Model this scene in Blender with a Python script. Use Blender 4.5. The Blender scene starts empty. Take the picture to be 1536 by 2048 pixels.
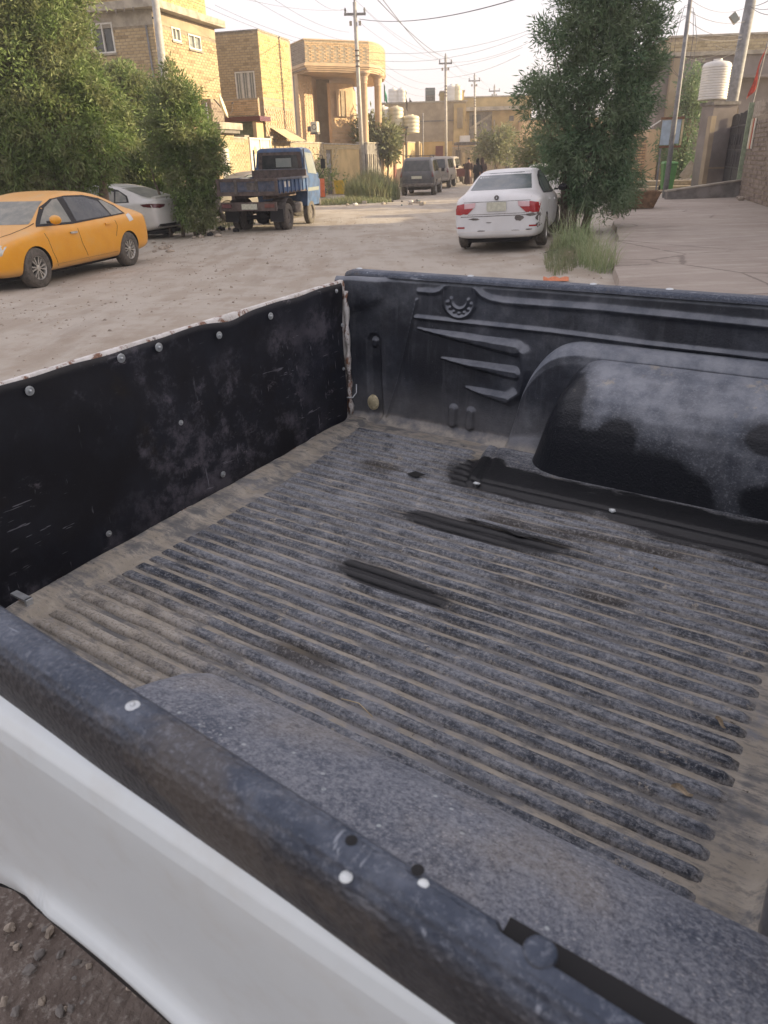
import bpy, bmesh, math, random
import numpy as np
from mathutils import Vector, Matrix
from mathutils.bvhtree import BVHTree
R = math.radians
rnd = random.Random(7)
sc = bpy.context.scene
col = sc.collection

# ------------------------------------------------------------------ camera, sky, sun, exposure
F, CX, CY, H = 1450., 768., 1024., 1.6
_d = Vector((82., -2976., -1450.)).normalized(); UPc = -_d
_f = Vector((0, 0, -1)); YC = (_f - UPc * _f.dot(UPc)).normalized(); XC = YC.cross(UPc)
cam = bpy.data.objects.new('camera', bpy.data.cameras.new('camera')); col.objects.link(cam)
cd = cam.data; cd.sensor_fit = 'VERTICAL'; cd.sensor_height = 24.; cd.sensor_width = 18.
cd.lens = 24. * F / 2048.; cd.clip_start = 0.02; cd.clip_end = 1500
cam.matrix_world = Matrix.Translation((0, 0, H)) @ Matrix((XC, YC, UPc)).to_4x4()
cd.dof.use_dof = True; cd.dof.focus_distance = 2.2; cd.dof.aperture_fstop = 11.0
sc.camera = cam
SUN_EL, SUN_AZ = 13.5, 86.0            # azimuth from +Y towards +X
w = bpy.data.worlds.new('World'); sc.world = w; w.use_nodes = True
wt = w.node_tree; wt.nodes.clear()
wo = wt.nodes.new('ShaderNodeOutputWorld'); wb = wt.nodes.new('ShaderNodeBackground'); sk = wt.nodes.new('ShaderNodeTexSky')
sk.sky_type = 'NISHITA'; sk.sun_disc = False; sk.sun_elevation = R(SUN_EL); sk.sun_rotation = R(SUN_AZ)
sk.air_density = 1.0; sk.dust_density = 4.0; sk.ozone_density = 1.0; sk.altitude = 0
mx = wt.nodes.new('ShaderNodeMixRGB'); mx.inputs[0].default_value = .62
mx.inputs[2].default_value = (7.2, 6.6, 6.95, 1)      # thin milky overcast over the whole sky
wt.links.new(sk.outputs[0], mx.inputs[1]); wt.links.new(mx.outputs[0], wb.inputs[0]); wt.links.new(wb.outputs[0], wo.inputs[0])
wb.inputs[1].default_value = 0.10
sl = bpy.data.objects.new('sun', bpy.data.lights.new('sun', 'SUN')); col.objects.link(sl)
sl.data.energy = 5.0; sl.data.angle = R(0.6); sl.data.color = (1.0, .80, .50)
_s = Vector((math.sin(R(SUN_AZ)) * math.cos(R(SUN_EL)), math.cos(R(SUN_AZ)) * math.cos(R(SUN_EL)), math.sin(R(SUN_EL))))
sl.rotation_euler = _s.to_track_quat('Z', 'Y').to_euler(); sl.location = (20, 0, 30)
sc.view_settings.view_transform = 'Standard'; sc.view_settings.look = 'None'; sc.view_settings.gamma = 1
sc.view_settings.use_curve_mapping = False; sc.view_settings.exposure = 1.06
sc.render.engine = 'CYCLES'

# ------------------------------------------------------------------ measuring: photo pixel + distance -> place
def ray(px, py):
    c = (px - CX, CY - py, -F)
    return Vector((XC.dot(c), YC.dot(c), UPc.dot(c)))
def at(px, py, D):
    r = ray(px, py); return Vector((0, 0, H)) + r * (D / r.y)
def gp(px, py, z=0.):
    r = ray(px, py); return Vector((0, 0, H)) + r * ((z - H) / r.z)
def sm(a, b, x):
    t = min(1., max(0., (x - a) / (b - a))); return t * t * (3 - 2 * t)
SA = R(17.); SN = Vector((math.cos(SA), -math.sin(SA), 0)); SS = Vector((math.sin(SA), math.cos(SA), 0))   # street frame
def gz(x, y):
    """height of the dirt road"""
    q = x - 2.99 - (y - 9.55) * .327
    a = -.14 * sm(7, 12.5, y) * sm(1.5, -3.5, q) - .08 * sm(22, 50, y) - .13 * sm(-3.8, -6., x) * sm(14, 18, y) * sm(30, 24, y)
    return a + .012 * math.sin(x * 1.7 + y * .6) + .01 * math.sin(y * 1.3 - x * .8)

# ------------------------------------------------------------------ objects
def tag(o, label=None, cat=None, group=None, kind=None):
    for k, v in (('label', label), ('category', cat), ('group', group), ('kind', kind)):
        if v: o[k] = v
    return o
def thing(name, label, cat, loc=(0, 0, 0), rz=0., group=None):
    o = bpy.data.objects.new(name, None); col.objects.link(o)
    o.location = loc; o.rotation_euler = (0, 0, rz); o.empty_display_size = .2
    return tag(o, label, cat, group)
def link(name, me, parent=None, loc=None, rot=None):
    o = bpy.data.objects.new(name, me); col.objects.link(o)
    if parent: o.parent = parent
    if loc is not None: o.location = loc
    if rot is not None: o.rotation_euler = rot
    return o
def copy_tree(o, parent=None):
    c = o.copy(); col.objects.link(c); c.parent = parent
    for ch in list(o.children): copy_tree(ch, c)
    return c
class MB:
    def __init__(s): s.v = []; s.f = []
    def add(s, vs, fs):
        n = len(s.v); s.v += [tuple(v) for v in vs]; s.f += [tuple(i + n for i in f) for f in fs]; return s
    def box(s, x0, x1, y0, y1, z0, z1, M=None):
        vs = [Vector((x, y, z)) for z in (z0, z1) for y in (y0, y1) for x in (x0, x1)]
        if M is not None: vs = [M @ v for v in vs]
        return s.add(vs, [(0, 2, 3, 1), (4, 5, 7, 6), (0, 1, 5, 4), (2, 6, 7, 3), (0, 4, 6, 2), (1, 3, 7, 5)])
    def prism(s, pts, z0, z1, M=None):
        n = len(pts); vs = [Vector((x, y, z0)) for x, y in pts] + [Vector((x, y, z1)) for x, y in pts]
        if M is not None: vs = [M @ v for v in vs]
        return s.add(vs, [tuple(range(n - 1, -1, -1)), tuple(range(n, 2 * n))] + [(i, (i + 1) % n, n + (i + 1) % n, n + i) for i in range(n)])
    def tube(s, pts, rad, n=8, cap=True):
        pts = [Vector(p) for p in pts]; rr = rad if hasattr(rad, '__len__') else [rad] * len(pts)
        base = len(s.v); ref = None
        for i, p in enumerate(pts):
            t = (pts[min(i + 1, len(pts) - 1)] - pts[max(i - 1, 0)])
            t = t.normalized() if t.length > 1e-9 else Vector((0, 0, 1))
            if ref is None: ref = t.orthogonal().normalized()
            a = (ref - t * ref.dot(t)); a = a.normalized() if a.length > 1e-6 else t.orthogonal().normalized(); ref = a
            b = t.cross(a)
            for k in range(n):
                an = 2 * math.pi * k / n; s.v.append(tuple(p + (a * math.cos(an) + b * math.sin(an)) * rr[i]))
        for i in range(len(pts) - 1):
            for k in range(n):
                q = base + i * n; s.f.append((q + k, q + (k + 1) % n, q + n + (k + 1) % n, q + n + k))
        if cap:
            s.f.append(tuple(base + k for k in range(n - 1, -1, -1))); q = base + (len(pts) - 1) * n; s.f.append(tuple(q + k for k in range(n)))
        return s
    def lathe(s, prof, n=24, M=None, a0=0., a1=2 * math.pi):
        base = len(s.v); full = abs(a1 - a0 - 2 * math.pi) < 1e-6; m = n if full else n + 1
        for r, z in prof:
            for k in range(m):
                an = a0 + (a1 - a0) * k / n; v = Vector((r * math.cos(an), r * math.sin(an), z))
                s.v.append(tuple(M @ v if M is not None else v))
        for i in range(len(prof) - 1):
            for k in range(n):
                q = base + i * m; k2 = (k + 1) % m if full else k + 1
                s.f.append((q + k, q + k2, q + m + k2, q + m + k))
        return s
    def grid(s, fn, nu, nv):
        base = len(s.v)
        for i in range(nu + 1):
            for j in range(nv + 1): s.v.append(tuple(fn(i / nu, j / nv)))
        for i in range(nu):
            for j in range(nv):
                q = base + i * (nv + 1) + j; s.f.append((q, q + nv + 1, q + nv + 2, q + 1))
        return s
    def mesh(s, name, mat, smooth=False, merge=False):
        me = bpy.data.meshes.new(name); me.from_pydata(s.v, [], s.f)
        for m in (mat if isinstance(mat, (list, tuple)) else [mat]): me.materials.append(m)
        if merge:
            bm = bmesh.new(); bm.from_mesh(me); bmesh.ops.remove_doubles(bm, verts=bm.verts, dist=1e-5)
            bmesh.ops.recalc_face_normals(bm, faces=bm.faces); bm.to_mesh(me); bm.free()
        if smooth:
            me.polygons.foreach_set('use_smooth', [True] * len(me.polygons))
            if smooth is not True:
                try: me.set_sharp_from_angle(angle=R(smooth))
                except Exception: pass
        me.update(); return me
    def build(s, name, mat, parent=None, smooth=False, merge=False, bevel=0, loc=None, rot=None, kind=None, label=None):
        o = link(name, s.mesh(name, mat, smooth, merge), parent, loc, rot)
        if bevel:
            b = o.modifiers.new('bevel', 'BEVEL'); b.width = bevel; b.segments = 2; b.limit_method = 'ANGLE'; b.angle_limit = R(40)
        if kind: o['kind'] = kind
        if label: o['label'] = label
        return o

# ------------------------------------------------------------------ material nodes
class X:
    """a shader value with arithmetic"""
    def __init__(s, T, o): s.T = T; s.o = o
    def _b(s, op, b, c=None, clamp=False):
        n = s.T.nodes.new('ShaderNodeMath'); n.operation = op; n.use_clamp = clamp
        for i, v in enumerate([s, b] + ([c] if c is not None else [])):
            if isinstance(v, X): s.T.links.new(v.o, n.inputs[i])
            elif v is not None: n.inputs[i].default_value = v
        return X(s.T, n.outputs[0])
    def __add__(s, b): return s._b('ADD', b)
    __radd__ = __add__
    def __mul__(s, b): return s._b('MULTIPLY', b)
    __rmul__ = __mul__
    def __sub__(s, b): return s._b('SUBTRACT', b)
    def __rsub__(s, b): return (s * -1.) + b
    def __truediv__(s, b): return s._b('DIVIDE', b)
    def max(s, b): return s._b('MAXIMUM', b)
    def min(s, b): return s._b('MINIMUM', b)
    def pow(s, b): return s._b('POWER', b)
    def fract(s): return s._b('FRACT', None)
    def abs(s): return s._b('ABSOLUTE', None)
    def sstep(s, a, b):
        n = s.T.nodes.new('ShaderNodeMapRange'); n.interpolation_type = 'SMOOTHSTEP'
        s.T.links.new(s.o, n.inputs[0]); inv = a > b
        lo, hi = (b, a) if inv else (a, b)
        n.inputs[1].default_value = lo; n.inputs[2].default_value = hi
        n.inputs[3].default_value = 1. if inv else 0.; n.inputs[4].default_value = 0. if inv else 1.
        return X(s.T, n.outputs[0])
class Mat:
    def __init__(m, name):
        m.m = bpy.data.materials.new(name); m.m.use_nodes = True; m.T = m.m.node_tree
        m.p = m.T.nodes['Principled BSDF']; m.tc = m.T.nodes.new('ShaderNodeTexCoord'); m._sep = None
    def obj(m): return m.tc.outputs['Object']
    def xyz(m):
        if not m._sep:
            n = m.T.nodes.new('ShaderNodeSeparateXYZ'); m.T.links.new(m.obj(), n.inputs[0]); m._sep = [X(m.T, o) for o in n.outputs]
        return m._sep
    def comb(m, x, y, z):
        n = m.T.nodes.new('ShaderNodeCombineXYZ')
        for i, v in enumerate((x, y, z)):
            if isinstance(v, X): m.T.links.new(v.o, n.inputs[i])
            else: n.inputs[i].default_value = v
        return n.outputs[0]
    def noise(m, scale, detail=4., rough=.55, dist=0., st=(1, 1, 1), vec=None, off=0., rot=None):
        mp = m.T.nodes.new('ShaderNodeMapping'); mp.inputs['Scale'].default_value = st; mp.inputs['Location'].default_value = (off, off * .7, off * .3)
        if rot: mp.inputs['Rotation'].default_value = rot
        m.T.links.new(vec or m.obj(), mp.inputs[0])
        n = m.T.nodes.new('ShaderNodeTexNoise'); n.inputs['Scale'].default_value = scale; n.inputs['Detail'].default_value = detail
        n.inputs['Roughness'].default_value = rough; n.inputs['Distortion'].default_value = dist
        m.T.links.new(mp.outputs[0], n.inputs['Vector']); return X(m.T, n.outputs['Fac'])
    def voro(m, scale, feature='F1', st=(1, 1, 1), rand=1., out='Distance'):
        mp = m.T.nodes.new('ShaderNodeMapping'); mp.inputs['Scale'].default_value = st; m.T.links.new(m.obj(), mp.inputs[0])
        n = m.T.nodes.new('ShaderNodeTexVoronoi'); n.feature = feature; n.inputs['Scale'].default_value = scale; n.inputs['Randomness'].default_value = rand
        m.T.links.new(mp.outputs[0], n.inputs['Vector']); return X(m.T, n.outputs[out])
    def island(m):
        g = m.T.nodes.new('ShaderNodeNewGeometry'); o = m.T.nodes.new('ShaderNodeObjectInfo')
        return (X(m.T, g.outputs['Random Per Island']) + X(m.T, o.outputs['Random'])).fract()
    def normal(m):
        g = m.T.nodes.new('ShaderNodeNewGeometry'); n = m.T.nodes.new('ShaderNodeSeparateXYZ'); m.T.links.new(g.outputs['Normal'], n.inputs[0])
        return [X(m.T, o) for o in n.outputs]
    def mix(m, f, a, b):
        n = m.T.nodes.new('ShaderNodeMix'); n.data_type = 'RGBA'
        for s_, v in ((n.inputs[0], f), (n.inputs[6], a), (n.inputs[7], b)):
            if isinstance(v, X): m.T.links.new(v.o, s_)
            elif isinstance(v, bpy.types.NodeSocket): m.T.links.new(v, s_)
            elif isinstance(v, (int, float)): s_.default_value = v
            else: s_.default_value = (*v, 1)
        return n.outputs[2]
    def out(m, base=None, rough=None, bump=None, bs=.4, bd=.01, metal=None, spec=None, coat=None, trans=None, coatr=.1):
        I = m.p.inputs
        def s_(k, v):
            if v is None: return
            if isinstance(v, X): m.T.links.new(v.o, I[k])
            elif isinstance(v, bpy.types.NodeSocket): m.T.links.new(v, I[k])
            elif isinstance(v, tuple): I[k].default_value = (*v, 1)
            else: I[k].default_value = v
        s_('Base Color', base); s_('Roughness', rough); s_('Metallic', metal); s_('Specular IOR Level', spec)
        if coat: s_('Coat Weight', coat); s_('Coat Roughness', coatr)
        if bump is not None:
            b = m.T.nodes.new('ShaderNodeBump'); b.inputs['Strength'].default_value = bs; b.inputs['Distance'].default_value = bd
            m.T.links.new(bump.o, b.inputs['Height']); m.T.links.new(b.outputs[0], I['Normal'])
        return m.m
def simple(name, c, rough=.6, metal=0., var=.12, sc_=3., coat=None, bump=.15, dust=0.):
    m = Mat(name); n = m.noise(sc_, 5, .6); c2 = tuple(max(0, x * (1 - var)) for x in c); c1 = tuple(min(1, x * (1 + var)) for x in c)
    b = m.mix(n.sstep(.35, .65), c2, c1)
    if dust:
        nz = m.normal()[2]; d = (m.noise(sc_ * 2.2, 6, .65, off=4).sstep(.35, .75) * .6 + nz.sstep(.1, .9) * .6) * dust
        b = m.mix(d, b, (.42, .35, .27)); r = d * .5 + rough; return m.out(b, r.min(.95), n, bump, .003, metal, coat=coat)
    return m.out(b, rough, n, bump, .003, metal, coat=coat)

# the thin dust and rubber of the load bed; wet patches are (cu, cv, half length, half width, slope)
def blob_mask(m, U_, V_, L, nz, hi=1.22, lo=.74):
    tot = None
    for cu, cv, a, b, sl_ in L:
        du = U_ - cu; dv = V_ - cv - du * sl_
        d = (du / a).pow(2.) + (dv / b).pow(2.)
        k = (d + (nz - .5) * 1.9).sstep(hi, lo)
        tot = k if tot is None else tot.max(k)
    return tot
def axes(m): return m.xyz()
FZ_ = .88
# ------------------------------------------------------------------ materials
WET = [(-.60, 1.50, .22, .085, -.05), (-.25, 1.49, .28, .085, -.12), (.0, 1.47, .2, .10, -.1), (-.76, 1.53, .06, .10, 0.), (-.60, 1.235, .20, .036, .04),
       (-.65, 0.965, .125, .028, -.03), (-.71, .985, .06, .022, 0.)]
STAIN = [(-.655, .705, .075, .022, .0), (-.35, 1.335, .2, .022, .12), (-.58, 1.31, .06, .016, .1), (-.99, 1.43, .06, .03, 0), (-.45, 1.09, .04, .012, 0), (-.30, 1.12, .05, .012, 0)]
def liner(name, dust=.5, side=False, pebble=False, ribm=False, floor=False, arch=False, flap=False, wall=False):
    m = Mat(name); u, v, z = m.xyz()
    n1 = m.noise(3.2, 5, .6); n2 = m.noise(16., 6, .65, off=3); n3 = m.noise(120., 3, .7, off=5)
    st = m.noise(26., 6, .75, st=(.18, 1, 1), off=9)                # streaks along the bed
    black = m.mix(n1.sstep(.3, .7), (.010, .012, .018), (.022, .027, .040))
    grey = m.mix(n2.sstep(.3, .7), (.14, .158, .192), (.28, .298, .33)); sand = m.mix(n2.sstep(.35, .65), (.31, .28, .23), (.45, .41, .345))
    rough = None
    if floor or ribm:
        wetn = m.noise(13., 7, .72, st=(.6, 1.3, 1), off=2)
        wet = blob_mask(m, u, v, WET, wetn); stn = blob_mask(m, u, v, STAIN, wetn, 1.9, .2); damp = blob_mask(m, u, v, WET, wetn, 2.6, .7); lng = m.noise(46., 5, .75, st=(.07, 1.2, 1), off=141); lng2 = m.noise(75., 6, .8, st=(.25, 1.1, 1), off=151)
    blanket = m.noise(2.6, 5, .62, off=101).sstep(.50, .66)
    if floor:
        c = m.mix((st * .5 + n2 * .5).sstep(.44, .58), sand, (.15, .15, .148)); c = m.mix(m.noise(70., 5, .8, st=(.4, 1.3, 1), off=121).sstep(.52, .62) * .5, c, (.10, .105, .11))
        c = m.mix(m.noise(7., 6, .7, off=21).sstep(.56, .70) * .75, c, grey)
        c = m.mix(m.noise(60., 4, .7, off=31).sstep(.66, .72), c, (.05, .04, .03))
        c = m.mix(blanket * n2.sstep(.35, .6) * .75, c, (.27, .27, .28)); c = m.mix(stn * .75, c, (.045, .035, .022)); c = m.mix(damp * .5, c, (.05, .042, .032)); c = m.mix(wet, c, (.014, .014, .016))
        rough = (1. - wet * .42).min(.92); bump = n2 * .6 + n3 * .3
        return m.out(c, rough, bump, .55, .006)
    if ribm:
        a = (st * .6 + m.noise(34., 7, .8, off=12) * .55 + (n1 - .5) * .35)
        c = m.mix((a.sstep(.47, .66) * .62 + .04), (.014, .021, .034), grey)
        c = m.mix(m.noise(11., 6, .75, off=15, st=(.5, 1, 1)).sstep(.54, .66) * .55, c, (.034, .045, .062))
        c = m.mix(blanket * (n2 * .6 + .3).min(1.) * .7, c, (.275, .295, .33)); c = m.mix(m.noise(40., 6, .8, st=(.3, 1, 1), off=111).sstep(.60, .66) * .6, c, (.008, .010, .015))
        c = m.mix((v.sstep(.85, 1.45) * n2.sstep(.30, .62) * .55), c, (.28, .295, .32)); c = m.mix(lng.sstep(.50, .62) * .5, c, (.27, .29, .32)); c = m.mix(lng2.sstep(.53, .62) * .5, c, (.34, .35, .36)); c = m.mix(lng2.sstep(.46, .38) * .6, c, (.010, .014, .022))
        near = (1. - v).sstep(-.02, .55) * (u * -1.).sstep(.35, 1.0)    # drifts of sand lie over the ribs in the tailgate corner
        c = m.mix((near * .75 + n2 * .5 - .12).sstep(.45, .75) * .85, c, sand)
        c = m.mix(m.noise(22., 5, .8, off=33).sstep(.60, .68) * .7, c, sand)
        c = m.mix((z.sstep(FZ_ + .0062, FZ_ + .0015) * (n2 * .8 + .35).min(1.)) * .42, c, sand)
        c = m.mix(stn * .75, c, (.04, .032, .022)); c = m.mix(damp * .5, c, (.035, .032, .028)); c = m.mix(wet, c, (.009, .010, .012))
        g_ = m.noise(170., 4, .8, off=61); c = m.mix(g_.sstep(.52, .60) * .34, c, (.42, .42, .42)); c = m.mix(g_.sstep(.48, .38) * .5, c, (.012, .014, .02))
        c = m.mix(wet, c, (.009, .010, .012)); sc1 = m.noise(60., 3, .8, st=(.12, 1.4, 1), off=41).sstep(.66, .70); c = m.mix(sc1 * .6 * (1. - wet), c, (.34, .35, .37))
        rough = (.80 - wet * .36); bump = n3 * .5 + st * .6 + m.noise(60., 5, .8, off=12) * .5
        return m.out(c, rough, bump, .7, .004)
    nz = m.normal()[2]
    if pebble:
        vp = m.voro(190.); vp2 = m.noise(300., 2, .6, off=3)
        spk = vp.sstep(.32, .12); c = m.mix((n2 * .6 + n1 * .5).sstep(.36, .66), (.065, .080, .115), (.17, .185, .22))
        c = m.mix(spk * m.noise(9., 4, .6, off=17).sstep(.42, .60) * .55, c, (.50, .49, .49))
        c = m.mix(m.voro(44.).sstep(.11, .05) * .8, c, (.50, .55, .56))
        c = m.mix(m.noise(5., 4, .6, off=27).sstep(.50, .68) * .6, c, (.24, .215, .185))
        gr = m.noise(300., 3, .75, off=63); gr2 = m.noise(110., 4, .75, off=64); c = m.mix((gr * .6 + gr2 * .45).sstep(.50, .62) * .55, c, (.31, .325, .35)); c = m.mix((gr * .6 + gr2 * .45).sstep(.50, .42) * .5, c, (.028, .038, .06))
        return m.out(c, .66, vp * .5 + gr * .6, .8, .003)
    if flap:                                                            # rail cap: blue sky reflection painted into up-facing faces, grey on the outer flap
        up = nz.sstep(.15, .75)
        c = m.mix(up, (.028, .029, .034), (.030, .043, .070))
        c = m.mix(m.noise(14., 6, .7, off=7).sstep(.45, .72) * .6, c, m.mix(up, (.070, .069, .072), (.14, .16, .20)))
        sc1 = m.noise(38., 3, .8, st=(.25, 1.6, 1), off=41, rot=(0, 0, .5)).sstep(.635, .675); sc2 = m.noise(46., 3, .8, st=(1.5, .2, 1), off=55, rot=(0, 0, .3)).sstep(.65, .69)
        c = m.mix((sc1.max(sc2)) * .6 * up, c, (.34, .37, .42))
        c = m.mix(m.noise(5., 5, .7, off=71).sstep(.57, .66) * .5, c, (.11, .095, .08))
        gr = m.noise(230., 3, .8, off=83); c = m.mix(gr.sstep(.52, .66) * .35, c, m.mix(up, (.10, .097, .10), (.22, .24, .28)))
        return m.out(c, .55, n3 * .5 + m.voro(210.) * .8 + sc1 * .2, .7, .0025)
    d = (m.noise(4.5, 6, .68, off=8) * .9 + n2 * .25 + (nz.sstep(.04, .55)) * (.62 if wall else .35) - (.06 if arch else .20)).sstep(.28, .85) * dust
    c = m.mix(d, black, grey)
    vst = m.noise(26., 5, .7, st=(1.5, 1.5, .12), off=19).sstep(.5, .74)
    c = m.mix(vst * .28 * dust, c, (.16, .165, .18))
    if wall:
        low = z.sstep(1.04, .90); c = m.mix((low * (n2 * .9 + .35)).min(1.) * .62, c, (.20, .20, .205))
        c = m.mix((z.sstep(.915, .885) * n2.sstep(.3, .6)) * .8, c, sand)
    if arch:
        wetn = m.noise(8., 5, .65, off=2)
        wet = blob_mask(m, u, z, [(-.60, 1.03, .075, .10, .15), (-.52, .93, .24, .09, .0), (-.33, .91, .14, .085, -.3), (-.13, 1.06, .05, .035, 0), (-.44, 1.0, .05, .055, 0), (-.05, .92, .12, .05, 0.)], wetn)
        soft = blob_mask(m, u, z, [(-.60, 1.03, .075, .10, .15), (-.52, .93, .24, .09, .0), (-.33, .91, .14, .085, -.3), (-.13, 1.06, .05, .035, 0), (-.44, 1.0, .05, .055, 0), (-.05, .92, .12, .05, 0.)], m.noise(22., 6, .75, off=2), 2.3, .8); c = m.mix(soft * .6, c, (.030, .034, .042))
        c = m.mix(m.noise(150., 4, .8, off=161).sstep(.52, .64) * .35, c, (.34, .36, .39)); c = m.mix(wet * .97, c, (.009, .011, .016))
        c = m.mix(m.noise(9., 5, .7, off=91).sstep(.60, .68) * nz.sstep(.4, .8) * .7, c, sand)
        rough = .72 - wet * .28
    spk = m.voro(85., rand=1.).sstep(.085, .04) * m.noise(12., 3, .5, off=2).sstep(.5, .6)
    c = m.mix(spk * .5, c, (.42, .44, .46))
    return m.out(c, rough if rough is not None else .62, n3 * .6 + m.voro(210.) * .5 + n2 * .2, .5, .0022)
M = {}
M['floor'] = liner('dusty_bed_floor', floor=True); M['rib'] = liner('worn_rib_rubber', ribm=True)
M['wall'] = liner('bed_liner_rubber', .72, wall=True); M['flange'] = liner('flange_liner_rubber', 1., wall=True); M['arch'] = liner('arch_liner_rubber', 1.0, arch=True); M['pebble'] = liner('pebbled_liner', pebble=True)
M['flap'] = liner('rail_cap_rubber', flap=True)
def m_tailgate():
    m = Mat('scuffed_tailgate_panel'); a = m.noise(3.5, 6, .65, off=2); b = m.noise(14, 7, .75, off=5)
    c = m.mix(a.sstep(.35, .65), (.0055, .006, .010), (.014, .017, .027))
    c = m.mix((a * .55 + b * .6).sstep(.57, .72) * m.noise(2.2, 3, .5, off=88).sstep(.42, .6) * .62, c, (.16, .15, .18)); c = m.mix(m.noise(24, 7, .8, off=66, st=(1, .5, 1.2)).sstep(.58, .68) * m.noise(3, 3, .5, off=99).sstep(.48, .6) * .7, c, (.22, .20, .23))
    s1 = m.noise(40., 3, .8, st=(1, 1.6, .2), off=9, rot=(.5, 0, 0)).sstep(.65, .69).max(m.noise(36., 3, .8, st=(1, .2, 1.8), off=19, rot=(.3, 0, 0)).sstep(.65, .69))
    c = m.mix(s1 * .55 * m.noise(4, 3, .5, off=77).sstep(.45, .6), c, (.30, .30, .34))
    c = m.mix(m.noise(5, 4, .6, off=50).sstep(.60, .72) * .6, c, (.022, .016, .009))
    c = m.mix(m.noise(7, 5, .7, off=60).sstep(.72, .76) * .6, c, (.26, .24, .17))
    return m.out(c, .55, a * .8 + b * .3, .45, .006)
M['tailgate'] = m_tailgate()
def m_rust():
    m = Mat('white_paint_with_rust'); a = m.noise(22, 6, .7); r = m.noise(34, 6, .75, off=5, st=(1, 1, .6))
    c = m.mix(a.sstep(.3, .7), (.50, .48, .45), (.72, .70, .68)); c = m.mix(r.sstep(.50, .60), c, (.20, .095, .055)); c = m.mix(m.noise(15, 5, .7, off=9).sstep(.58, .64), c, (.16, .13, .12))
    return m.out(c, .55, r, .3, .002)
M['rustwhite'] = m_rust()
def m_pick():
    m = Mat('white_truck_paint'); a = m.noise(2.2, 5, .6); b = m.noise(30, 4, .6, off=3)
    c = m.mix(a.sstep(.3, .7), (.64, .70, .72), (.70, .755, .77)); c = m.mix(b.sstep(.48, .75) * .16, c, (.46, .43, .37)); c = m.mix(m.noise(5, 6, .7, off=44).sstep(.5, .75) * .22, c, (.56, .54, .47))
    c = m.mix(m.noise(26, 3, .6, off=30).sstep(.73, .75), c, (.10, .06, .05))
    return m.out(c, .38, a, .08, .01, coat=.4, coatr=.22)
M['pickpaint'] = m_pick()
M['black'] = simple('black_rubber', (.018, .018, .020), .75, sc_=12)
M['dark'] = simple('dark_underside', (.012, .012, .013), .9)
M['zinc'] = simple('zinc_screw', (.50, .53, .55), .4, .55, sc_=60)
M['whitecap'] = simple('white_plug', (.62, .66, .66), .45, sc_=40)
M['cream'] = simple('cream_foam', (.52, .46, .30), .9, sc_=60, var=.3)
M['rust'] = simple('rusty_iron', (.16, .075, .04), .85, sc_=25, var=.4)
def m_ground():
    m = Mat('packed_dirt'); a = m.noise(.22, 6, .6); b = m.noise(1.6, 7, .65, off=3); c3 = m.noise(22, 5, .65, off=6); t = m.noise(.9, 5, .6, st=(2.4, .35, 1), off=8, rot=(0, 0, R(17)))
    c = m.mix(a.sstep(.3, .7), (.315, .262, .205), (.37, .325, .268)); c = m.mix((b * .6 + t * .6).sstep(.50, .68) * .8, c, (.43, .39, .335)); c = m.mix(m.noise(.8, 6, .7, st=(2.0, .4, 1), off=28, rot=(0, 0, R(17))).sstep(.54, .70) * .35, c, (.235, .195, .155))
    c = m.mix(m.noise(1.1, 6, .7, off=13).sstep(.57, .72) * .5, c, (.24, .192, .145))
    c = m.mix(m.voro(5.5).sstep(.10, .05) * c3.sstep(.45, .6) * .7, c, (.20, .17, .14)); c = m.mix(c3.sstep(.60, .72) * .35, c, (.46, .43, .38))
    return m.out(c, .95, b * .6 + c3 * .35 + m.noise(90, 3, .6, off=2) * .1, .6, .03)
M['dirt'] = m_ground()
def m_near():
    m = Mat('dark_gravelly_soil'); a = m.noise(2.5, 6, .65); c3 = m.noise(38, 5, .7, off=6); v = m.voro(48, out='Distance')  # soil darker than the road dirt
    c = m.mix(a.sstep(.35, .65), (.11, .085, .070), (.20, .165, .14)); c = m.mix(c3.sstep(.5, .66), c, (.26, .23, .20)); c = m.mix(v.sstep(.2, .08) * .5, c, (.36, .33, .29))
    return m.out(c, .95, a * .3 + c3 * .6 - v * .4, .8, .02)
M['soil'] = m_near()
def m_pave():
    m = Mat('worn_concrete_pavement'); a = m.noise(.5, 6, .6); b = m.noise(3, 7, .7, off=3); t = m.noise(1.6, 6, .68, st=(.35, 2.6, 1), off=8, rot=(0, 0, R(8)))
    c = m.mix(a.sstep(.3, .7), (.285, .235, .195), (.35, .30, .255)); c = m.mix((b * .35 + t * .75).sstep(.52, .70) * .7, c, (.43, .385, .325)); c = m.mix(m.noise(1., 6, .7, st=(.6, 1.8, 1), off=23).sstep(.52, .70) * .6, c, (.205, .168, .148))
    c = m.mix(m.noise(2.2, 6, .7, st=(.25, 2.4, 1), off=43, rot=(0, 0, R(5))).sstep(.58, .66) * .35, c, (.17, .14, .12))
    ck = m.voro(.42, 'DISTANCE_TO_EDGE'); ck = (ck + (m.noise(5, 5, .7, off=6) - .5) * .05).sstep(.012, .004) * m.noise(.6, 3, .5, off=9).sstep(.42, .55); c = m.mix(ck * .6, c, (.12, .095, .08)); c = m.mix(m.noise(28, 5, .7, off=55).sstep(.56, .68) * .3, c, (.46, .42, .37))
    return m.out(c, .9, b * .6 + t * .6 - ck, .5, .02)
M['pave'] = m_pave()
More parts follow.
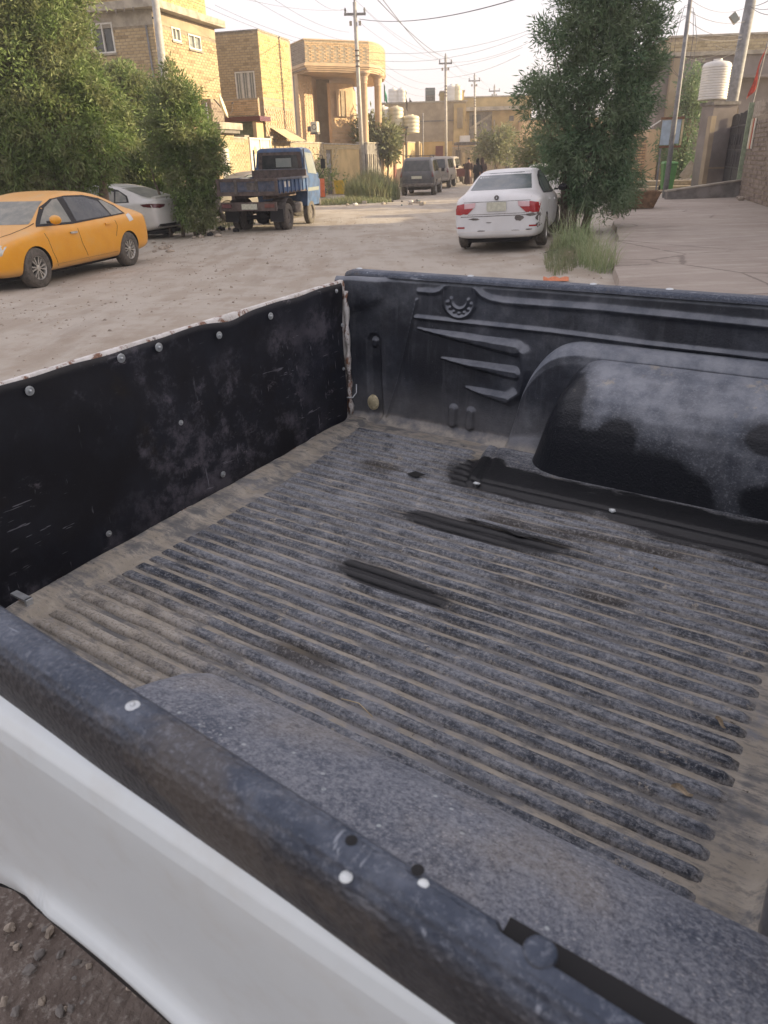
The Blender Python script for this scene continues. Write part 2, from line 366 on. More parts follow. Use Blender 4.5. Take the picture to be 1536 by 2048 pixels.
def m_brick(name, c1, c2, c3=None):
    m = Mat(name); i = m.island(); n = m.noise(9, 5, .65); s_ = m.noise(.5, 5, .6, off=4)
    c = m.mix(i, c1, c2); c = m.mix(i.sstep(.80, .95), c, c3 or tuple(x * .72 for x in c1)); c = m.mix(n.sstep(.4, .7) * .3, c, tuple(x * .75 for x in c1)); c = m.mix(s_.sstep(.5, .72) * .25, c, (.30, .24, .17))
    return m.out(c, .9, n, .4, .006)
M['brickA'] = m_brick('tan_brick', (.40, .295, .165), (.50, .39, .235)); M['brickB'] = m_brick('yellow_brick', (.50, .37, .15), (.60, .46, .22))
M['brickC'] = m_brick('pink_buff_brick', (.56, .37, .20), (.64, .46, .28)); M['brickR'] = m_brick('dusty_grey_brick', (.21, .165, .135), (.31, .255, .21), (.15, .11, .09))
M['brickY'] = m_brick('pale_yellow_brick', (.42, .34, .20), (.50, .42, .27))
M['mortar'] = simple('grey_mortar', (.27, .225, .165), .95, sc_=8, var=.2); M['mortarP'] = simple('pale_mortar', (.34, .28, .20), .95, sc_=8, var=.2)
M['plaster'] = simple('tan_plaster', (.33, .265, .185), .92, sc_=1.3, var=.14); M['plasterG'] = simple('grey_brown_plaster', (.225, .195, .178), .92, sc_=1.1, var=.16)
M['plasterP'] = simple('buff_pink_plaster', (.53, .38, .245), .9, sc_=1.5, var=.1); M['plasterY'] = simple('yellow_ochre_plaster', (.45, .335, .165), .92, sc_=1., var=.14)
M['concrete'] = simple('weathered_concrete', (.34, .305, .25), .92, sc_=2.5, var=.22); M['concreteD'] = simple('dark_stained_concrete', (.20, .185, .17), .92, sc_=2.5, var=.25)
M['pole'] = simple('galvanised_pole', (.36, .345, .32), .6, .15, sc_=6, var=.15); M['poleD'] = simple('grey_iron_pole', (.20, .20, .205), .7, .1, sc_=6, var=.2)
M['wire'] = simple('cable_grey', (.12, .12, .13), .8); M['frame'] = simple('white_window_frame', (.62, .60, .55), .5)
M['gate'] = simple('black_iron', (.022, .022, .026), .55, sc_=9, var=.4, dust=.15); M['gatew'] = simple('white_gate_paint', (.62, .58, .48), .6, sc_=3)
M['tank'] = simple('white_plastic_tank', (.66, .64, .60), .5, sc_=3, var=.05); M['tankY'] = simple('cream_plastic_tank', (.62, .57, .42), .5, sc_=3, var=.05)
def glassm(name, c, rough=.12, dust=.4):
    m = Mat(name); n = m.noise(5, 5, .6); c_ = m.mix(n.sstep(.3, .75) * dust, c, (.36, .34, .29)); return m.out(c_, (n * .25 * dust * 2 + rough), n, .02, .01, spec=.6)
M['glass'] = glassm('window_glass', (.022, .027, .032), .05, .12); M['glassD'] = glassm('dusty_glass', (.15, .16, .145), .3, .75); M['glassB'] = glassm('blue_grey_glass', (.075, .10, .11), .12, .25)
M['glassL'] = glassm('pale_glass', (.22, .25, .24), .2, .45)
def m_taxi():
    m = Mat('dusty_orange_paint'); n = m.noise(2.4, 6, .65); n2 = m.noise(30, 4, .6, off=4); u, v, z = m.xyz(); nz = m.normal()[2]
    c = m.mix(n.sstep(.3, .7), (.74, .32, .014), (.80, .37, .020))
    d = (nz.sstep(.3, 1.) * .38 + z.sstep(.40, .20) * .5 + n.sstep(.5, .75) * .22 + n2.sstep(.55, .7) * .12)
    c = m.mix(d.min(.8), c, (.50, .40, .28)); c = m.mix(m.noise(6, 6, .8, off=9).sstep(.64, .68) * z.sstep(.5, .3) * .8, c, (.12, .07, .04))
    return m.out(c, (d * .4 + .38).min(.9), n2, .05, .003, coat=.25, coatr=.35)
M['taxi'] = m_taxi()
M['carw'] = simple('dusty_white_paint', (.66, .67, .68), .35, sc_=2, var=.05, coat=.35, bump=.05, dust=.18); M['carw2'] = simple('white_car_paint', (.70, .69, .67), .32, sc_=2, var=.04, coat=.4, bump=.05, dust=.12)
M['bluep'] = simple('faded_blue_paint', (.036, .085, .19), .55, sc_=4, var=.25, dust=.2); M['bluel'] = simple('worn_blue_grey_paint', (.055, .07, .11), .7, sc_=5, var=.35, dust=.3)
M['suvp'] = simple('dark_grey_car_paint', (.048, .055, .068), .4, sc_=3, var=.2, coat=.3, dust=.22); M['suvs'] = simple('beige_grey_car_paint', (.24, .22, .19), .45, sc_=3, var=.1, coat=.2, dust=.3)
M['tyre'] = simple('dusty_tyre', (.085, .078, .07), .9, sc_=20, var=.3, dust=.3); M['alloy'] = simple('alloy_rim', (.50, .48, .44), .4, .6, sc_=9, var=.15); M['red'] = simple('red_lamp', (.33, .012, .018), .22, sc_=20, coat=.6)
M['redd'] = simple('dark_red_lamp', (.10, .012, .018), .2, sc_=20, coat=.6); M['lampc'] = simple('clear_lamp', (.52, .53, .50), .2, sc_=14, coat=.6); M['pink'] = simple('pale_pink_lamp', (.62, .40, .42), .25, coat=.5)
M['plate'] = simple('number_plate', (.52, .52, .42), .5, sc_=20); M['steel'] = simple('dirty_steel', (.14, .125, .115), .75, .3, sc_=8, var=.35); M['brownsteel'] = simple('rusty_brown_steel', (.095, .072, .066), .8, .1, sc_=6, var=.35, dust=.2)
M['green'] = simple('green_bin_plastic', (.075, .21, .060), .5, sc_=6); M['yellowb'] = simple('yellow_bin_plastic', (.62, .44, .03), .5, sc_=6); M['orangeb'] = simple('orange_barrel', (.60, .14, .05), .5, sc_=6)
M['wood'] = simple('weathered_wood', (.20, .125, .075), .9, sc_=9, var=.3); M['cloth'] = simple('black_cloth', (.012, .012, .016), .95); M['skin'] = simple('skin', (.38, .22, .15), .6); M['cloth2'] = simple('dark_brown_cloth', (.06, .035, .03), .95)
M['canvas'] = simple('cream_canvas', (.52, .42, .26), .85, sc_=4); M['redcloth'] = simple('red_cloth', (.42, .06, .035), .85, sc_=10, var=.3); M['greencloth'] = simple('green_cloth', (.03, .20, .15), .85); M['darkcloth'] = simple('dark_cloth', (.03, .025, .025), .9)
M['maroon'] = simple('maroon_paint', (.15, .045, .035), .6, dust=.2); M['blues'] = simple('pale_blue_sheet', (.36, .44, .52), .5, .1, sc_=4); M['orangerag'] = simple('orange_rag', (.55, .20, .10), .9, sc_=20)
M['stone'] = simple('rubble_stone', (.34, .29, .235), .95, sc_=8, var=.3); M['tvgreen'] = simple('green_grey_paint', (.25, .30, .20), .7, sc_=8, var=.2)
def m_leaf(name, c1, c2, c3):
    m = Mat(name); i = m.island(); n = m.noise(1.4, 4, .6); c = m.mix(i, c1, c2); c = m.mix(n.sstep(.42, .62) * .65, c, c3)
    m.p.inputs['Subsurface Weight'].default_value = 0.
    mt = m.out(c, .55, spec=.3); tr = m.T.nodes.new('ShaderNodeBsdfTranslucent'); mixs = m.T.nodes.new('ShaderNodeMixShader'); mixs.inputs[0].default_value = .35
    m.T.links.new(c, tr.inputs[0]); out = m.T.nodes['Material Output']
    m.T.links.new(m.p.outputs[0], mixs.inputs[1]); m.T.links.new(tr.outputs[0], mixs.inputs[2]); m.T.links.new(mixs.outputs[0], out.inputs[0]); return mt
M['leafL'] = m_leaf('olive_leaves', (.105, .17, .05), (.21, .29, .10), (.23, .225, .12)); M['leafR'] = m_leaf('blue_green_leaves', (.085, .155, .085), (.185, .27, .14), (.21, .26, .15))
M['leafF'] = m_leaf('hazy_leaves', (.16, .19, .09), (.23, .25, .13), (.24, .22, .12)); M['grass'] = m_leaf('grass_blades', (.20, .28, .12), (.36, .43, .24), (.42, .42, .26)); M['weed'] = m_leaf('dry_weeds', (.17, .21, .11), (.26, .29, .16), (.30, .27, .17))
M['bark'] = simple('bark', (.16, .125, .095), .95, sc_=14, var=.3); M['bin_blue'] = simple('teal_plastic', (.05, .13, .13), .5)
# ================================================================== SETTING: ground, pavement
def ground_mesh():
    xs = sorted(set([round(-60 + i * 2.5, 3) for i in range(65)] + [round(-12 + i * .5, 3) for i in range(60)]))
    ys = sorted(set([round(-30 + i * 3., 3) for i in range(60)] + [round(-2 + i * .5, 3) for i in range(110)]))
    mb = MB(); nx, ny = len(xs), len(ys)
    for x in xs:
        for y in ys: mb.v.append((x, y, gz(x, y)))
    for i in range(nx - 1):
        for j in range(ny - 1):
            q = i * ny + j; mb.f.append((q, q + ny, q + ny + 1, q + 1))
    return mb
g = ground_mesh().build('road', M['dirt'], smooth=True, kind='structure')
far = MB(); far.add([(-900, -900, -.5), (900, -900, -.5), (900, 900, -.5), (-900, 900, -.5)], [(0, 1, 2, 3)]); far.build('ground', M['dirt'], kind='structure')
mb = MB(); NG = 30
def near_fn(a, b):
    x = -3.4 + a * 4.2; y = -1.6 + b * 3.6; return (x, y, gz(x, y) + .022 + .012 * math.sin(x * 9 + math.sin(y * 7) * 2) * math.sin(y * 8 + 1) * sm(0, .12, min(a, 1 - a, b, 1 - b)))
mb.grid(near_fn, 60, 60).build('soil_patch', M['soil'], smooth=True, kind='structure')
# raised pavement along the right-hand houses
P0 = gp(1225, 585, .08); Pdir = SS
mb = MB()
def pave_pt(a, b):
    p = P0 + Pdir * a + SN * b; zz = .08 + .02 * math.sin(a * .9) * math.sin(b * .7) + .035 * sm(2, 9, b) - .03 * sm(12, 30, a)
    return Vector((p.x, p.y, zz))
mb.grid(lambda a, b: pave_pt(-9 + a * 30, b * 14), 90, 40)
e0 = len(mb.v)
for i in range(91):
    a = -9 + i / 3.; j = .06 * math.sin(a * 1.1) + .03 * math.sin(a * 2.3); mb.v[i * 41] = tuple(pave_pt(a, j)); mb.v.append(tuple(Vector(mb.v[i * 41]) + Vector((-.06, .02, -.35))))
for i in range(90): mb.f.append((i * 41, (i + 1) * 41, e0 + i + 1, e0 + i))
mb.build('pavement', M['pave'], smooth=50, kind='structure')

def gravel():
    rg = np.random.default_rng(77); n = 7000; px = rg.random(n); V_ = []; F_ = []
    x = rg.uniform(-9, 6, n); y = rg.uniform(6, 26, n); e = np.abs(rg.normal(size=n)); keep = rg.random(n) < np.clip(.25 + .9 * np.exp(-((x + 3.9 - (y - 15) * .1) / 1.6) ** 2) + .7 * np.exp(-((x - (2.5 + (y - 9.5) * .327)) / .5) ** 2), 0, 1); x, y = x[keep], y[keep]; n = len(x)
    s_ = (.006 + .016 * rg.random(n) ** 3); z = np.array([gz(a, b) for a, b in zip(x, y)]); base = np.array([(-1, -.8, 0), (1, -.7, 0), (.8, .9, 0), (-.9, .7, 0), (-.4, -.3, .8), (.5, -.3, .7), (.3, .5, .75)])
    f = np.array([(0, 1, 5), (0, 5, 4), (1, 2, 6), (1, 6, 5), (2, 3, 6), (3, 4, 6), (3, 0, 4), (4, 5, 6)]); V_ = np.stack([x, y, z], 1)[:, None, :] + base[None] * s_[:, None, None] * (.7 + .6 * rg.random((n, 7, 3)))
    me = bpy.data.meshes.new('gravel'); me.from_pydata(V_.reshape(-1, 3).tolist(), [], (f[None] + np.arange(n)[:, None, None] * 7).reshape(-1, 3).tolist()); me.materials.append(M['stone']); tag(link('gravel', me), 'fine loose gravel strewn over the dirt road', None, None, 'stuff')
gravel()
# ================================================================== PICKUP
TA = R(-34.5); U0, V0 = -.3, 1.0
Ud = Vector((math.cos(TA), math.sin(TA), 0)); Vd = Vector((-math.sin(TA), math.cos(TA), 0))
def tw(u, v, z): return Ud * u + Vd * v + Vector((0, 0, z))
pk = thing('pickup_truck', 'white pickup truck seen from beside its black lined empty load bed', 'pickup truck', tw(U0, V0, 0), TA)
OFF = Vector((-U0, -V0, 0))
def pkp(name, mb, mat, parent=None, **k):
    return mb.build(name, mat, parent or pk, loc=None if parent else OFF, **k)
def lerp(L, x):
    for (a, b), (c, d) in zip(L, L[1:]):
        if x <= c: return b + (d - b) * max(0, (x - a) / (c - a))
    return L[-1][1]
EDGE = [(.3, -1.19), (.57, -1.208), (.774, -1.228), (1.04, -1.244), (1.35, -1.267), (1.57, -1.292), (1.78, -1.30)]
RS = [(.46, -1.115), (.53, -1.123), (1.0, -1.133), (1.2, -1.146), (1.4, -1.172), (1.53, -1.197), (1.65, -1.225)]
FZ = .88
def floor_fn(a, b):
    v = .25 + b * 1.54; e = lerp(EDGE, v); u = e + a * (.06 - e)
    z = FZ + .0012 * math.sin(u * 37 + v * 11) * math.sin(v * 29)
    d = u - e; z += .008 * sm(.075, .055, d) * sm(0, .01, d) - .012 * sm(.012, 0, d)
    z += .05 * sm(.012, .06, u) ** 1.5
    return (u, v, z)
fl = pkp('bed_floor', MB().grid(floor_fn, 260, 90), M['floor'], smooth=True)
def noise1(x, s): return math.sin(x * 13.1 + s) * .5 + math.sin(x * 31.7 + s * 2.3) * .3 + math.sin(x * 71.3 + s * 4.1) * .2
k = 0; v = .471
while v < 1.66:
    u0 = lerp(RS, v); u1 = -.022
    if v > 1.425: u1 = -.735 - (v - 1.43) * .42
    mb = MB(); L = u1 - u0; ns = max(8, int(L / .014)); hw = .0112
    prof = [(-1., -.1), (-.86, .45), (-.62, .80), (-.22, .98), (.22, 1.), (.62, .82), (.86, .45), (1., -.1)]
    for i in range(ns + 1):
        t = i / ns; u = u0 + L * t; d = min(t, 1 - t) * L
        f = min(1, d / .014); f = math.sqrt(max(0, 1 - (1 - f) ** 2)); wv = .0008 * noise1(u, v * 50); hh = .0098 * (1 + .10 * noise1(u * 1.7, v * 91))
        for a, b in prof: mb.v.append((u, v + a * hw * (.78 + .22 * f) + wv, FZ - .001 + (b * hh * .86) * f))
    for i in range(ns):
        for j in range(7): q = i * 8 + j; mb.f.append((q, q + 8, q + 9, q + 1))
    o = mb.build('rib', M['rib'], fl, smooth=True)
    v += .0325; k += 1
# flat shelf beside the far arch
def shelf_fn(a, b):
    v = 1.44 + b * .26; ua = -.755 - (v - 1.43) * .25; u = ua + a * (.03 - ua); d = min(b * .26, (a) * (.03 - ua))
    z = FZ - .002 + .011 * sm(0, .012, d) - .006 * math.exp(-((b * .26 - .035) / .006) ** 2) - .006 * math.exp(-((a * .8 - .035) / .006) ** 2)
    return (u, v, z)
pkp('arch_shelf', MB().grid(shelf_fn, 160, 60), M['rib'], smooth=True)
# far side wall with its moulded relief
def seg_d(P, a, b):
    a = np.array(a); b = np.array(b); ab = b - a; t = np.clip(((P - a) @ ab) / (ab @ ab), 0, 1); q = a + t[..., None] * ab
    return np.linalg.norm(P - q, axis=-1), t
def wall_base(z): return 1.745 + (z - .88) / .43 * .03
def far_wall():
    nu, nz = 460, 150; us = np.linspace(-1.335, .06, nu + 1); zs = np.linspace(.872, 1.300, nz + 1)
    UU, ZZ = np.meshgrid(us, zs, indexing='ij'); P = np.stack([UU, ZZ], -1); D = np.zeros_like(UU)
    def line(pts, w_, h, flat=False):
        nonlocal D
        for a, b in zip(pts, pts[1:]):
            d, t = seg_d(P, a, b); D = np.maximum(D, h * np.exp(-(d / w_) ** 2))
    line([(-.818, 1.258), (-.568, 1.260), (.06, 1.250)], .0075, .009); line([(-.906, 1.287), (-.885, 1.270), (-.86, 1.262), (-.818, 1.258)], .007, .009)
    line([(-1.076, 1.268), (-1.03, 1.268), (-1.01, 1.274), (-.995, 1.288)], .006, .008)
    line([(-1.088, 1.197), (-.69, 1.196), (-.44, 1.190), (.06, 1.186)], .0045, .008)
    hs = [(-.951 + .046 * math.cos(a), 1.252 + .044 * math.sin(a)) for a in [math.pi * (1 + i / 12) for i in range(13)]]
    line([(-.999, 1.288)] + hs + [(-.905, 1.288)], .0045, .008)
    hi = [(-.951 + .026 * math.cos(a), 1.256 + .026 * math.sin(a)) for a in [math.pi * (1 + i / 10) for i in range(11)]]
    line(hi, .003, .006)
    for i in range(7):
        a = math.pi * (1.08 + i * .14); line([(-.951 + .036 * math.cos(a), 1.254 + .035 * math.sin(a)), (-.951 + .037 * math.cos(a), 1.254 + .036 * math.sin(a))], .004, .005)
    for a, b, w_ in (((-1.081, 1.167), (-.775, 1.143), .017), ((-1.0, 1.093), (-.77, 1.078), .014), ((-.918, 1.022), (-.79, 1.008), .012)):
        d, t = seg_d(P, a, b); ww = .002 + w_ * t; D = np.maximum(D, .016 * np.clip(1.25 - (d / ww) ** 2, 0, 1) * np.clip(t * 2.5 + .15, 0, 1))
    line([(-.78, 1.146), (-.755, 1.135), (-.748, 1.09), (-.755, 1.03), (-.785, 1.008)], .013, .014)
    for cu in (-.953, -.897): d, t = seg_d(P, (cu, .955), (cu, .915)); D = np.maximum(D, .012 * np.clip(1.6 - (d / .011) ** 2, 0, 1))
    # panel edge and corner pillar
    ul = -1.082 - (1.246 - ZZ) * .285; st = 1 / (1 + np.exp((UU - ul) / .0035)); D += .0045 * st
    line([(-1.084, 1.246), (-1.139, 1.011), (-1.177, .90)], .003, .010)
    pill = 1 / (1 + np.exp((UU + 1.172 + .05 * (1.31 - ZZ)) / .006)); D += .010 * pill
    d, t = seg_d(P, (-1.222, 1.118), (-1.212, .90)); D -= .014 * np.clip(1.6 - (d / .020) ** 2, 0, 1)
    d, t = seg_d(P, (-1.222, 1.118), (-1.222, 1.112)); D += .011 * np.clip(1.3 - (d / .012) ** 2, 0, 1)
    box_ = 1 / (1 + np.exp(-(ZZ - 1.235 - (UU + 1.20) * .35) / .006)) / (1 + np.exp((UU + 1.185) / .008)); D += .016 * box_
    cr = 1 / (1 + np.exp((UU + 1.30) / .006)); D += .02 * cr
    fil = np.clip((.905 - ZZ) / .033, 0, 1) ** 2 * .045; topr = -np.clip((ZZ - 1.288) / .012, 0, 1) ** 2 * .010
    VV = 1.745 + (ZZ - .88) / .43 * .03 - D - fil - topr
    mb = MB(); mb.v = [tuple(x) for x in np.stack([UU, VV, ZZ], -1).reshape(-1, 3)]
    n = nz + 1; mb.f = [(i * n + j, i * n + j + 1, (i + 1) * n + j + 1, (i + 1) * n + j) for i in range(nu) for j in range(nz)]
    return mb
fw = pkp('side_liner', far_wall(), M['wall'], smooth=True)
def strip(prof, u0, u1, nu, tilt=None, endround=0.):
    def fn(a, b):
        i = b * (len(prof) - 1); k_ = min(int(i), len(prof) - 2); f = i - k_; u = u0 + a * (u1 - u0)
        v = prof[k_][0] * (1 - f) + prof[k_ + 1][0] * f; z = prof[k_][1] * (1 - f) + prof[k_ + 1][1] * f
        if tilt: v += tilt(u, b)
        if endround:
            d = (u - u0) / endround; s_ = math.sqrt(max(0, 1 - max(0, 1 - d) ** 2)); z = 1.245 + (z - 1.245) * s_
        z += .0006 * noise1(u * .6, b * 3)
        return (u, v, z)
    return fn
FAR = [(1.764, 1.299), (1.768, 1.306), (1.776, 1.311), (1.79, 1.3125), (1.81, 1.312), (1.822, 1.309), (1.828, 1.302), (1.830, 1.285), (1.832, 1.25)]
frp = pkp('side_rail', MB().grid(strip(FAR, -1.342, .10, 110, endround=.02), 110, 24), M['flap'], smooth=True)
# wheel arch, built once and mirrored
def arch_mb(side):
    s_ = 1 if side > 0 else -1; c0 = 1.0 if side > 0 else 1.048
    prof = [(.585, 0), (.589, .05), (.592, .10), (.597, .14), (.606, .175), (.620, .206), (.640, .230), (.666, .248), (.70, .262), (.73, .272), (.765, .28)]
    mb = MB(); u0, u1 = (-.685, .08) if side > 0 else (-.615, .08); LL, e1, e2 = (.16, 2.3, 2.6) if side > 0 else (.125, 2.8, 3.0)
    if side < 0: prof = prof + [(.80, .285), (.828, .287)]
    def fn(a, b):
        i = b * (len(prof) - 1); k_ = min(int(i), len(prof) - 2); f = i - k_
        v = prof[k_][0] * (1 - f) + prof[k_ + 1][0] * f; z = prof[k_][1] * (1 - f) + prof[k_ + 1][1] * f
        a2 = a * a * .55 + a * .45; u = u0 + a2 * (u1 - u0); t = min(1, (u - u0) / LL)
        h = (1 - (1 - t) ** e1) ** (1 / e1); kk = (1 - (1 - t) ** e2) ** (1 / e2)
        wl = prof[-1][0]; vv = wl - (wl - v) * (kk * .88 + .12) if t < 1 else v
        u += .0 - z * 0.0
        return (u + (1 - t) * z * .15, c0 + s_ * vv, FZ + z * h + .0008 * noise1(u, b * 7))
    mb.grid(fn, 130, 60)
    if side < 0: mb.f = [f[::-1] for f in mb.f]
    return mb
def flange_mb():
    prof = [(.700, 0), (.716, .06), (.722, .16), (.724, .25), (.728, .275), (.738, .292), (.755, .300), (.778, .303)]
    mb = MB(); u0, u1 = -.79, .08
    def fn(a, b):
        i = b * (len(prof) - 1); k_ = min(int(i), len(prof) - 2); f = i - k_
        v = prof[k_][0] * (1 - f) + prof[k_ + 1][0] * f; z = prof[k_][1] * (1 - f) + prof[k_ + 1][1] * f
        a2 = a * a * .6 + a * .4; u = u0 + a2 * (u1 - u0); t = min(1, (u - u0) / .21); h = (1 - (1 - t) ** 2.4) ** (1 / 2.4); kk = min(1, t * 9) ** .5
        return (u + (1 - t) * z * .12, 1. + (.778 - (.778 - v) * kk), FZ + z * h)
    return mb.grid(fn, 110, 50)
pkp('arch_flange', flange_mb(), M['flange'], smooth=True)
pkp('wheel_arch_liner', arch_mb(1), M['arch'], smooth=True); pkp('wheel_arch_liner', arch_mb(-1), M['pebble'], smooth=True)
# near wall and near rail
nw = MB().grid(lambda a, b: (-1.335 + a * 1.4, .235 - .03 * b, FZ + .40 * b), 40, 6); pkp('side_liner', nw, M['wall'], smooth=True)
NEAR = [(.232, 1.272), (.2235, 1.290), (.219, 1.302), (.214, 1.3085), (.208, 1.3110), (.200, 1.3115), (.191, 1.3105), (.1845, 1.3075), (.1795, 1.3015), (.1770, 1.294), (.1768, 1.280), (.1795, 1.262), (.182, 1.250), (.1865, 1.248)]
def ntilt(u, b):
    inn = (-.060 * (u + .5)) * (1 - sm(.25, .62, b)); out_ = (-.040 * (u + .33)) * sm(.3, .65, b)
    return inn + out_ - (.011 * sm(-.079, -.071, u)) * (1 - sm(.12, .34, b)) + .0011 * noise1(u * .8, 3) * sm(.82, 1, b)
nr = pkp('side_rail', MB().grid(strip(NEAR, -1.342, .14, 170, ntilt), 360, 52), M['flap'], smooth=True)
mb = MB().grid(lambda a, b: (-.076 + a * .2, .170 + b * .030 - .004 * a, 1.2985 + .001 * b), 10, 2); pkp('rail_slot_shade', mb, M['dark'])  # dark strip laid in for the shade inside the gap
def dome(c, r, h, n=20): return MB().lathe([(r, 0), (r * .97, h * .45), (r * .82, h * .8), (r * .5, h * .97), (.0001, h)], n, Matrix.Translation(c))
mb = dome((-.0565, .1845, 1.309), .0074, .0055); mb.build('rubber_bump', M['flap'], nr, smooth=True)
mb = dome((-.3185, .1935, 1.3105), .0046, .0012); sw_ = mb.build('washer', M['zinc'], nr, smooth=True); MB().lathe([(.0019, 0), (.0016, .0014), (.0001, .0016)], 10, Matrix.Translation((-.3185, .1935, 1.3116))).build('screw_head', M['zinc'], nr, smooth=True)
for c, r in (((-.112, .1855, 1.3105), .0028), ((-.1455, .1730, 1.3055), .0033)): MB().lathe([(r, 0), (r * .9, .0008), (.0001, .0011)], 12, Matrix.Translation(c)).build('white_plug', M['whitecap'], nr, smooth=True)
MB().lathe([(.0032, 0), (.0001, .0003)], 12, Matrix.Translation((-.1175, .190, 1.3114))).build('screw_hole', M['dark'], nr)
MB().lathe([(.003, 0), (.0001, .0003)], 12, Matrix.Translation((-.152, .1865, 1.3116))).build('screw_hole', M['dark'], nr)
for u, v, in ((-.935, 1.80), (-.42, 1.80), (-.60, 1.80), (-1.30, 1.80)):
    MB().lathe([(.009, .0), (.0085, .002), (.004, .003), (.0001, .0035)], 12, Matrix.Translation((u, v, 1.3125))).build('washer', M['zinc'], frp, smooth=True)
# front wall
def front_fn(a, b):
    v = .22 + a * 1.56; z = FZ + .43 * b; u = .034 + .035 * b
    u += -.004 * math.exp(-((v - .62) / .04) ** 2) * sm(.1, .3, b); u += .016 * math.exp(-((v - .56) / .014) ** 2)
    u += .006 * math.sin(v * 26) * sm(.08, .2, b)
    return (u, v, z)
pkp('front_liner', MB().grid(front_fn, 200, 40), M['flange'], smooth=True)
pkp('front_rail', MB().box(.05, .12, .18, 1.82, 1.25, 1.309), M['flap'], bevel=.01)
# tailgate
def tgz(v): return 1.2223 + .0395 * v
tb = MB(); vs = [.20 + i * (1.725 - .20) / 60 for i in range(61)]
def tshell(a, b):
    v = .20 + a * 1.527; T = tgz(v); P_ = [(-1.304, .76), (-1.303, T - .012), (-1.306, T - .004), (-1.309, T), (-1.318, T), (-1.323, T - .004), (-1.326, T - .02), (-1.330, .95), (-1.33, .72)]
    i = b * 8; k_ = min(int(i), 7); f = i - k_; return (P_[k_][0] * (1 - f) + P_[k_ + 1][0] * f, v, P_[k_][1] * (1 - f) + P_[k_ + 1][1] * f)
tg = pkp('tailgate', MB().grid(tshell, 60, 32), M['rustwhite'], smooth=60)
def ptop(v): return tgz(v) - .003 - .0035 * math.exp(-((v - .95) / .12) ** 2) - .012 * math.exp(-((v - 1.27) / .055) ** 2) - .003 * math.exp(-((v - 1.5) / .06) ** 2) + .001 * math.sin(v * 40)
def panel_fn(a, b):
    v = .20 + a * 1.505; z = .80 + b * (ptop(v) - .80); return (-1.298 + .0025 * noise1(v * .35, z * 9) + .002 * math.sin(z * 22 + v * 3) - .004 * sm(.985, 1, b), v, z)
tp = MB().grid(panel_fn, 160, 60).build('inner_panel', M['tailgate'], tg, smooth=True)
for i, (v, z, r) in enumerate([(1.396, 1.247, .0105), (1.213, 1.234, .0105), (1.033, 1.243, .0115), (.933, 1.241, .0115), (.722, 1.226, .011), (1.061, 1.062, .0075), (1.168, .893, .0095), (.82, .88, .0085), (1.69, 1.042, .006), (1.693, 1.17, .006), (1.675, 1.268, .007)]):
    r *= .84; Mx = Matrix.Translation((-1.2935, v, z)) @ Matrix.Rotation(R(90), 4, 'Y')
    o = MB().lathe([(r, 0), (r * .98, .0015), (r * .62, .0022), (r * .58, .0014), (r * .35, .0014), (r * .33, .0045), (r * .2, .0055), (.0001, .006)], 16, Mx).build('screw', M['zinc'], tg, smooth=40)
e = MB()
for i in range(20): z = .90 + i * .0195; e.v += [(-1.300 + .004 * math.sin(i * 2.), 1.705 + .004 * math.sin(i * 1.3), z), (-1.300, 1.728, z)]
for i in range(19): e.f.append((2 * i, 2 * i + 1, 2 * i + 3, 2 * i + 2))
e2 = MB().tube([(-1.292, 1.716 + .003 * math.sin(i * 1.7), .895 + i * .0245) for i in range(16)], [.007 + .0028 * math.sin(i * 2.1) for i in range(16)], 6); e2.build('edge_strip', M['rustwhite'], tg, smooth=True)
MB().tube([(-1.285, 1.69, .955), (-1.275, 1.705, .952), (-1.270, 1.718, .965), (-1.272, 1.722, .99)], .0022, 6).build('hook', M['zinc'], tg, smooth=True)
mb = MB().tube([(lerp(EDGE, v) - .004, v, .874 + .0015 * noise1(v, 1)) for v in [.5 + i * .03 for i in range(42)]], [.0035 + .002 * noise1(i * .13, 5) for i in range(42)], 5); pkp('sill_trim', mb, M['rustwhite'], smooth=True)
mb = MB().box(-1.215, -1.165, .548, .562, .895, .900).box(-1.172, -1.166, .548, .562, .86, .90); pkp('latch_bracket', mb, M['zinc'], bevel=.001)
MB().lathe([(.019, 0), (.018, .007), (.012, .012), (.0001, .014)], 16, Matrix.Translation((-1.207, 1.718, .945)) @ Matrix.Rotation(R(90), 4, 'X') @ Matrix.Diagonal((1, 1.25, 1, 1))).build('foam_plug', M['cream'], fw, smooth=True)
pkp('liner_hole', MB().prism([(-.895, 1.405), (-.865, 1.400), (-.850, 1.425), (-.885, 1.432)], FZ + .0125, FZ + .0132), M['dark'])
# torn lip of liner
mb = MB(); pts = [(-.66, 1.265), (-.60, 1.262), (-.55, 1.262), (-.52, 1.252), (-.50, 1.262), (-.46, 1.262), (-.42, 1.262)]
for i, (u, v) in enumerate(pts): mb.v += [(u, v + .012, FZ + .006), (u, v, FZ + .013 + (.003 if i % 2 else 0)), (u, v - (.008 if i in (2, 3, 4) else .002), FZ + .0135)]
for i in range(6):
    for j in range(2): mb.f.append((3 * i + j, 3 * i + 3 + j, 3 * i + 4 + j, 3 * i + j + 1))
pkp('torn_edge', mb, M['rib'], smooth=True)
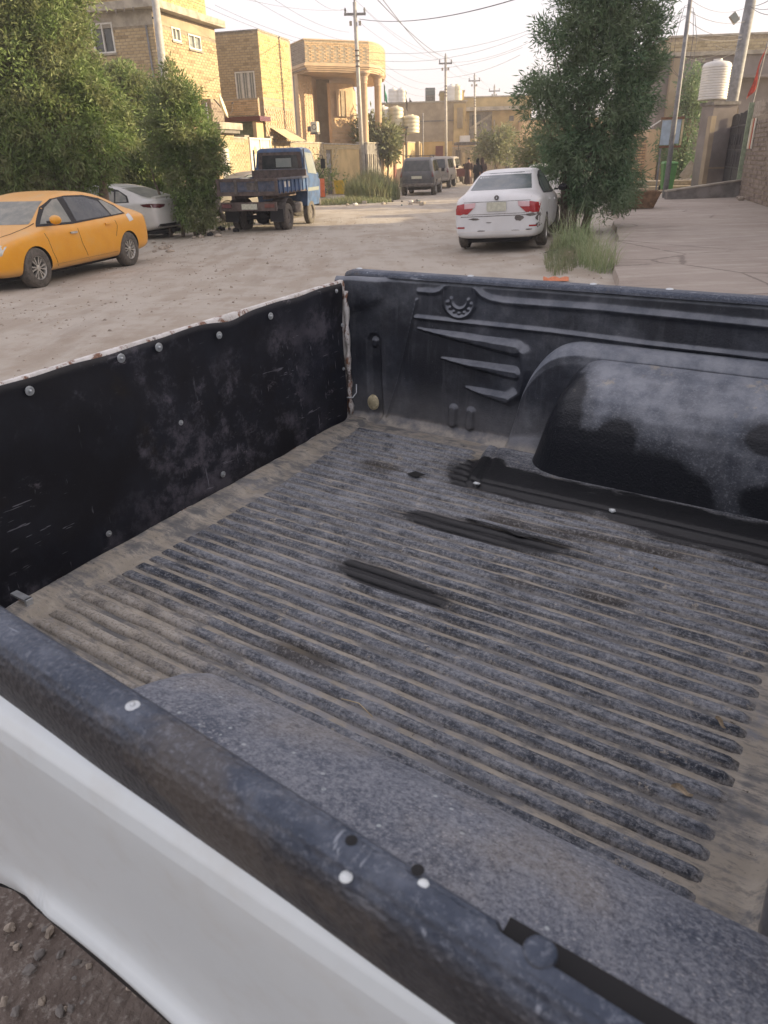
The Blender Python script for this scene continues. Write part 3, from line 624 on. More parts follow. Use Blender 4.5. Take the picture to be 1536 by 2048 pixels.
# painted body sides
AC, AR, AZ = -.42, .475, .49
BP = [(.2, 1.262), (.186, 1.252), (.1795, 1.247), (.1745, 1.239), (.1725, 1.226), (.1735, 1.208), (.179, 1.15), (.186, 1.08), (.191, 1.0), (.194, .9), (.197, .75), (.215, .52)]
def bodyv(z):
    for (v0, z0), (v1, z1) in zip(BP, BP[1:]):
        if z >= z1: return v0 + (v1 - v0) * (z0 - z) / (z0 - z1)
    return BP[-1][0]
def side_fn(sgn):
    def fn(a, b):
        u = -1.40 + a * 1.52; q = AR ** 2 - (u - AC) ** 2; zl = .52
        if q > 0: zl = max(.52, AZ + math.sqrt(q) - .022 * sm(-.535, -.510, u))
        if b < .35: z = 1.262 - b / .35 * .04
        else: z = 1.222 - (1.222 - zl) * ((b - .35) / .65)
        v = bodyv(z); d = math.hypot(u - AC, z - AZ)
        v -= .012 * math.exp(-((d - AR - .030) / .012) ** 2) * sm(1.24, 1.15, z) * (.25 + .75 * sm(-.60, -.50, u)); v += .012 * sm(AR + .012, AR, d) * (1 if q > 0 else 0)
        v += .03 * sm(-1.30, -1.40, u)
        return (u, v if sgn < 0 else 2.0 - v, z)
    return fn
mb = MB().grid(side_fn(-1), 220, 70); bs = pkp('side_panel', mb, M['pickpaint'], smooth=True)
mb = MB().grid(side_fn(1), 80, 40); mb.f = [f[::-1] for f in mb.f]; pkp('side_panel', mb, M['pickpaint'], smooth=True)
for s_ in (-1, 1):
    mb = MB().grid(lambda a, b: (AC + (AR - .004) * math.cos(math.pi * a * .70), (1. + s_ * (.80 - .08 * b)), min(AZ + (AR - .004) * math.sin(math.pi * a * .70), 1.2 if b < .1 else .868)), 30, 12); pkp('wheel_well', mb, M['dark'], smooth=True)
TY = [(.20, -.1), (.30, -.105), (.335, -.085), (.345, -.05), (.347, 0), (.345, .05), (.335, .085), (.30, .105), (.20, .1)]
def wheel(parent, c, r, w_, rim='alloy', spokes=6, side=1, tyre='tyre', ax='Y', solid=False):
    """c centre; the wheel faces side along local Y"""
    s_ = r / .347; Mx = Matrix.Translation(c) @ Matrix.Rotation(R(-90 * side), 4, 'X')
    k_ = w_ / .21
    t = MB().lathe([(a * s_, b * k_) for a, b in TY], 32, Mx).mesh('wheel', M[tyre], True); o = link('wheel', t, parent)
    ri = .205 * s_; zf = w_ * .42
    mb = MB().lathe([(ri * 1.02, -zf), (ri * 1.02, zf), (ri * .95, zf * 1.04), (ri * .90, zf * .86), (ri * .88, zf * .2)], 32, Mx)
    mb.lathe([(ri * .26, zf * .3), (ri * .24, zf * .92), (ri * .14, zf * 1.0), (.0001, zf * 1.0)], 16, Mx)
    if solid: mb.lathe([(ri * .95, zf * .5), (ri * .5, zf * .75), (ri * .2, zf * .8)], 24, Mx)
    else:
        for i in range(spokes):
            for q in (-.10, .10):
                a = 2 * math.pi * i / spokes + q * 1.3; a2 = 2 * math.pi * i / spokes + q * 2.2
                mb.prism([(ri * .2 * math.cos(a - .16), ri * .2 * math.sin(a - .16)), (ri * .92 * math.cos(a2 - .085), ri * .92 * math.sin(a2 - .085)), (ri * .92 * math.cos(a2 + .085), ri * .92 * math.sin(a2 + .085)), (ri * .2 * math.cos(a + .16), ri * .2 * math.sin(a + .16))], zf * .5, zf * .90, Mx)
    mb.build('rim', M[rim], o, smooth=40)
    MB().lathe([(ri * .94, -zf * .3), (.0001, -zf * .3)], 20, Mx).build('brake_disc', M['dark'], o)
    return o
for u_, v_, sd in ((AC + .1, .335, -1), (AC + .1, 1.665, 1), (2.35, .335, -1), (2.35, 1.665, 1)):
    o = wheel(pk, Vector((u_, v_, .345)) + OFF, .347, .2, side=-sd * 1.)
# cab and chassis (mostly outside the picture)
pkp('chassis', MB().box(-1.2, 3., .62, .78, .48, .62).box(-1.2, 3., 1.22, 1.38, .48, .62).box(-.45, -.3, .45, 1.55, .30, .40).box(2.3, 2.42, .45, 1.55, .30, .40), M['dark'])
def cabsec(u):
    T = lerp([(.13, 1.55), (.22, 1.83), (.5, 1.88), (1.2, 1.88), (1.45, 1.80), (1.95, 1.38), (2.05, 1.28), (2.9, 1.18), (3.05, 1.0), (3.1, .7)], u); B = lerp([(.13, 1.30), (2.0, 1.26), (2.9, 1.10), (3.1, .68)], u)
    return [(.80, .50), (.815, .8), (.82, B - .08), (.79, B), (lerp([(.13, .70), (1.4, .66), (2.0, .76), (3.1, .7)], u), T - .04 if T > B + .1 else B + .02), (.55, T), (0, T + .01)]
cm = MB(); us_ = [.13, .16, .22, .35, .6, .9, 1.2, 1.45, 1.7, 1.95, 2.05, 2.4, 2.7, 2.9, 3.0, 3.08, 3.1]
for u in us_:
    s_ = cabsec(u); ring = [(u, 1 - a, z) for a, z in s_] + [(u, 1 + a, z) for a, z in s_[-2::-1]]; cm.v += ring
n = len(ring)
for i in range(len(us_) - 1):
    for j in range(n - 1): q = i * n + j; cm.f.append((q, q + 1, q + n + 1, q + n))
cm.f.append(tuple(range(n))); cm.f.append(tuple(reversed(range((len(us_) - 1) * n, len(us_) * n))))
pkp('cab', cm, M['pickpaint'], smooth=35)
pkp('rear_window', MB().grid(lambda a, b: (.125 + .07 * b, .42 + a * 1.16, 1.38 + b * .36), 4, 3), M['glass'])

# bits lying in the bed
def pebble(name, label, cat, u, v, z, s_, mat, lift=0.):
    bm = bmesh.new(); bmesh.ops.create_icosphere(bm, subdivisions=2, radius=1.)
    for q in bm.verts: q.co = Vector((q.co.x * s_[0], q.co.y * s_[1], q.co.z * s_[2])) * (1 + .18 * math.sin(q.co.x * 5 + q.co.y * 7 + u * 50))
    me = bpy.data.meshes.new(name); bm.to_mesh(me); bm.free(); me.materials.append(mat); me.polygons.foreach_set('use_smooth', [True] * len(me.polygons))
    return tag(link(name, me, None, tw(u, v, z + s_[2] * .8), (0, 0, TA)), label, cat)
pebble('pebble', 'small white pebble on the wet black ledge below the wheel arch hump', 'pebble', -.395, 1.46, FZ + .009, (.008, .006, .005), M['whitecap'])
pebble('pebble', 'tiny pale stone chip at the wet corner of the arch ledge', 'pebble', -.72, 1.445, FZ + .009, (.009, .005, .003), M['whitecap'])
def leafbit(u, v, z, L_, rz, label, mat, name='dry_leaf'):
    mb = MB(); n = 6
    for i in range(n + 1):
        t = i / n; w_ = L_ * .24 * math.sin(math.pi * min(.98, max(.03, t))); mb.v += [(L_ * (t - .5), -w_, .004 * math.sin(t * 5)), (L_ * (t - .5), 0, -.001), (L_ * (t - .5), w_, .005 * math.sin(t * 4 + 1))]
    for i in range(n):
        for j in (0, 1): mb.f.append((3 * i + j, 3 * i + 3 + j, 3 * i + 4 + j, 3 * i + 1 + j))
    return tag(mb.build(name, mat, None, True, loc=tw(u, v, z + .003), rot=(.1, .2, TA + rz)), label, 'leaf')
M['leafdry'] = simple('dry_leaf_brown', (.40, .32, .22), .9, sc_=90, var=.35)
leafbit(-.072, .735, FZ + .011, .028, .3, 'crumpled brown dry leaf lying across the ribs near the front of the bed', M['leafdry'])
leafbit(-.058, .885, FZ + .011, .018, -.4, 'small tan leaf scrap on a rib towards the front of the bed', M['leafdry'])
leafbit(-.245, 1.255, FZ + .011, .016, .9, 'curled brown leaf lying below the wet patch beside the arch ledge', M['leafdry'])
tag(MB().tube([tw(-.53, .648, FZ + .012), tw(-.50, .650, FZ + .016), tw(-.47, .641, FZ + .012)], .0008, 4).build('straw', M['canvas'], smooth=True), 'pale dry straw lying on the ribs beside the near arch', 'straw')
# ================================================================== CARS
def body_from(stations, paint, dark='dark', wheels=(), wr=.36, W=.9, sub=2):
    """stations: (x, half width, z bottom, z belt, roof half width, z top), rear to front"""
    mb = MB(); n = None
    for x, w_, zb, zs, wr_, zt in stations:
        h = zs - zb
        half = [(0, zb), (w_ * .80, zb), (w_ * .955, zb + .05), (w_ * .99, zb + h * .30), (w_, zb + h * .58), (w_ * .975, zs - .04), (w_ * .93, zs), (wr_, zt - .045), (wr_ * .86, zt - .012), (wr_ * .45, zt), ]
        ring = [(x, y, z) for y, z in half] + [(x, 0, zt + .004)] + [(x, -y, z) for y, z in half[:0:-1]]
        mb.v += ring; n = len(ring)
    m_ = len(stations)
    for i in range(m_ - 1):
        for j in range(n): k2 = (j + 1) % n; mb.f.append((i * n + j, i * n + k2, (i + 1) * n + k2, (i + 1) * n + j))
    for base, rev in ((0, False), ((m_ - 1) * n, True)):           # end caps as quads
        for j in range(n // 2):
            a, b, c, d = j, j + 1, (n - j - 1) % n, (n - j) % n
            f = [base + a, base + b, base + c, base + d]; f = list(dict.fromkeys(f))
            if len(f) > 2: mb.f.append(tuple(reversed(f)) if not rev else tuple(f))
    me = mb.mesh('body', [M[paint], M[dark]], True, merge=True)
    o = bpy.data.objects.new('tmp_body', me); col.objects.link(o)
    ss = o.modifiers.new('s', 'SUBSURF'); ss.levels = sub; ss.render_levels = sub
    cut = []
    for x in wheels:
        for sgn in (1, -1):
            c = MB().lathe([(.0001, -.2), (wr, -.2), (wr, .2), (.0001, .2)], 28, Matrix.Translation((x, sgn * (W - .05), wr * .88)) @ Matrix.Rotation(R(90), 4, 'X'))
            cm_ = c.mesh('cut', M[dark], merge=True); co = bpy.data.objects.new('cut', cm_); col.objects.link(co); cut.append(co)
            b = o.modifiers.new('b', 'BOOLEAN'); b.operation = 'DIFFERENCE'; b.object = co; b.solver = 'EXACT'; b.material_mode = 'TRANSFER'
    dg = bpy.context.evaluated_depsgraph_get(); dg.update(); me2 = bpy.data.meshes.new_from_object(o.evaluated_get(dg)); me2.name = 'body'
    bpy.data.objects.remove(o)
    for c in cut: bpy.data.objects.remove(c)
    me2.polygons.foreach_set('use_smooth', [True] * len(me2.polygons))
    try: me2.set_sharp_from_angle(angle=R(38))
    except Exception: pass
    bv = BVHTree.FromPolygons([v.co.copy() for v in me2.vertices], [tuple(p.vertices) for p in me2.polygons])
    return me2, bv
AX = {'+y': ((0, -1, 0), lambda a, b: (a, 3., b)), '-y': ((0, 1, 0), lambda a, b: (a, -3., b)), '-x': ((1, 0, 0), lambda a, b: (-6., a, b)), '+x': ((-1, 0, 0), lambda a, b: (6., a, b)), '+z': ((0, 0, -1), lambda a, b: (a, b, 4.))}
def panel(name, bv, poly, face, mat, parent, off=.004, cell=.05, thick=0., label=None):
    """a piece that follows the bodywork: the outline is cut into small cells and laid on the surface"""
    dr, fn = AX[face]; dr = Vector(dr); bm = bmesh.new()
    vs = [bm.verts.new((a, b, 0)) for a, b in poly]; bm.faces.new(vs)
    for ax in (0, 1):
        lo = min(p[ax] for p in poly); hi = max(p[ax] for p in poly); k_ = int((hi - lo) / cell)
        for i in range(1, k_ + 1):
            no = (1, 0, 0) if ax == 0 else (0, 1, 0); co = [0, 0, 0]; co[ax] = lo + (hi - lo) * i / (k_ + 1)
            bmesh.ops.bisect_plane(bm, geom=bm.verts[:] + bm.edges[:] + bm.faces[:], plane_co=co, plane_no=no)
    miss = []
    for v in bm.verts:
        p, nrm, _, _ = bv.ray_cast(Vector(fn(v.co.x, v.co.y)), dr)
        if p is None: miss.append(v)
        else: v.co = p - dr * off
    if miss: bmesh.ops.delete(bm, geom=miss, context='VERTS')
    if thick:
        r_ = bmesh.ops.extrude_face_region(bm, geom=bm.faces[:]); 
        for v in [q for q in r_['geom'] if isinstance(q, bmesh.types.BMVert)]: v.co -= dr * thick
    bmesh.ops.recalc_face_normals(bm, faces=bm.faces)
    me = bpy.data.meshes.new(name); bm.to_mesh(me); bm.free(); me.materials.append(M[mat]); me.polygons.foreach_set('use_smooth', [not thick] * len(me.polygons))
    o = link(name, me, parent)
    if label: o['label'] = label
    return o
def seam(bv, pts, face, parent, w_=.010, mat='dark', name='seam', off=.003):
    out = []
    for (a, b), (c, d) in zip(pts, pts[1:]):
        v = Vector((c - a, d - b)).normalized(); n_ = Vector((-v.y, v.x)) * w_ / 2
        out.append([(a + n_.x, b + n_.y), (a - n_.x, b - n_.y), (c - n_.x, d - n_.y), (c + n_.x, d + n_.y)])
    for q in out: panel(name, bv, q, face, mat, parent, off=off, cell=.12)
def inset(poly, k_):
    cx = sum(p[0] for p in poly) / len(poly); cy = sum(p[1] for p in poly) / len(poly)
    return [(cx + (a - cx) * k_, cy + (b - cy) * k_) for a, b in poly]
def mirror(poly): return [(-a, b) for a, b in poly]
def place(o, x, y, hd, z=None, roll=0.):
    o.location = (x, y, gz(x, y) if z is None else z); o.rotation_euler = (roll, 0, R(90 - hd))

# ---- orange saloon on the left, facing the camera
SED = [(-2.27, .66, .36, .78, .5, .86), (-2.2, .80, .27, .92, .64, 1.00), (-1.95, .86, .24, .97, .70, 1.07), (-1.62, .885, .22, .97, .68, 1.13), (-1.15, .895, .2, .96, .63, 1.34), (-.65, .895, .2, .94, .60, 1.455), (-.05, .895, .2, .925, .60, 1.475), (.45, .895, .2, .91, .61, 1.41), (.85, .895, .2, .91, .64, 1.20), (1.15, .89, .2, .90, .69, 1.00), (1.6, .875, .2, .85, .70, .93), (2.0, .82, .22, .76, .62, .82), (2.22, .68, .27, .62, .52, .69), (2.28, .55, .34, .56, .42, .62)]
WBF, WBR = 1.36, -1.33
def saloon(stations, paint, name, label, cat, x, y, hd, glass='glassD', z=None, roll=0., group=None, wr=.345, wsz=.315, spokes=6, detail='front', rim='alloy', zk=1.):
    def panel(nm, b_, poly, *a, **k): return globals()['panel'](nm, b_, [(x_, z_ * zk) for x_, z_ in poly] if a[0] != '+z' else poly, *a, **k)
    def seam(b_, pts, *a, **k): return globals()['seam'](b_, [(x_, z_ * zk) for x_, z_ in pts] if a[0] != '+z' else pts, *a, **k)
    me, bv = body_from(stations, paint, wheels=(WBF, WBR), wr=wr, W=.9)
    t = thing(name, label, cat, group=group); body = link('body', me, t); place(t, x, y, hd, z, roll)
    for sgn, fc in ((1, '+y'), (-1, '-y')):
        fw_ = [(.98, .99), (.30, .965), (.26, 1.36), (.38, 1.365), (.60, 1.27)]
        panel('window_surround', bv, [(1.10, .955), (.26, .935), (-1.42, .99), (-1.28, 1.15), (-.93, 1.30), (-.5, 1.375), (.0, 1.39), (.38, 1.355), (.70, 1.24)], fc, 'black', t, .006)
        panel('front_side_window', bv, [(.98, .99), (.26, .97), (.24, 1.35), (.36, 1.34), (.64, 1.225)], fc, glass, t, .012)
        panel('rear_side_window', bv, [(.12, .97), (-.92, .995), (-.82, 1.25), (-.45, 1.35), (.08, 1.365)], fc, 'glass' if detail == 'front' else glass, t, .012)
        panel('quarter_window', bv, [(-.96, .995), (-1.34, 1.01), (-1.24, 1.13), (-.98, 1.26), (-.87, 1.265)], fc, glass, t, .012)
        seam(bv, [(.20, .96), (.16, .60), (.0, .30)], fc, t); seam(bv, [(1.10, .95), (1.02, .75), (.98, .55), (.86, .30)], fc, t)
        seam(bv, [(-.95, .98), (-1.0, .80), (-.90, .62)], fc, t); seam(bv, [(1.0, .70), (.5, .72), (-.2, .76), (-1.0, .80)], fc, t, .006, paint)
        seam(bv, [(.93, .28), (-.92, .28)], fc, t, .11, 'steel', 'sill_panel', .006)
        for hx, hz in ((.34, .80), (-.72, .86)): panel('door_handle', bv, [(hx - .09, hz - .018), (hx + .09, hz - .014), (hx + .09, hz + .016), (hx - .09, hz + .016)], fc, 'alloy' if (detail == 'front' and hx > 0) else paint, t, .006, thick=.022)
        # mirror
        mbm = bmesh.new(); bmesh.ops.create_icosphere(mbm, subdivisions=2, radius=1.)
        for v in mbm.verts: v.co = Vector((v.co.x * .07 + .88, sgn * (.985 + v.co.y * .105), v.co.z * .075 + 1.00))
        mm = bpy.data.meshes.new('mirror'); mbm.to_mesh(mm); mbm.free(); mm.materials.append(M[paint if detail == 'front' else 'black']); mm.polygons.foreach_set('use_smooth', [True] * len(mm.polygons)); link('mirror', mm, t)
        MB().box(.85, .91, sgn * .86 - .03, sgn * .86 + .05, .95, .985).build('mirror_arm', M['black'], t)
        for wx in (WBF, WBR): wheel(t, (wx, sgn * .775, wsz), wsz, .20, rim=rim, spokes=spokes, side=sgn)
    panel('windscreen', bv, [(-.66, 1.0), (.66, 1.0), (.55, 1.33), (-.55, 1.33)], '+x', glass, t, .010); 
    panel('rear_window', bv, [(-.60, 1.10), (.60, 1.10), (.50, 1.385), (-.50, 1.385)], '-x', glass, t, .006)
    seam(bv, [(1.05, -.70), (1.6, -.66), (2.10, -.50), (2.15, .0), (2.10, .50), (1.6, .66), (1.05, .70)], '+z', t, .012)
    for s_ in (1, -1): panel('headlight', bv, [(s_ * .50, .62), (s_ * .52, .70), (s_ * .74, .755), (s_ * .80, .73), (s_ * .78, .60), (s_ * .62, .57)], '+x', 'lampc', t, .008)
    panel('grille', bv, [(-.36, .60), (.36, .60), (.38, .69), (-.38, .69)], '+x', 'steel', t, .006); panel('lower_grille', bv, [(-.5, .33), (.5, .33), (.42, .45), (-.42, .45)], '+x', 'dark', t, .006)
    for s_ in (1, -1): panel('fog_lamp', bv, [(s_ * .56, .37), (s_ * .72, .39), (s_ * .72, .46), (s_ * .60, .46)], '+x', 'steel', t, .008)
    MB().box(-2.0, 2.0, -.6, .6, .16, .26).build('underside', M['dark'], t)
    return t, bv
a_ = Vector((-5.43, 12.3, 0)); b_ = Vector((-4.77, 14.85, 0)); hd = math.degrees(math.atan2(a_.x - b_.x, a_.y - b_.y)); c_ = (a_ + b_) / 2; hv = Vector((math.sin(R(hd)), math.cos(R(hd)), 0)); lv = Vector((-hv.y, hv.x, 0))
c_ = c_ - hv * .015 - lv * .86
taxi, tbv = saloon([(q[0], q[1], q[2], *([q[3] * .965, q[4], q[5] * .955])) for q in SED], 'taxi', 'saloon_car', 'dusty orange saloon car parked facing the camera on the dirt street', 'car', c_.x, c_.y, hd, z=gz(c_.x, c_.y) - .0, zk=.955)
panel('fuel_flap', tbv, [(-1.44, .80), (-1.40, .92), (-1.54, .95), (-1.60, .82)], '+y', 'carw', taxi, .005, label='white fuel flap that does not match the orange body')
# ---- white saloon in the road, seen from behind
S2 = [(-2.25, .70, .34, .80, .55, .90), (-2.21, .81, .25, .93, .66, 1.015), (-1.98, .855, .23, .975, .71, 1.075), (-1.72, .865, .22, .975, .68, 1.10), (-1.2, .87, .2, .96, .60, 1.345), (-.75, .87, .2, .94, .575, 1.44), (-.1, .87, .2, .925, .575, 1.455), (.45, .87, .2, .91, .59, 1.40), (.85, .87, .2, .91, .63, 1.20), (1.15, .86, .2, .90, .68, 1.00), (1.6, .85, .2, .85, .69, .93), (2.0, .80, .22, .76, .6, .82), (2.2, .66, .27, .62, .5, .69), (2.25, .53, .34, .56, .42, .62)]
wp = gp(1070, 481, .0); hd2 = 17.5; hv = Vector((math.sin(R(hd2)), math.cos(R(hd2)), 0)); lv = Vector((-hv.y, hv.x, 0))
c2 = wp + hv * .95 + lv * .80 + Vector((.20, 0, 0))
wsal, wbv = saloon(S2, 'carw', 'saloon_car', 'white saloon car with battered rear bumper parked beside the bushy tree', 'car', c2.x, c2.y, hd2, glass='glassB', z=gz(c2.x, c2.y) + .02, roll=R(-2.0), detail='rear', wsz=.31)
for s_ in (1, -1):
    panel('tail_lamp', wbv, [(s_ * .80, .70), (s_ * .82, .86), (s_ * .62, .895), (s_ * .60, .72), (s_ * .70, .69)], '-x', 'red', wsal, .010); panel('tail_lamp', wbv, [(s_ * .62, .80), (s_ * .62, .885), (s_ * .40, .90), (s_ * .42, .81)], '-x', 'pink', wsal, .012)
    panel('tail_lamp', wbv, [(s_ * .62, .70), (s_ * .62, .80), (s_ * .44, .805), (s_ * .56, .70)], '-x', 'red', wsal, .011)
    panel('reflector', wbv, [(s_ * .62, .445), (s_ * .80, .445), (s_ * .80, .475), (s_ * .62, .475)], '-x', 'red', wsal, .008)
pl = panel('number_plate', wbv, [(-.185, .74), (.185, .74), (.185, .90), (-.185, .90)], '-x', 'plate', wsal, .018, thick=.004)
for i in range(6): MB().box(-2.262, -2.2598, -.11 + i * .04, -.09 + i * .04, .845, .875).build('plate_digit', M['steel'], pl)
seam(wbv, [(-.66, 1.03), (-.63, .91), (.63, .91), (.66, 1.03)], '-x', wsal, .008, 'steel'); seam(wbv, [(-.80, .655), (.80, .655)], '-x', wsal, .012, 'steel'); seam(wbv, [(-.55, .69), (.55, .69)], '-x', wsal, .008, 'steel')
seam(wbv, [(-.74, .375), (.74, .375)], '-x', wsal, .016, 'carw2', 'bumper_crease', .012)
rc = random.Random(5)
for cy_, cz_, a, b in ((-.43, .60, .085, .06), (-.66, .66, .10, .03), (-.80, .60, .06, .10), (-.80, .70, .05, .08), (-.79, .47, .05, .05), (.42, .61, .12, .02), (.30, .39, .10, .014), (-.62, .395, .08, .012), (-.35, .385, .1, .010), (.15, .54, .06, .01)):
    pts = [(cy_ + a * (.6 + .6 * rc.random()) * math.cos(t_ * math.pi / 5), cz_ + b * (.55 + .6 * rc.random()) * math.sin(t_ * math.pi / 5)) for t_ in range(10)]
    panel('paint_chip', wbv, pts, '-x', 'steel', wsal, .006, cell=.05)
MB().lathe([(.045, 0), (.045, .006), (.033, .010), (.030, .005), (.0001, .005)], 20, Matrix.Translation((-2.238, 0, .975)) @ Matrix.Rotation(R(-78), 4, 'Y')).build('badge', M['steel'], wsal, smooth=40)
MB().box(-2.252, -2.244, -.012, .012, .955, .99).build('badge', M['zinc'], wsal)
MB().box(.2, .5, .1, .3, 1.0, 1.2).build('seat_headrest', M['redd'], wsal)
# ---- white hatch-like saloon half under the trees
S3 = [(-2.27, .72, .42, .70, .6, .98), (-2.22, .84, .34, .92, .72, 1.07), (-2.05, .88, .30, .99, .76, 1.10), (-1.75, .9, .24, .99, .70, 1.12), (-1.2, .905, .2, .97, .60, 1.32), (-.7, .905, .2, .95, .58, 1.43), (-.1, .905, .2, .93, .58, 1.45), (.45, .905, .2, .92, .6, 1.39), (.9, .9, .2, .91, .64, 1.18), (1.2, .89, .2, .90, .70, 1.0), (1.7, .87, .2, .85, .70, .92), (2.05, .80, .22, .74, .6, .8), (2.25, .6, .3, .6, .45, .66)]
p3 = gp(322, 455, -.12); hd3 = 197.; hv = Vector((math.sin(R(hd3)), math.cos(R(hd3)), 0)); lv = Vector((-hv.y, hv.x, 0))
pA = at(296, 430, 21.3); hd3 = -68.; hv = Vector((math.sin(R(hd3)), math.cos(R(hd3)), 0)); lv = Vector((-hv.y, hv.x, 0))
c3 = Vector((pA.x, pA.y, 0)) + hv * 2.0 + lv * (-.85)
sal3, bv3 = saloon(S3, 'carw2', 'saloon_car', 'white saloon car nosed into the bushes behind the orange saloon', 'car', c3.x, c3.y, hd3, glass='glassD', detail='rear', z=gz(c3.x, c3.y) - .02)
for s_ in (1, -1): panel('tail_lamp', bv3, [(s_ * .86, .86), (s_ * .84, .96), (s_ * .40, .93), (s_ * .45, .87), (s_ * .62, .84)], '-x', 'redd', sal3, .010)
for fc in ('+y', '-y'): panel('tail_lamp', bv3, [(-2.15, .86), (-2.10, .96), (-1.80, .94), (-1.90, .88)], fc, 'redd', sal3, .010)
panel('number_plate', bv3, [(-.25, .52), (.25, .52), (.25, .64), (-.25, .64)], '-x', 'plate', sal3, .012, thick=.004)
panel('diffuser', bv3, [(-.78, .36), (.78, .36), (.7, .44), (-.7, .44)], '-x', 'dark', sal3, .006); panel('spoiler', bv3, [(-2.16, -.62), (-2.06, -.66), (-2.06, .66), (-2.16, .62)], '+z', 'carw2', sal3, .0, thick=.05)
# ---- pale saloon behind the tipper
pw = gp(447, 445, -.14); hd4 = -80.; hv = Vector((math.sin(R(hd4)), math.cos(R(hd4)), 0)); lv = Vector((-hv.y, hv.x, 0))
hd4 = -128.; hv = Vector((math.sin(R(hd4)), math.cos(R(hd4)), 0)); lv = Vector((-hv.y, hv.x, 0))
cP = at(456, 430, 25.5); c4 = Vector((cP.x, cP.y, 0)) - hv * 1.36 - lv * .8
sal4, bv4 = saloon(SED, 'suvs', 'saloon_car', 'silver saloon car mostly hidden behind the tipper truck and bush', 'car', c4.x, c4.y, hd4, glass='glassL', detail='front', z=gz(c4.x, c4.y) + .02, spokes=5)
# ---- dark estate 4x4 and another behind it
SV = [(-2.42, .80, .62, .98, .62, 1.02), (-2.38, .88, .50, 1.08, .70, 1.20), (-2.30, .92, .44, 1.12, .72, 1.55), (-2.12, .935, .42, 1.13, .74, 1.80), (-1.6, .94, .42, 1.13, .75, 1.86), (-.3, .94, .42, 1.12, .75, 1.87), (.45, .94, .42, 1.11, .74, 1.83), (.75, .94, .42, 1.10, .75, 1.62), (1.12, .93, .42, 1.09, .80, 1.14), (1.7, .92, .42, 1.04, .82, 1.08), (2.2, .88, .44, .96, .78, 1.02), (2.38, .80, .50, .84, .7, .90)]
def suv(name, label, px, D, hd, paint, group, wide=1., rack=True, rearglass='glass'):
    me, bv = body_from(SV, paint, wheels=(1.42, -1.40), wr=.43, W=.95)
    t = thing(name, label, 'car', group=group); link('body', me, t)
    p = at(px, 390, D); hv = Vector((math.sin(R(hd)), math.cos(R(hd)), 0)); lv = Vector((-hv.y, hv.x, 0)); c = Vector((p.x, p.y, 0)) + hv * 2.4 + lv * .94; place(t, c.x, c.y, hd)
    for sgn, fc in ((1, '+y'), (-1, '-y')):
        for q in ([(.70, 1.18), (-.02, 1.18), (-.02, 1.70), (.35, 1.70)], [(-.12, 1.18), (-1.0, 1.18), (-1.0, 1.70), (-.12, 1.70)], [(-1.12, 1.18), (-2.05, 1.18), (-1.98, 1.68), (-1.12, 1.70)]): panel('side_window', bv, q, fc, rearglass, t, .008)
        seam(bv, [(-.07, 1.7), (-.07, .48)], fc, t); seam(bv, [(-1.06, 1.7), (-1.06, .9)], fc, t); seam(bv, [(.80, 1.15), (.85, .5)], fc, t)
        panel('side_moulding', bv, [(.85, .70), (-.85, .70), (-.85, .80), (.85, .80)], fc, 'suvs', t, .01, thick=.02)
        for wx in (1.42, -1.40): wheel(t, (wx, sgn * .80, .385), .385, .25, side=sgn, spokes=5)
        MB().box(.72, .84, sgn * 1.06 - .09, sgn * 1.06 + .09, 1.12, 1.30).build('mirror', M['black'], t, bevel=.02)
        panel('tail_lamp', bv, [(sgn * .78, .92), (sgn * .90, .92), (sgn * .88, 1.18), (sgn * .78, 1.18)], '-x', 'redd', t, .01)
    panel('rear_window', bv, [(-.70, 1.20), (.70, 1.20), (.62, 1.70), (-.62, 1.70)], '-x', rearglass, t, .008)
    panel('windscreen', bv, [(-.74, 1.20), (.74, 1.20), (.66, 1.72), (-.66, 1.72)], '+x', 'glass', t, .008)
    pl = panel('number_plate', bv, [(-.27, .84), (.27, .84), (.27, .97), (-.27, .97)], '-x', 'plate', t, .02, thick=.005); seam(bv, [(-.74, 1.14), (-.72, .78), (.72, .78), (.74, 1.14)], '-x', t, .010)
    MB().box(-2.56, -2.36, -.9, .9, .46, .62).build('rear_bumper', M['suvs'] if paint != 'suvp' else M['steel'], t, bevel=.04)
    MB().box(-2.2, 2.1, -.5, .5, .30, .46).build('chassis', M['dark'], t)
    if rack:
        mb = MB()
        for y in (-.66, .66): mb.box(-2.0, .3, y - .02, y + .02, 1.92, 1.96)
        for i in range(6): mb.box(-1.95 + i * .43, -1.91 + i * .43, -.66, .66, 1.90, 1.935)
        for x in (-1.9, -.3):
            for y in (-.64, .64): mb.box(x - .02, x + .02, y - .02, y + .02, 1.84, 1.93)
        mb.build('roof_rack', M['steel'], t)
    return t
suv('estate_car', 'dark grey four wheel drive with roof rack parked by the tall weeds', 869, 41.5, 10.5, 'suvp', 'four wheel drives parked in line')
suv('estate_car', 'second four wheel drive, parked directly ahead of the roof-racked one', 898, 50.5, 12.5, 'suvs', 'four wheel drives parked in line', rack=False)
suv('estate_car', 'third four wheel drive, farthest and most hidden in the parked line', 912, 60., 14., 'suvs', 'four wheel drives parked in line', rack=False)
# ---- white saloon beyond the bushy tree
p5 = at(1100, 365, 30.); sal5, bv5 = saloon(SED, 'carw2', 'saloon_car', 'white saloon car with its tail showing past the bushy tree', 'car', p5.x + .3, p5.y + 2., 20., glass='glass', detail='rear')
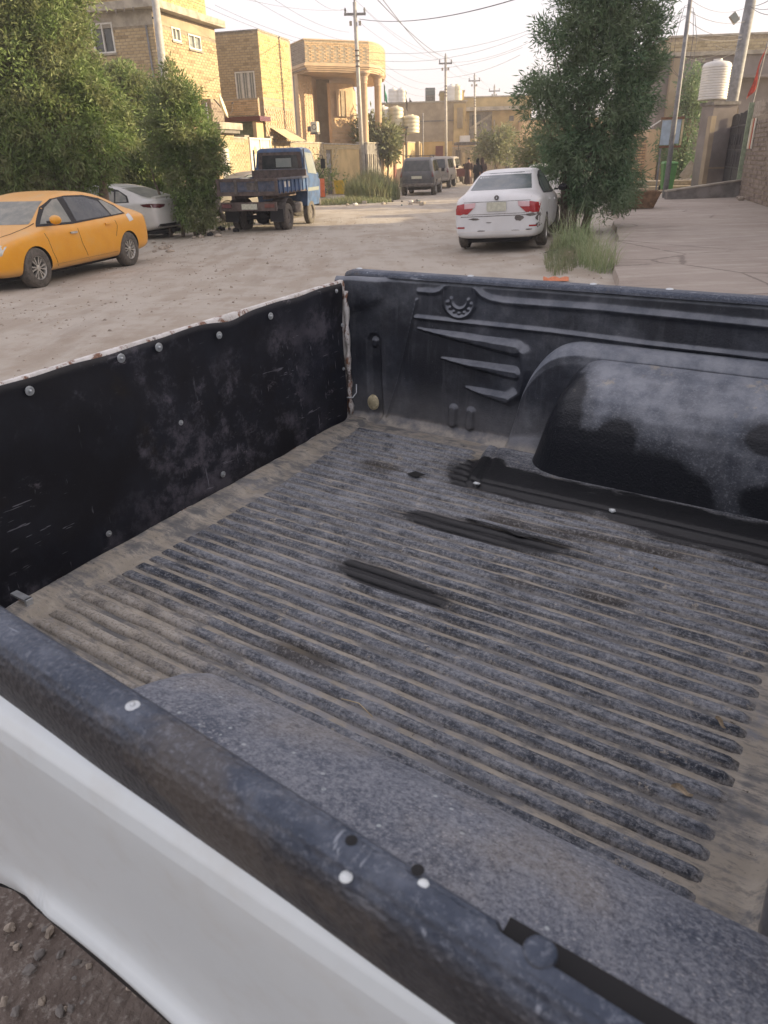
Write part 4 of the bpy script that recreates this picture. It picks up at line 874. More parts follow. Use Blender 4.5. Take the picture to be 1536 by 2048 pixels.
# ---- blue tipper truck
hdT = 13.5; Rc = at(556, 400, 21.2); hv = Vector((math.sin(R(hdT)), math.cos(R(hdT)), 0)); lv = Vector((-hv.y, hv.x, 0)); cT = Vector((Rc.x, Rc.y, 0)) + lv * .85
tip = thing('tipper_truck', 'small blue tipper truck with a rusty tailboard seen from behind', 'truck'); place(tip, cT.x, cT.y, hdT); tip.location.z = gz(cT.x, cT.y) - .03
# x: 0 at the tailboard, forward to the cab
MB().box(.1, 3.5, -.42, -.34, .55, .70).box(.1, 3.5, .34, .42, .55, .70).box(.2, .3, -.42, .42, .55, .68).box(1.6, 1.7, -.42, .42, .55, .68).build('chassis', M['dark'], tip)
bed = MB().box(0.02, 2.55, -.85, .85, .98, 1.03).box(.05, 2.5, -.5, -.4, .86, .98).box(.05, 2.5, .4, .5, .86, .98).build('tipper_bed', M['brownsteel'], tip)
for sgn in (-1, 1):
    y0, y1 = (sgn * .85, sgn * .81) if sgn > 0 else (-.85, -.81)
    sb = MB().box(.02, 2.55, min(y0, y1), max(y0, y1), 1.03, 1.33).build('side_board', M['bluep'], bed)
    for i in range(8):
        x = .10 + i * .33; MB().box(x, x + .06, min(sgn * .85, sgn * .885), max(sgn * .85, sgn * .885), 1.0, 1.32).build('stiffener', M['bluep'], bed)
    MB().box(.02, 2.57, min(sgn * .80, sgn * .90), max(sgn * .80, sgn * .90), 1.325, 1.38).build('top_rail', M['bluel'], bed)
    for i in (1, 2): MB().box(.20 + i * .33, .36 + i * .33, min(sgn * .852, sgn * .858), max(sgn * .852, sgn * .858), 1.14, 1.28).build('white_marking', M['frame'], bed)
MB().box(-.03, .02, -.86, .86, 1.05, 1.32).build('tailboard', M['bluel'], bed)
MB().box(-.06, .0, -.88, .88, 1.31, 1.38).box(-.06, .0, -.88, .88, .96, 1.06).build('tailboard_rail', M['brownsteel'], bed)
for y in (-.86, -.30, .30, .80): MB().box(-.065, -.03, y - .03, y + .05, 1.0, 1.36).build('tailboard_post', M['steel'] if abs(y) < .5 else M['brownsteel'], bed)
MB().box(-.033, -.031, -.28, .0, 1.10, 1.28).build('white_marking', M['steel'], bed)
MB().box(2.50, 2.56, -.85, .85, 1.03, 1.55).build('head_board', M['brownsteel'], bed)
mb = MB().box(-.05, .04, -.80, .80, .58, .80).build('rear_beam', M['brownsteel'], tip)
for y, mt in ((.62, 'redd'), (-.62, 'maroon')): MB().box(-.08, -.05, y - .14, y + .14, .66, .76).build('tail_lamp', M[mt], tip, bevel=.01)
MB().box(-.085, -.055, -.26, .18, .62, .76).build('number_plate', M['plate'], tip)
for y in (-.66, .66): MB().box(.30, .32, y - .2, y + .2, .28, .60).build('mud_flap', M['black'], tip)
for x, rows_ in ((.95, ((.50), (.72))), (3.05, (.70,))):
    for sgn in (-1, 1):
        for y in rows_: wheel(tip, (x, sgn * y, .36), .36, .18, rim='steel', side=sgn, solid=True)
MB().tube([(.95, -.7, .36), (.95, .7, .36)], .06, 8).lathe([(.16, -.14), (.2, 0), (.16, .14)], 12, Matrix.Translation((.95, 0, .36)) @ Matrix.Rotation(R(90), 4, 'X')).build('axle', M['dark'], tip)
MB().box(1.55, 2.2, -.80, -.46, .42, .70).build('fuel_tank', M['steel'], tip, bevel=.05); MB().box(1.5, 1.56, .4, .8, .42, .7).build('battery_box', M['dark'], tip)
for sgn in (-1, 1):
    a_ = []
    mb = MB().grid(lambda a, b: (.95 + .46 * math.cos(math.pi * (.08 + .84 * a)), sgn * (.42 + .42 * b), .40 + .46 * math.sin(math.pi * (.08 + .84 * a))), 14, 1); mb.build('mudguard', M['steel'], tip, smooth=True)
cs = [(2.68, 2.05, .55), (2.72, 2.12, .55), (3.0, 2.14, .55), (3.45, 2.12, .55), (3.62, 2.04, .55), (3.85, 1.45, .55), (3.92, 1.2, .55), (3.94, .6, .55)]
cbm = MB(); 
for x, zt, zb in cs:
    half = [(.78, zb), (.81, .9), (.82, 1.25), (.80 if zt > 1.5 else .8, min(1.45, zt - .02)), (.71 if zt > 1.5 else .76, zt - .06), (.62, zt)]
    ring = [(x, y, z) for y, z in half] + [(x, -y, z) for y, z in half[::-1]]; cbm.v += ring
n = 12
for i in range(len(cs) - 1):
    for j in range(n): cbm.f.append((i * n + j, i * n + (j + 1) % n, (i + 1) * n + (j + 1) % n, (i + 1) * n + j))
cbm.f.append(tuple(range(n))); cbm.f.append(tuple(reversed(range((len(cs) - 1) * n, len(cs) * n))))
me = cbm.mesh('cab', M['bluep'], 30, merge=True); cab = link('cab', me, tip); bvT = BVHTree.FromPolygons([v.co.copy() for v in me.vertices], [tuple(p.vertices) for p in me.polygons])
panel('rear_panel', bvT, [(-.74, 1.0), (.74, 1.0), (.66, 2.02), (-.66, 2.02)], '-x', 'brownsteel', cab, .006)
panel('rear_window', bvT, [(-.58, 1.50), (.58, 1.50), (.54, 1.94), (-.54, 1.94)], '-x', 'glass', cab, .014); panel('rear_window', bvT, [(-.36, 1.62), (.12, 1.62), (.12, 1.86), (-.36, 1.86)], '-x', 'glassL', cab, .018)
for fc in ('+y', '-y'): panel('side_window', bvT, [(2.86, 1.45), (3.74, 1.40), (3.50, 1.98), (2.86, 2.0)], fc, 'glassL', cab, .008); seam(bvT, [(2.84, 2.02), (2.84, .7)], fc, cab); panel('side_stripe', bvT, [(2.72, .95), (3.80, .95), (3.80, 1.05), (2.72, 1.05)], fc, 'glassL', cab, .006)
panel('windscreen', bvT, [(-.66, 1.40), (.66, 1.40), (.60, 1.98), (-.60, 1.98)], '+x', 'glass', cab, .01)
for sgn in (-1, 1): MB().tube([(3.7, sgn * .8, 1.95), (3.85, sgn * .98, 1.9), (3.85, sgn * .98, 1.5), (3.8, sgn * .82, 1.3)], .012, 5).box(3.82, 3.86, sgn * .98 - .07, sgn * .98 + .07, 1.55, 1.82).build('mirror', M['black'], tip)
MB().box(3.85, 4.0, -.8, .8, .5, .72).build('front_bumper', M['steel'], tip, bevel=.03)
MB().tube([(2.62, -.80, 1.55), (2.62, .80, 1.55)], .02, 6).box(2.60, 2.64, -.80, -.76, 1.0, 2.1).box(2.60, 2.64, .76, .80, 1.0, 2.1).build('ladder_frame', M['bluel'], tip)
# ================================================================== HOUSES AND WALLS
HR = -SA
def lx(O, px, py, off=0.):
    """place on a house's street face: (along street, height)"""
    O = Vector((O[0], O[1], 0)); r = ray(px, py); C = Vector((0, 0, H)); t = ((O - C).dot(SN) + off) / r.dot(SN); p = C + r * t - O; return p.dot(SS), p.z
def ly(O, px, py, off=0.):
    O = Vector((O[0], O[1], 0)); r = ray(px, py); C = Vector((0, 0, H)); t = ((O - C).dot(SS) + off) / r.dot(SS); p = C + r * t - O; return p.dot(SN), p.z
BRME = {}
def bricks(parent, P, du, dn, L, z0, z1, mat, holes=(), bw=.24, bh=.075, gap=.014, proud=.012, singles=0, key=None, jitter=.004, keep=None):
    P = Vector(P); du = Vector(du); dn = Vector(dn); all_ = []; rr = random.Random(int(L * 100) + int(z1 * 10))
    nr = int((z1 - z0) / (bh + gap))
    for i in range(nr):
        z = z0 + i * (bh + gap); a = -(bw / 2 if i % 2 else 0.)
        while a < L:
            s0 = max(a, 0); s1 = min(a + bw, L); a += bw + gap
            if s1 - s0 < .05: continue
            segs = [(s0, s1)]
            for h0, h1, hz0, hz1 in holes:
                if z + bh > hz0 and z < hz1:
                    ns_ = []
                    for p0, p1 in segs:
                        if p1 <= h0 or p0 >= h1: ns_.append((p0, p1))
                        else:
                            if p0 < h0: ns_.append((p0, h0))
                            if p1 > h1: ns_.append((h1, p1))
                    segs = ns_
            for p0, p1 in segs:
                if p1 - p0 > .04 and (keep is None or keep((p0 + p1) / 2, z)): all_.append((p0, p1, z, proud + jitter * (rr.random() - .5)))
    if key: all_.sort(key=lambda q: key((q[0] + q[1]) / 2, q[2]))
    zz = Vector((0, 0, 1)); e = .005
    def put(mb, q, rel=None):
        s0, s1, z, d = q; c = [P + du * a + dn * b + zz * h for h in (z, z + bh) for b in (-.01, d) for a in (s0, s1)]
        ins = [2, 3, 6, 7]
        for k_ in ins: c[k_] = c[k_] + du * (e if k_ in (2, 6) else -e) + zz * (e if k_ in (2, 3) else -e)
        if rel is not None: c = [v - rel for v in c]
        mb.add(c, [(0, 2, 3, 1), (4, 5, 7, 6), (2, 6, 7, 3), (0, 4, 6, 2), (1, 3, 7, 5)])
    for q in all_[:singles]:
        kk = (mat, round(q[1] - q[0], 3), round(q[3], 3), tuple(round(x, 3) for x in du), bh); rel = P + du * q[0] + zz * q[2]
        if kk not in BRME: mb = MB(); put(mb, q, rel); BRME[kk] = mb.mesh('brick', M[mat])
        link('brick', BRME[kk], parent, rel)
    mb = MB()
    for q in all_[singles:]: put(mb, q)
    if mb.v: mb.build('brickwork', M[mat], parent, kind='stuff')
def wbox(parent, name, x0, x1, y0, y1, z0, z1, mat, bevel=0, label=None): return MB().box(min(x0, x1), max(x0, x1), min(y0, y1), max(y0, y1), z0, z1).build(name, M[mat], parent, bevel=bevel, label=label)
def window(parent, face, a0, a1, z0, z1, base=0., depth=.10, mat='frame', panes=2, glass='glass', bars=False, sill=True):
    """window in a wall whose outer plane is at base; face 'x' = street side, 'y' = camera side"""
    def B(mb, a, b, d0, d1, c, d):
        if face == 'x': mb.box(base + d0, base + d1, a, b, c, d)
        else: mb.box(a, b, base - d1, base - d0, c, d)
    f = MB(); t = .05
    for q in ((a0, a1, z0, z0 + t), (a0, a1, z1 - t, z1), (a0, a0 + t, z0 + t, z1 - t), (a1 - t, a1, z0 + t, z1 - t)): B(f, q[0], q[1], -depth, .03, q[2], q[3])
    for i in range(1, panes): m_ = a0 + (a1 - a0) * i / panes; B(f, m_ - t * .45, m_ + t * .45, -depth * .6, .02, z0 + t, z1 - t)
    w_ = f.build('window', M[mat], parent)
    for i in range(panes):
        g = MB(); B(g, a0 + (a1 - a0) * i / panes + t * .5, a0 + (a1 - a0) * (i + 1) / panes - t * .5, -depth * .9, -depth * .5, z0 + t, z1 - t); g.build('pane', M[glass], w_)
    if bars:
        for i in range(9): b = MB(); m_ = a0 + (a1 - a0) * (i + .5) / 9; B(b, m_ - .01, m_ + .01, .0, .02, z0, z1); b.build('bar', M[mat], w_)
    if sill: s_ = MB(); B(s_, a0 - .05, a1 + .05, -.02, .07, z0 - .06, z0); s_.build('sill', M['concrete'], w_)
    return w_
def house(name, label, O, cat='house', group=None): return thing(name, label, cat, (O[0], O[1], 0), HR, group)
def wall_with_holes(parent, face, base, a0, a1, z0, z1, holes, mat, th=.25, name='wall'):
    mb = MB()
    def B(a, b, c, d):
        if b - a < .001 or d - c < .001: return
        if face == 'x': mb.box(base - th, base, a, b, c, d)
        else: mb.box(a, b, base, base + th, c, d)
    cuts = sorted({a0, a1, *[h[0] for h in holes], *[h[1] for h in holes]})
    for p, q in zip(cuts, cuts[1:]):
        hs = sorted([(h[2], h[3]) for h in holes if h[0] <= p + 1e-6 and h[1] >= q - 1e-6]); z = z0
        for c, d in hs: B(p, q, z, c); z = d
        B(p, q, z, z1)
    return mb.build(name, M[mat], parent)
# ---- first house on the left
O1 = at(304, 28, 31.); O1.z = 0; h1 = house('brick_house', 'tall tan brick house with flat roof slab rising behind the left trees', O1)
yR, _ = lx(O1, 432, 95); zs0 = 6.58; W1a = [*[lx(O1, 341, 52)[0], lx(O1, 358, 52)[0]], lx(O1, 350, 82)[1], lx(O1, 350, 55)[1]]; W1b = [lx(O1, 375, 70)[0], lx(O1, 399, 70)[0], lx(O1, 387, 99)[1], lx(O1, 387, 70)[1]]
xa = ly(O1, 186, 80)[0]; xb = ly(O1, 229, 80)[0]; Wc = [xa, xb, ly(O1, 215, 107)[1], ly(O1, 215, 45)[1]]
wall_with_holes(h1, 'x', 0, 0, yR, -.3, zs0, [W1a, W1b], 'mortar'); wall_with_holes(h1, 'y', 0, -9, -.25, -.3, zs0, [Wc], 'mortar')
wbox(h1, 'rear_wall', -9, -.25, yR - .25, yR, -.3, zs0, 'plaster'); wbox(h1, 'inner_wall', -9.2, -9, 0, yR, -.3, zs0, 'plaster')
bricks(h1, (0, 0, 0), (0, 1, 0), (1, 0, 0), yR, 1.5, 6.15, 'brickA', [W1a, W1b], bh=.085, singles=170, key=lambda a, z: abs(a - 1.6) + abs(z - 5.0) * .8)
bricks(h1, (-4.4, 0, 0), (1, 0, 0), (0, -1, 0), 4.4, 2.2, 6.1, 'brickA', [(Wc[0] + 4.4, Wc[1] + 4.4, Wc[2], Wc[3])], bh=.085, singles=130, key=lambda a, z: abs(a - 4.0) + abs(z - 5.1) * .8)
wbox(h1, 'lintel_band', -.26, .014, .02, yR, 6.17, 6.575, 'plaster'); wbox(h1, 'lintel_band', -4.4, .0, -.014, .012, 6.12, 6.575, 'concrete')
window(h1, 'x', *W1a, panes=2, glass='glassL'); window(h1, 'x', *W1b, panes=2, glass='glassL'); window(h1, 'y', *Wc, panes=2)
sb = wbox(h1, 'roof_slab', -9, .38, -.42, yR + .30, 6.58, 6.83, 'concrete', .01)
for i in range(5): x = -1.9 + i * .36; MB().tube([(x, -.43, 6.6), (x + .02, -.44, 6.6 - .12 - .05 * (i % 3))], [.03, .004], 5).build('drip_stain', M['concreteD'], sb)
wbox(h1, 'upper_wall', -6, .0, .0, yR - .55, 6.83, 8.6, 'mortar'); bricks(h1, (0, 0, 0), (0, 1, 0), (1, 0, 0), yR - .55, 6.84, 8.5, 'brickB', keep=lambda a, z: True, bh=.085)
bricks(h1, (-4.4, 0, 0), (1, 0, 0), (0, -1, 0), 4.4, 6.84, 8.5, 'brickB', bh=.085)
MB().tube([(-.28, -.05, 6.1), (-.22, -.05, 1.)], .035, 6).build('drain_pipe', M['poleD'], h1, smooth=True)
MB().box(.0, .05, -.03, .01, 6.28, 6.34).build('wall_lamp', M['black'], h1)
# porch box below with its concrete roof
O1b = at(430, 260, 33.5); O1b.z = 0; hp = house('gate_lodge', 'small brick porch with a thick grey concrete roof beside the left bush', O1b, 'porch')
wbox(hp, 'wall', -3.2, 0, 0, 1.6, -.3, 2.75, 'mortarP'); bricks(hp, (0, 0, 0), (0, 1, 0), (1, 0, 0), 1.6, 0, 2.7, 'brickY', [(.25, 1.0, 0, 2.2)]); bricks(hp, (-2, 0, 0), (1, 0, 0), (0, -1, 0), 2.0, 0, 2.7, 'brickY')
wbox(hp, 'door', -.02, .02, .27, .98, 0, 2.15, 'gatew'); wbox(hp, 'roof', -3.4, .40, -.3, 1.75, 2.85, 3.10, 'concrete', .01); wbox(hp, 'lower_roof', -1.0, .30, -.1, 1.65, 2.72, 2.83, 'concreteD')
wbox(hp, 'parapet', -3.1, -.1, .1, 1.1, 3.10, 3.95, 'mortar'); bricks(hp, (-.1, .1, 0), (0, 1, 0), (1, 0, 0), 1.0, 3.12, 3.9, 'brickR'); bricks(hp, (-2.1, .1, 0), (1, 0, 0), (0, -1, 0), 2.0, 3.12, 3.9, 'brickR')  # parapet's shade is put into its colour as grey brick
# dish
dp = at(446, 213, 33.); ds = thing('satellite_dish', 'off-white satellite dish on the porch roof parapet', 'dish', dp); ds.rotation_euler = (R(74), 0, R(93))
MB().lathe([(.0001, -.09), (.15, -.08), (.28, -.045), (.42, .03), (.43, .035), (.42, .045), (.28, -.03), (.15, -.065), (.0001, -.075)], 24).build('reflector', M['tankY'], ds, smooth=True); MB().tube([(0, -.40, 0), (0, -.25, .30), (0, 0, .38)], .012, 5).box(-.03, .03, -.03, .03, .36, .44).build('feed_arm', M['steel'], ds); MB().tube([(0, 0, -.09), (0, .3, -.22), (0, .35, -.25)], .025, 6).build('mount', M['steel'], ds)
# ---- second house
O2 = at(516, 75, 39.); O2.z = 0; h2 = house('brick_house', 'yellow brick house with sunlit side wall and a cream canvas awning', O2)
yR2 = lx(O2, 577, 90)[0]; T2 = 6.95; Wd = [ly(O2, 472, 170)[0], ly(O2, 511, 170)[0], ly(O2, 490, 199)[1], ly(O2, 490, 143)[1]]
wbox(h2, 'wall', -.25, 0, 0, yR2, -.3, T2, 'mortarP'); wall_with_holes(h2, 'y', 0, -8, -.25, -.3, T2, [Wd], 'mortar')  # darker mortar on the camera side, its shade put into the colour
zp = 4.0
bricks(h2, (0, 0, 0), (0, 1, 0), (1, 0, 0), yR2, zp + .35, T2 - .03, 'brickB', bh=.095, gap=.02); bricks(h2, (0, 0, 0), (0, 1, 0), (1, 0, 0), yR2, zp, zp + .33, 'brickC', bh=.07, bw=.11)
bricks(h2, (0, 0, 0), (0, 1, 0), (1, 0, 0), yR2, 2.4, zp - .03, 'brickC', bh=.08, bw=.12, gap=.02, keep=lambda a, z: (int(a / .14) + int(z / .10)) % 2 == 0, proud=.03)
bricks(h2, (-4.2, 0, 0), (1, 0, 0), (0, -1, 0), 4.2, 4.2, T2 - .03, 'brickA', [(Wd[0] + 4.2, Wd[1] + 4.2, Wd[2], Wd[3])], bh=.085, gap=.018)  # shaded face: shade put in as tan brick against the sunlit yellow
wbox(h2, 'coping', -.30, .03, -.03, yR2 + .02, T2 + .002, T2 + .06, 'concrete'); wbox(h2, 'coping', -8, -.32, -.03, .2, T2 + .002, T2 + .06, 'concreteD'); wbox(h2, 'flat_roof', -8, -.27, .27, yR2, 6.5, 6.6, 'concrete'); wbox(h2, 'rear_wall', -8, 0, yR2, yR2 + .2, -.3, T2, 'plaster')
window(h2, 'y', *Wd, panes=3, glass='glassL', bars=True)
bz0, bz1 = ly(O2, 480, 232, -1.15)[1] + .12, ly(O2, 480, 198, -1.15)[1] + .27; bx0 = ly(O2, 448, 215, -1.15)[0]; bx1 = ly(O2, 529, 215, -1.15)[0] - .35
wbox(h2, 'balcony_parapet', bx0, bx1 + .05, -1.138, -1.0, bz0 - .15, bz1 - .25, 'mortarP'); bricks(h2, (bx0, -1.15, 0), (1, 0, 0), (0, -1, 0), bx1 + .05 - bx0, bz0 - .10, bz1 - .28, 'brickC', bh=.075)
wbox(h2, 'balcony_slab', bx0, bx1 + .10, -1.2, -.002, bz0 - .35, bz0 - .152, 'redd', label='red-brown painted underside of the balcony'); wbox(h2, 'balcony_side', bx0, bx0 + .12, -1.0, -.002, bz0 - .15, bz1 - .25, 'brickC')
wbox(h2, 'recess_wall', bx0, -.1, -.35, -.30, -.2, bz0 - .36, 'tvgreen'); wbox(h2, 'porch_pillar', -.12, .06, -1.15, -.4, -.2, bz0 - .36, 'brickC')
a0_, a1_ = lx(O2, 540, 255)[0], lx(O2, 575, 255)[0]; zA = lx(O2, 545, 256)[1]
aw = thing('canvas_awning', 'cream canvas awning sloping out from the yellow brick house wall', 'awning', O2, HR)
MB().grid(lambda a, b: (.03 + .95 * b, a0_ + (a1_ - a0_) * a, zA - .55 * b - .03 * math.sin(math.pi * a)), 10, 6).build('canvas', M['canvas'], aw, smooth=True)
MB().tube([(.03, a0_, zA), (.98, a0_, zA - .55), (.03, a0_, zA - .6)], .015, 5).tube([(.03, a1_, zA), (.98, a1_, zA - .55), (.03, a1_, zA - .6)], .015, 5).build('strut', M['steel'], aw)
# ---- third house with the round canopy on columns
h3 = thing('villa', 'buff villa with a round brick roof canopy carried on tall columns', 'house', (0, 0, 0))
def w3(px, D): p = at(px, 200, D); return (p.x, p.y)
L3 = [w3(612, 53.), w3(742, 55.), ]; A_ = Vector(w3(612, 53.)); B_ = Vector(w3(741, 55.)); C_ = Vector(w3(770, 57.5)); D_ = Vector(w3(774, 60.)); E_ = A_ + Vector((-.3, 12.)); LW = Vector(w3(578, 56.))
zc0, zc1 = at(676, 139, 54.).z, at(676, 81, 54.).z
curve = [A_, B_]
for i in range(1, 9):
    t = i / 8; q = (1 - t) ** 2 * B_ + 2 * t * (1 - t) * Vector((C_.x + .1, C_.y - 1.2)) + t * t * Vector((D_.x, D_.y + 1.5)); curve.append(q)
curve += [Vector((D_.x - 1, D_.y + 6)), E_, LW + Vector((0, 6.)), LW]
def off_poly(P, d):
    c = sum((p for p in P), Vector((0, 0))) / len(P); return [(c.x + (p.x - c.x) * d, c.y + (p.y - c.y) * d) for p in P]
MB().prism(off_poly(curve, .97), zc0 + .35, zc1).build('canopy_parapet', M['mortarP'], h3, smooth=30)
for i, (k_, za, zb) in enumerate(((.955, zc0 - .02, zc0 + .08), (.975, zc0 + .082, zc0 + .17), (.992, zc0 + .172, zc0 + .26), (.982, zc0 + .262, zc0 + .35))): MB().prism(off_poly(curve, k_), za, zb).build('cornice', M['plasterP'], h3, smooth=30)
MB().prism(off_poly(curve, .93), zc0 - .12, zc0 - .021).build('canopy_soffit', M['plasterP'], h3)
MB().prism(off_poly(curve, .98), zc1 + .001, zc1 + .06).build('coping', M['plasterP'], h3)
oc = off_poly(curve, .97)
for i in range(len(oc) - 5):
    p, q = Vector((*oc[i], 0)), Vector((*oc[i + 1], 0)); d = q - p; L_ = d.length; d.normalize(); nrm = Vector((d.y, -d.x, 0))
    bricks(h3, p, d, nrm, L_, zc0 + .42, zc1 - .04, 'brickC', bh=.075, gap=.02, bw=.23, keep=(lambda a, z: (int(a / .25) + int(z / .095)) % 2 == 0 or z > zc1 - .35) if i == 0 else None, proud=.02)
p, q = Vector((*oc[-1], 0)), Vector((*oc[0], 0)); d = (q - p); L_ = d.length; d.normalize(); bricks(h3, p, d, Vector((d.y, -d.x, 0)), L_, zc0, zc1 - .04, 'brickR', bh=.075, gap=.02)  # left side of the villa: shade put into the colour as grey brick
# body of the villa under the canopy
def poly_wall(pts, z0, z1, mat, name='wall', brick=None, **k):
    for a, b in zip(pts, pts[1:]):
        a = Vector((*a, 0)); b = Vector((*b, 0)); d = b - a; L_ = d.length; d.normalize(); n_ = Vector((d.y, -d.x, 0))
        c = [a, b, b - n_ * .25, a - n_ * .25]; MB().prism([(v.x, v.y) for v in c], z0, z1).build(name, M[mat], h3)
        if brick: bricks(h3, a, d, n_, L_, z0 + .02, z1 - .02, brick, **k)
poly_wall([w3(579, 57.), w3(600, 55.)], -.3, zc0 - .13, 'plasterG'); poly_wall([w3(598, 54.5), w3(624, 56.2)], -.3, zc0 - .13, 'plasterP', brick='brickC', bh=.09, bw=.16, gap=.03, keep=lambda a, z: 3.0 < z < 6.2 and (int(a / .19) + int(z / .12)) % 2 == 0, proud=.03)  # first wall: left side's shade painted in as grey plaster
poly_wall([w3(624, 56.2), w3(634, 58.5)], -.3, zc0 - .13, 'plasterP'); poly_wall([w3(634, 58.6), w3(660, 59.)], -.3, zc0 - .13, 'plaster')
poly_wall([w3(660, 57.), w3(706, 58.5)], -.3, at(690, 165, 57.).z, 'plasterP', brick='brickC', bh=.14, bw=.5, gap=.02, keep=lambda a, z: z < 4.2, proud=.01); poly_wall([w3(706, 58.5), w3(712, 66)], -.3, at(690, 165, 57.).z, 'plasterP')
pA_, pB_ = Vector(w3(672, 57.2)), Vector(w3(700, 58.1)); zz0, zz1 = at(690, 232, 57).z, at(690, 178, 57).z
for i in range(3): t0, t1 = i / 3 + .03, (i + 1) / 3 - .05; c0, c1 = pA_ + (pB_ - pA_) * t0, pA_ + (pB_ - pA_) * t1; MB().prism([(c0.x, c0.y - .12), (c1.x, c1.y - .12), (c1.x, c1.y), (c0.x, c0.y)], zz0, zz1).build('wall_panel', M['plasterP'] if i != 1 else M['plaster'], h3)
for px, D in ((729, 55.2), (757, 57.2)):
    x, y = w3(px - 1, D); zt_ = zc0 - .02
    MB().lathe([(.34, -.2), (.34, 2.2), (.28, 2.3), (.24, 2.5), (.235, zt_ - .75), (.27, zt_ - .7), (.24, zt_ - .62), (.30, zt_ - .45), (.30, zt_ - .3), (.46, zt_ - .12), (.46, zt_)], 16, Matrix.Translation((x, y, 0))).build('column', M['plasterP'], h3, smooth=40)
acp = at(630, 254, 52.5); ac = thing('air_conditioner', 'cream air conditioner box mounted outside the villa wall', 'air conditioner', acp, R(-20))
MB().box(-.22, .22, -.20, .20, -.30, .30).build('case', M['tankY'], ac, bevel=.02); MB().lathe([(.17, 0), (.17, .012), (.13, .012), (.13, 0)], 20, Matrix.Translation((.03, -.205, 0)) @ Matrix.Rotation(R(90), 4, 'X')).build('fan_ring', M['steel'], ac); MB().box(-.5, -.23, -.12, .12, -.25, .05).build('side_unit', M['steel'], ac, bevel=.02); MB().box(-.25, .25, -.2, .2, -.42, -.31).tube([(.15, 0, -.4), (.15, 0, -1.)], .02, 5).build('bracket', M['steel'], ac)
# ---- street wall on the left, in three builds, with a white gate and a steel door
FO = at(440, 320, 34.); FO.z = 0
def fwall(name, label, px0, px1, zt_, mat, brick, coping='concrete', extra=None, z0=-.4, holes=(), group=None, **k):
    a0, _ = lx(FO, px0, 320); a1, _ = lx(FO, px1, 320); O = FO + SS * a0; t = thing(name, label, 'wall', O, HR, group)
    L_ = a1 - a0; wall_with_holes(t, 'x', 0, 0, L_, z0, zt_, [(h[0], h[1], h[2], h[3]) for h in holes], mat, .2)
    if brick: bricks(t, (0, 0, 0), (0, 1, 0), (1, 0, 0), L_, .0 if z0 > -.5 else .1, zt_ - .04, brick, holes=holes, **k)
    if coping: wbox(t, 'coping', -.24, .04, 0, L_, zt_ + .002, zt_ + .07, coping)
    if brick and a0 < .5: bricks(t, (-1.8, 0, 0), (1, 0, 0), (0, -1, 0), 1.8, 0, zt_ - .04, brick); wbox(t, 'end_wall', -1.8, -.21, .0, .2, z0, zt_, mat)
    return t, O, L_
fwall('garden_wall', 'orange-tan brick street wall left of the white gate', 452, 497, 2.55, 'mortarP', 'brickA', gap=.018, singles=0)
fwall('garden_wall', 'buff street wall with lattice brickwork behind the blue tipper cab', 553, 648, 2.45, 'mortarP', 'brickY', gap=.03, keep=lambda a, z: (int((a + z * 2.2) / .26)) % 2 == 0, proud=.035)
w3t, O_, L_ = fwall('garden_wall', 'plain yellow street wall with a grey steel door behind the bins', 648.5, 719, 2.42, 'plasterY', 'brickY', gap=.02, holes=[(.35, 1.25, -.4, 2.15)], keep=lambda a, z: z > 2.1 or a < .3 or (1.3 < a < 2.4 and (int((a - z) / .24) % 2 == 0)), proud=.03)
dr = thing('steel_door', 'grey steel door set in the plain yellow street wall', 'door', O_ + SS * .37 - SN * .08, HR); MB().box(-.03, .03, 0, .86, -.2, 2.13).build('door_leaf', M['steel'], dr); MB().box(.032, .05, .1, .76, 1.2, 1.95).build('raised_panel', M['poleD'], dr); MB().box(.032, .07, .70, .74, .9, 1.1).build('handle', M['alloy'], dr)
g0, g1 = lx(FO, 501, 320)[0], lx(FO, 543, 320)[0]; gt = thing('metal_gate', 'cream painted metal gate showing above the tipper truck bed', 'gate', FO + SS * g0, HR)
MB().box(-.04, .0, 0, g1 - g0, .05, 2.6).build('gate_sheet', M['gatew'], gt); 
for y in (.0, (g1 - g0) / 2 - .04, g1 - g0 - .08): MB().box(.002, .05, y, y + .08, .05, 2.62).build('gate_bar', M['frame'], gt)
for z in (.1, 1.3, 2.54): MB().box(.002, .045, .09, g1 - g0 - .09, z, z + .07).build('gate_bar', M['frame'], gt)
for yy in (.25, .62):
    MB().lathe([(.16, 0), (.13, .03), (.0001, .035)], 14, Matrix.Translation((.0, yy * (g1 - g0), 2.1)) @ Matrix.Rotation(R(90), 4, 'Y')).build('ornament', M['canvas'], gt, smooth=True)
for a in (g0 - .42, g1 + .02): t = thing('gate_pillar', 'square brick gate pillar on the %s side of the cream gate' % ('left' if a < g0 else 'right'), 'pillar', FO + SS * a, HR); wbox(t, 'shaft', -.38, 0, 0, .38, -.3, 2.62, 'mortarP'); bricks(t, (0, 0, 0), (0, 1, 0), (1, 0, 0), .38, 0, 2.6, 'brickA'); bricks(t, (-.38, 0, 0), (1, 0, 0), (0, -1, 0), .38, 0, 2.6, 'brickA'); wbox(t, 'cap', -.42, .04, -.04, .42, 2.622, 2.70, 'concrete')
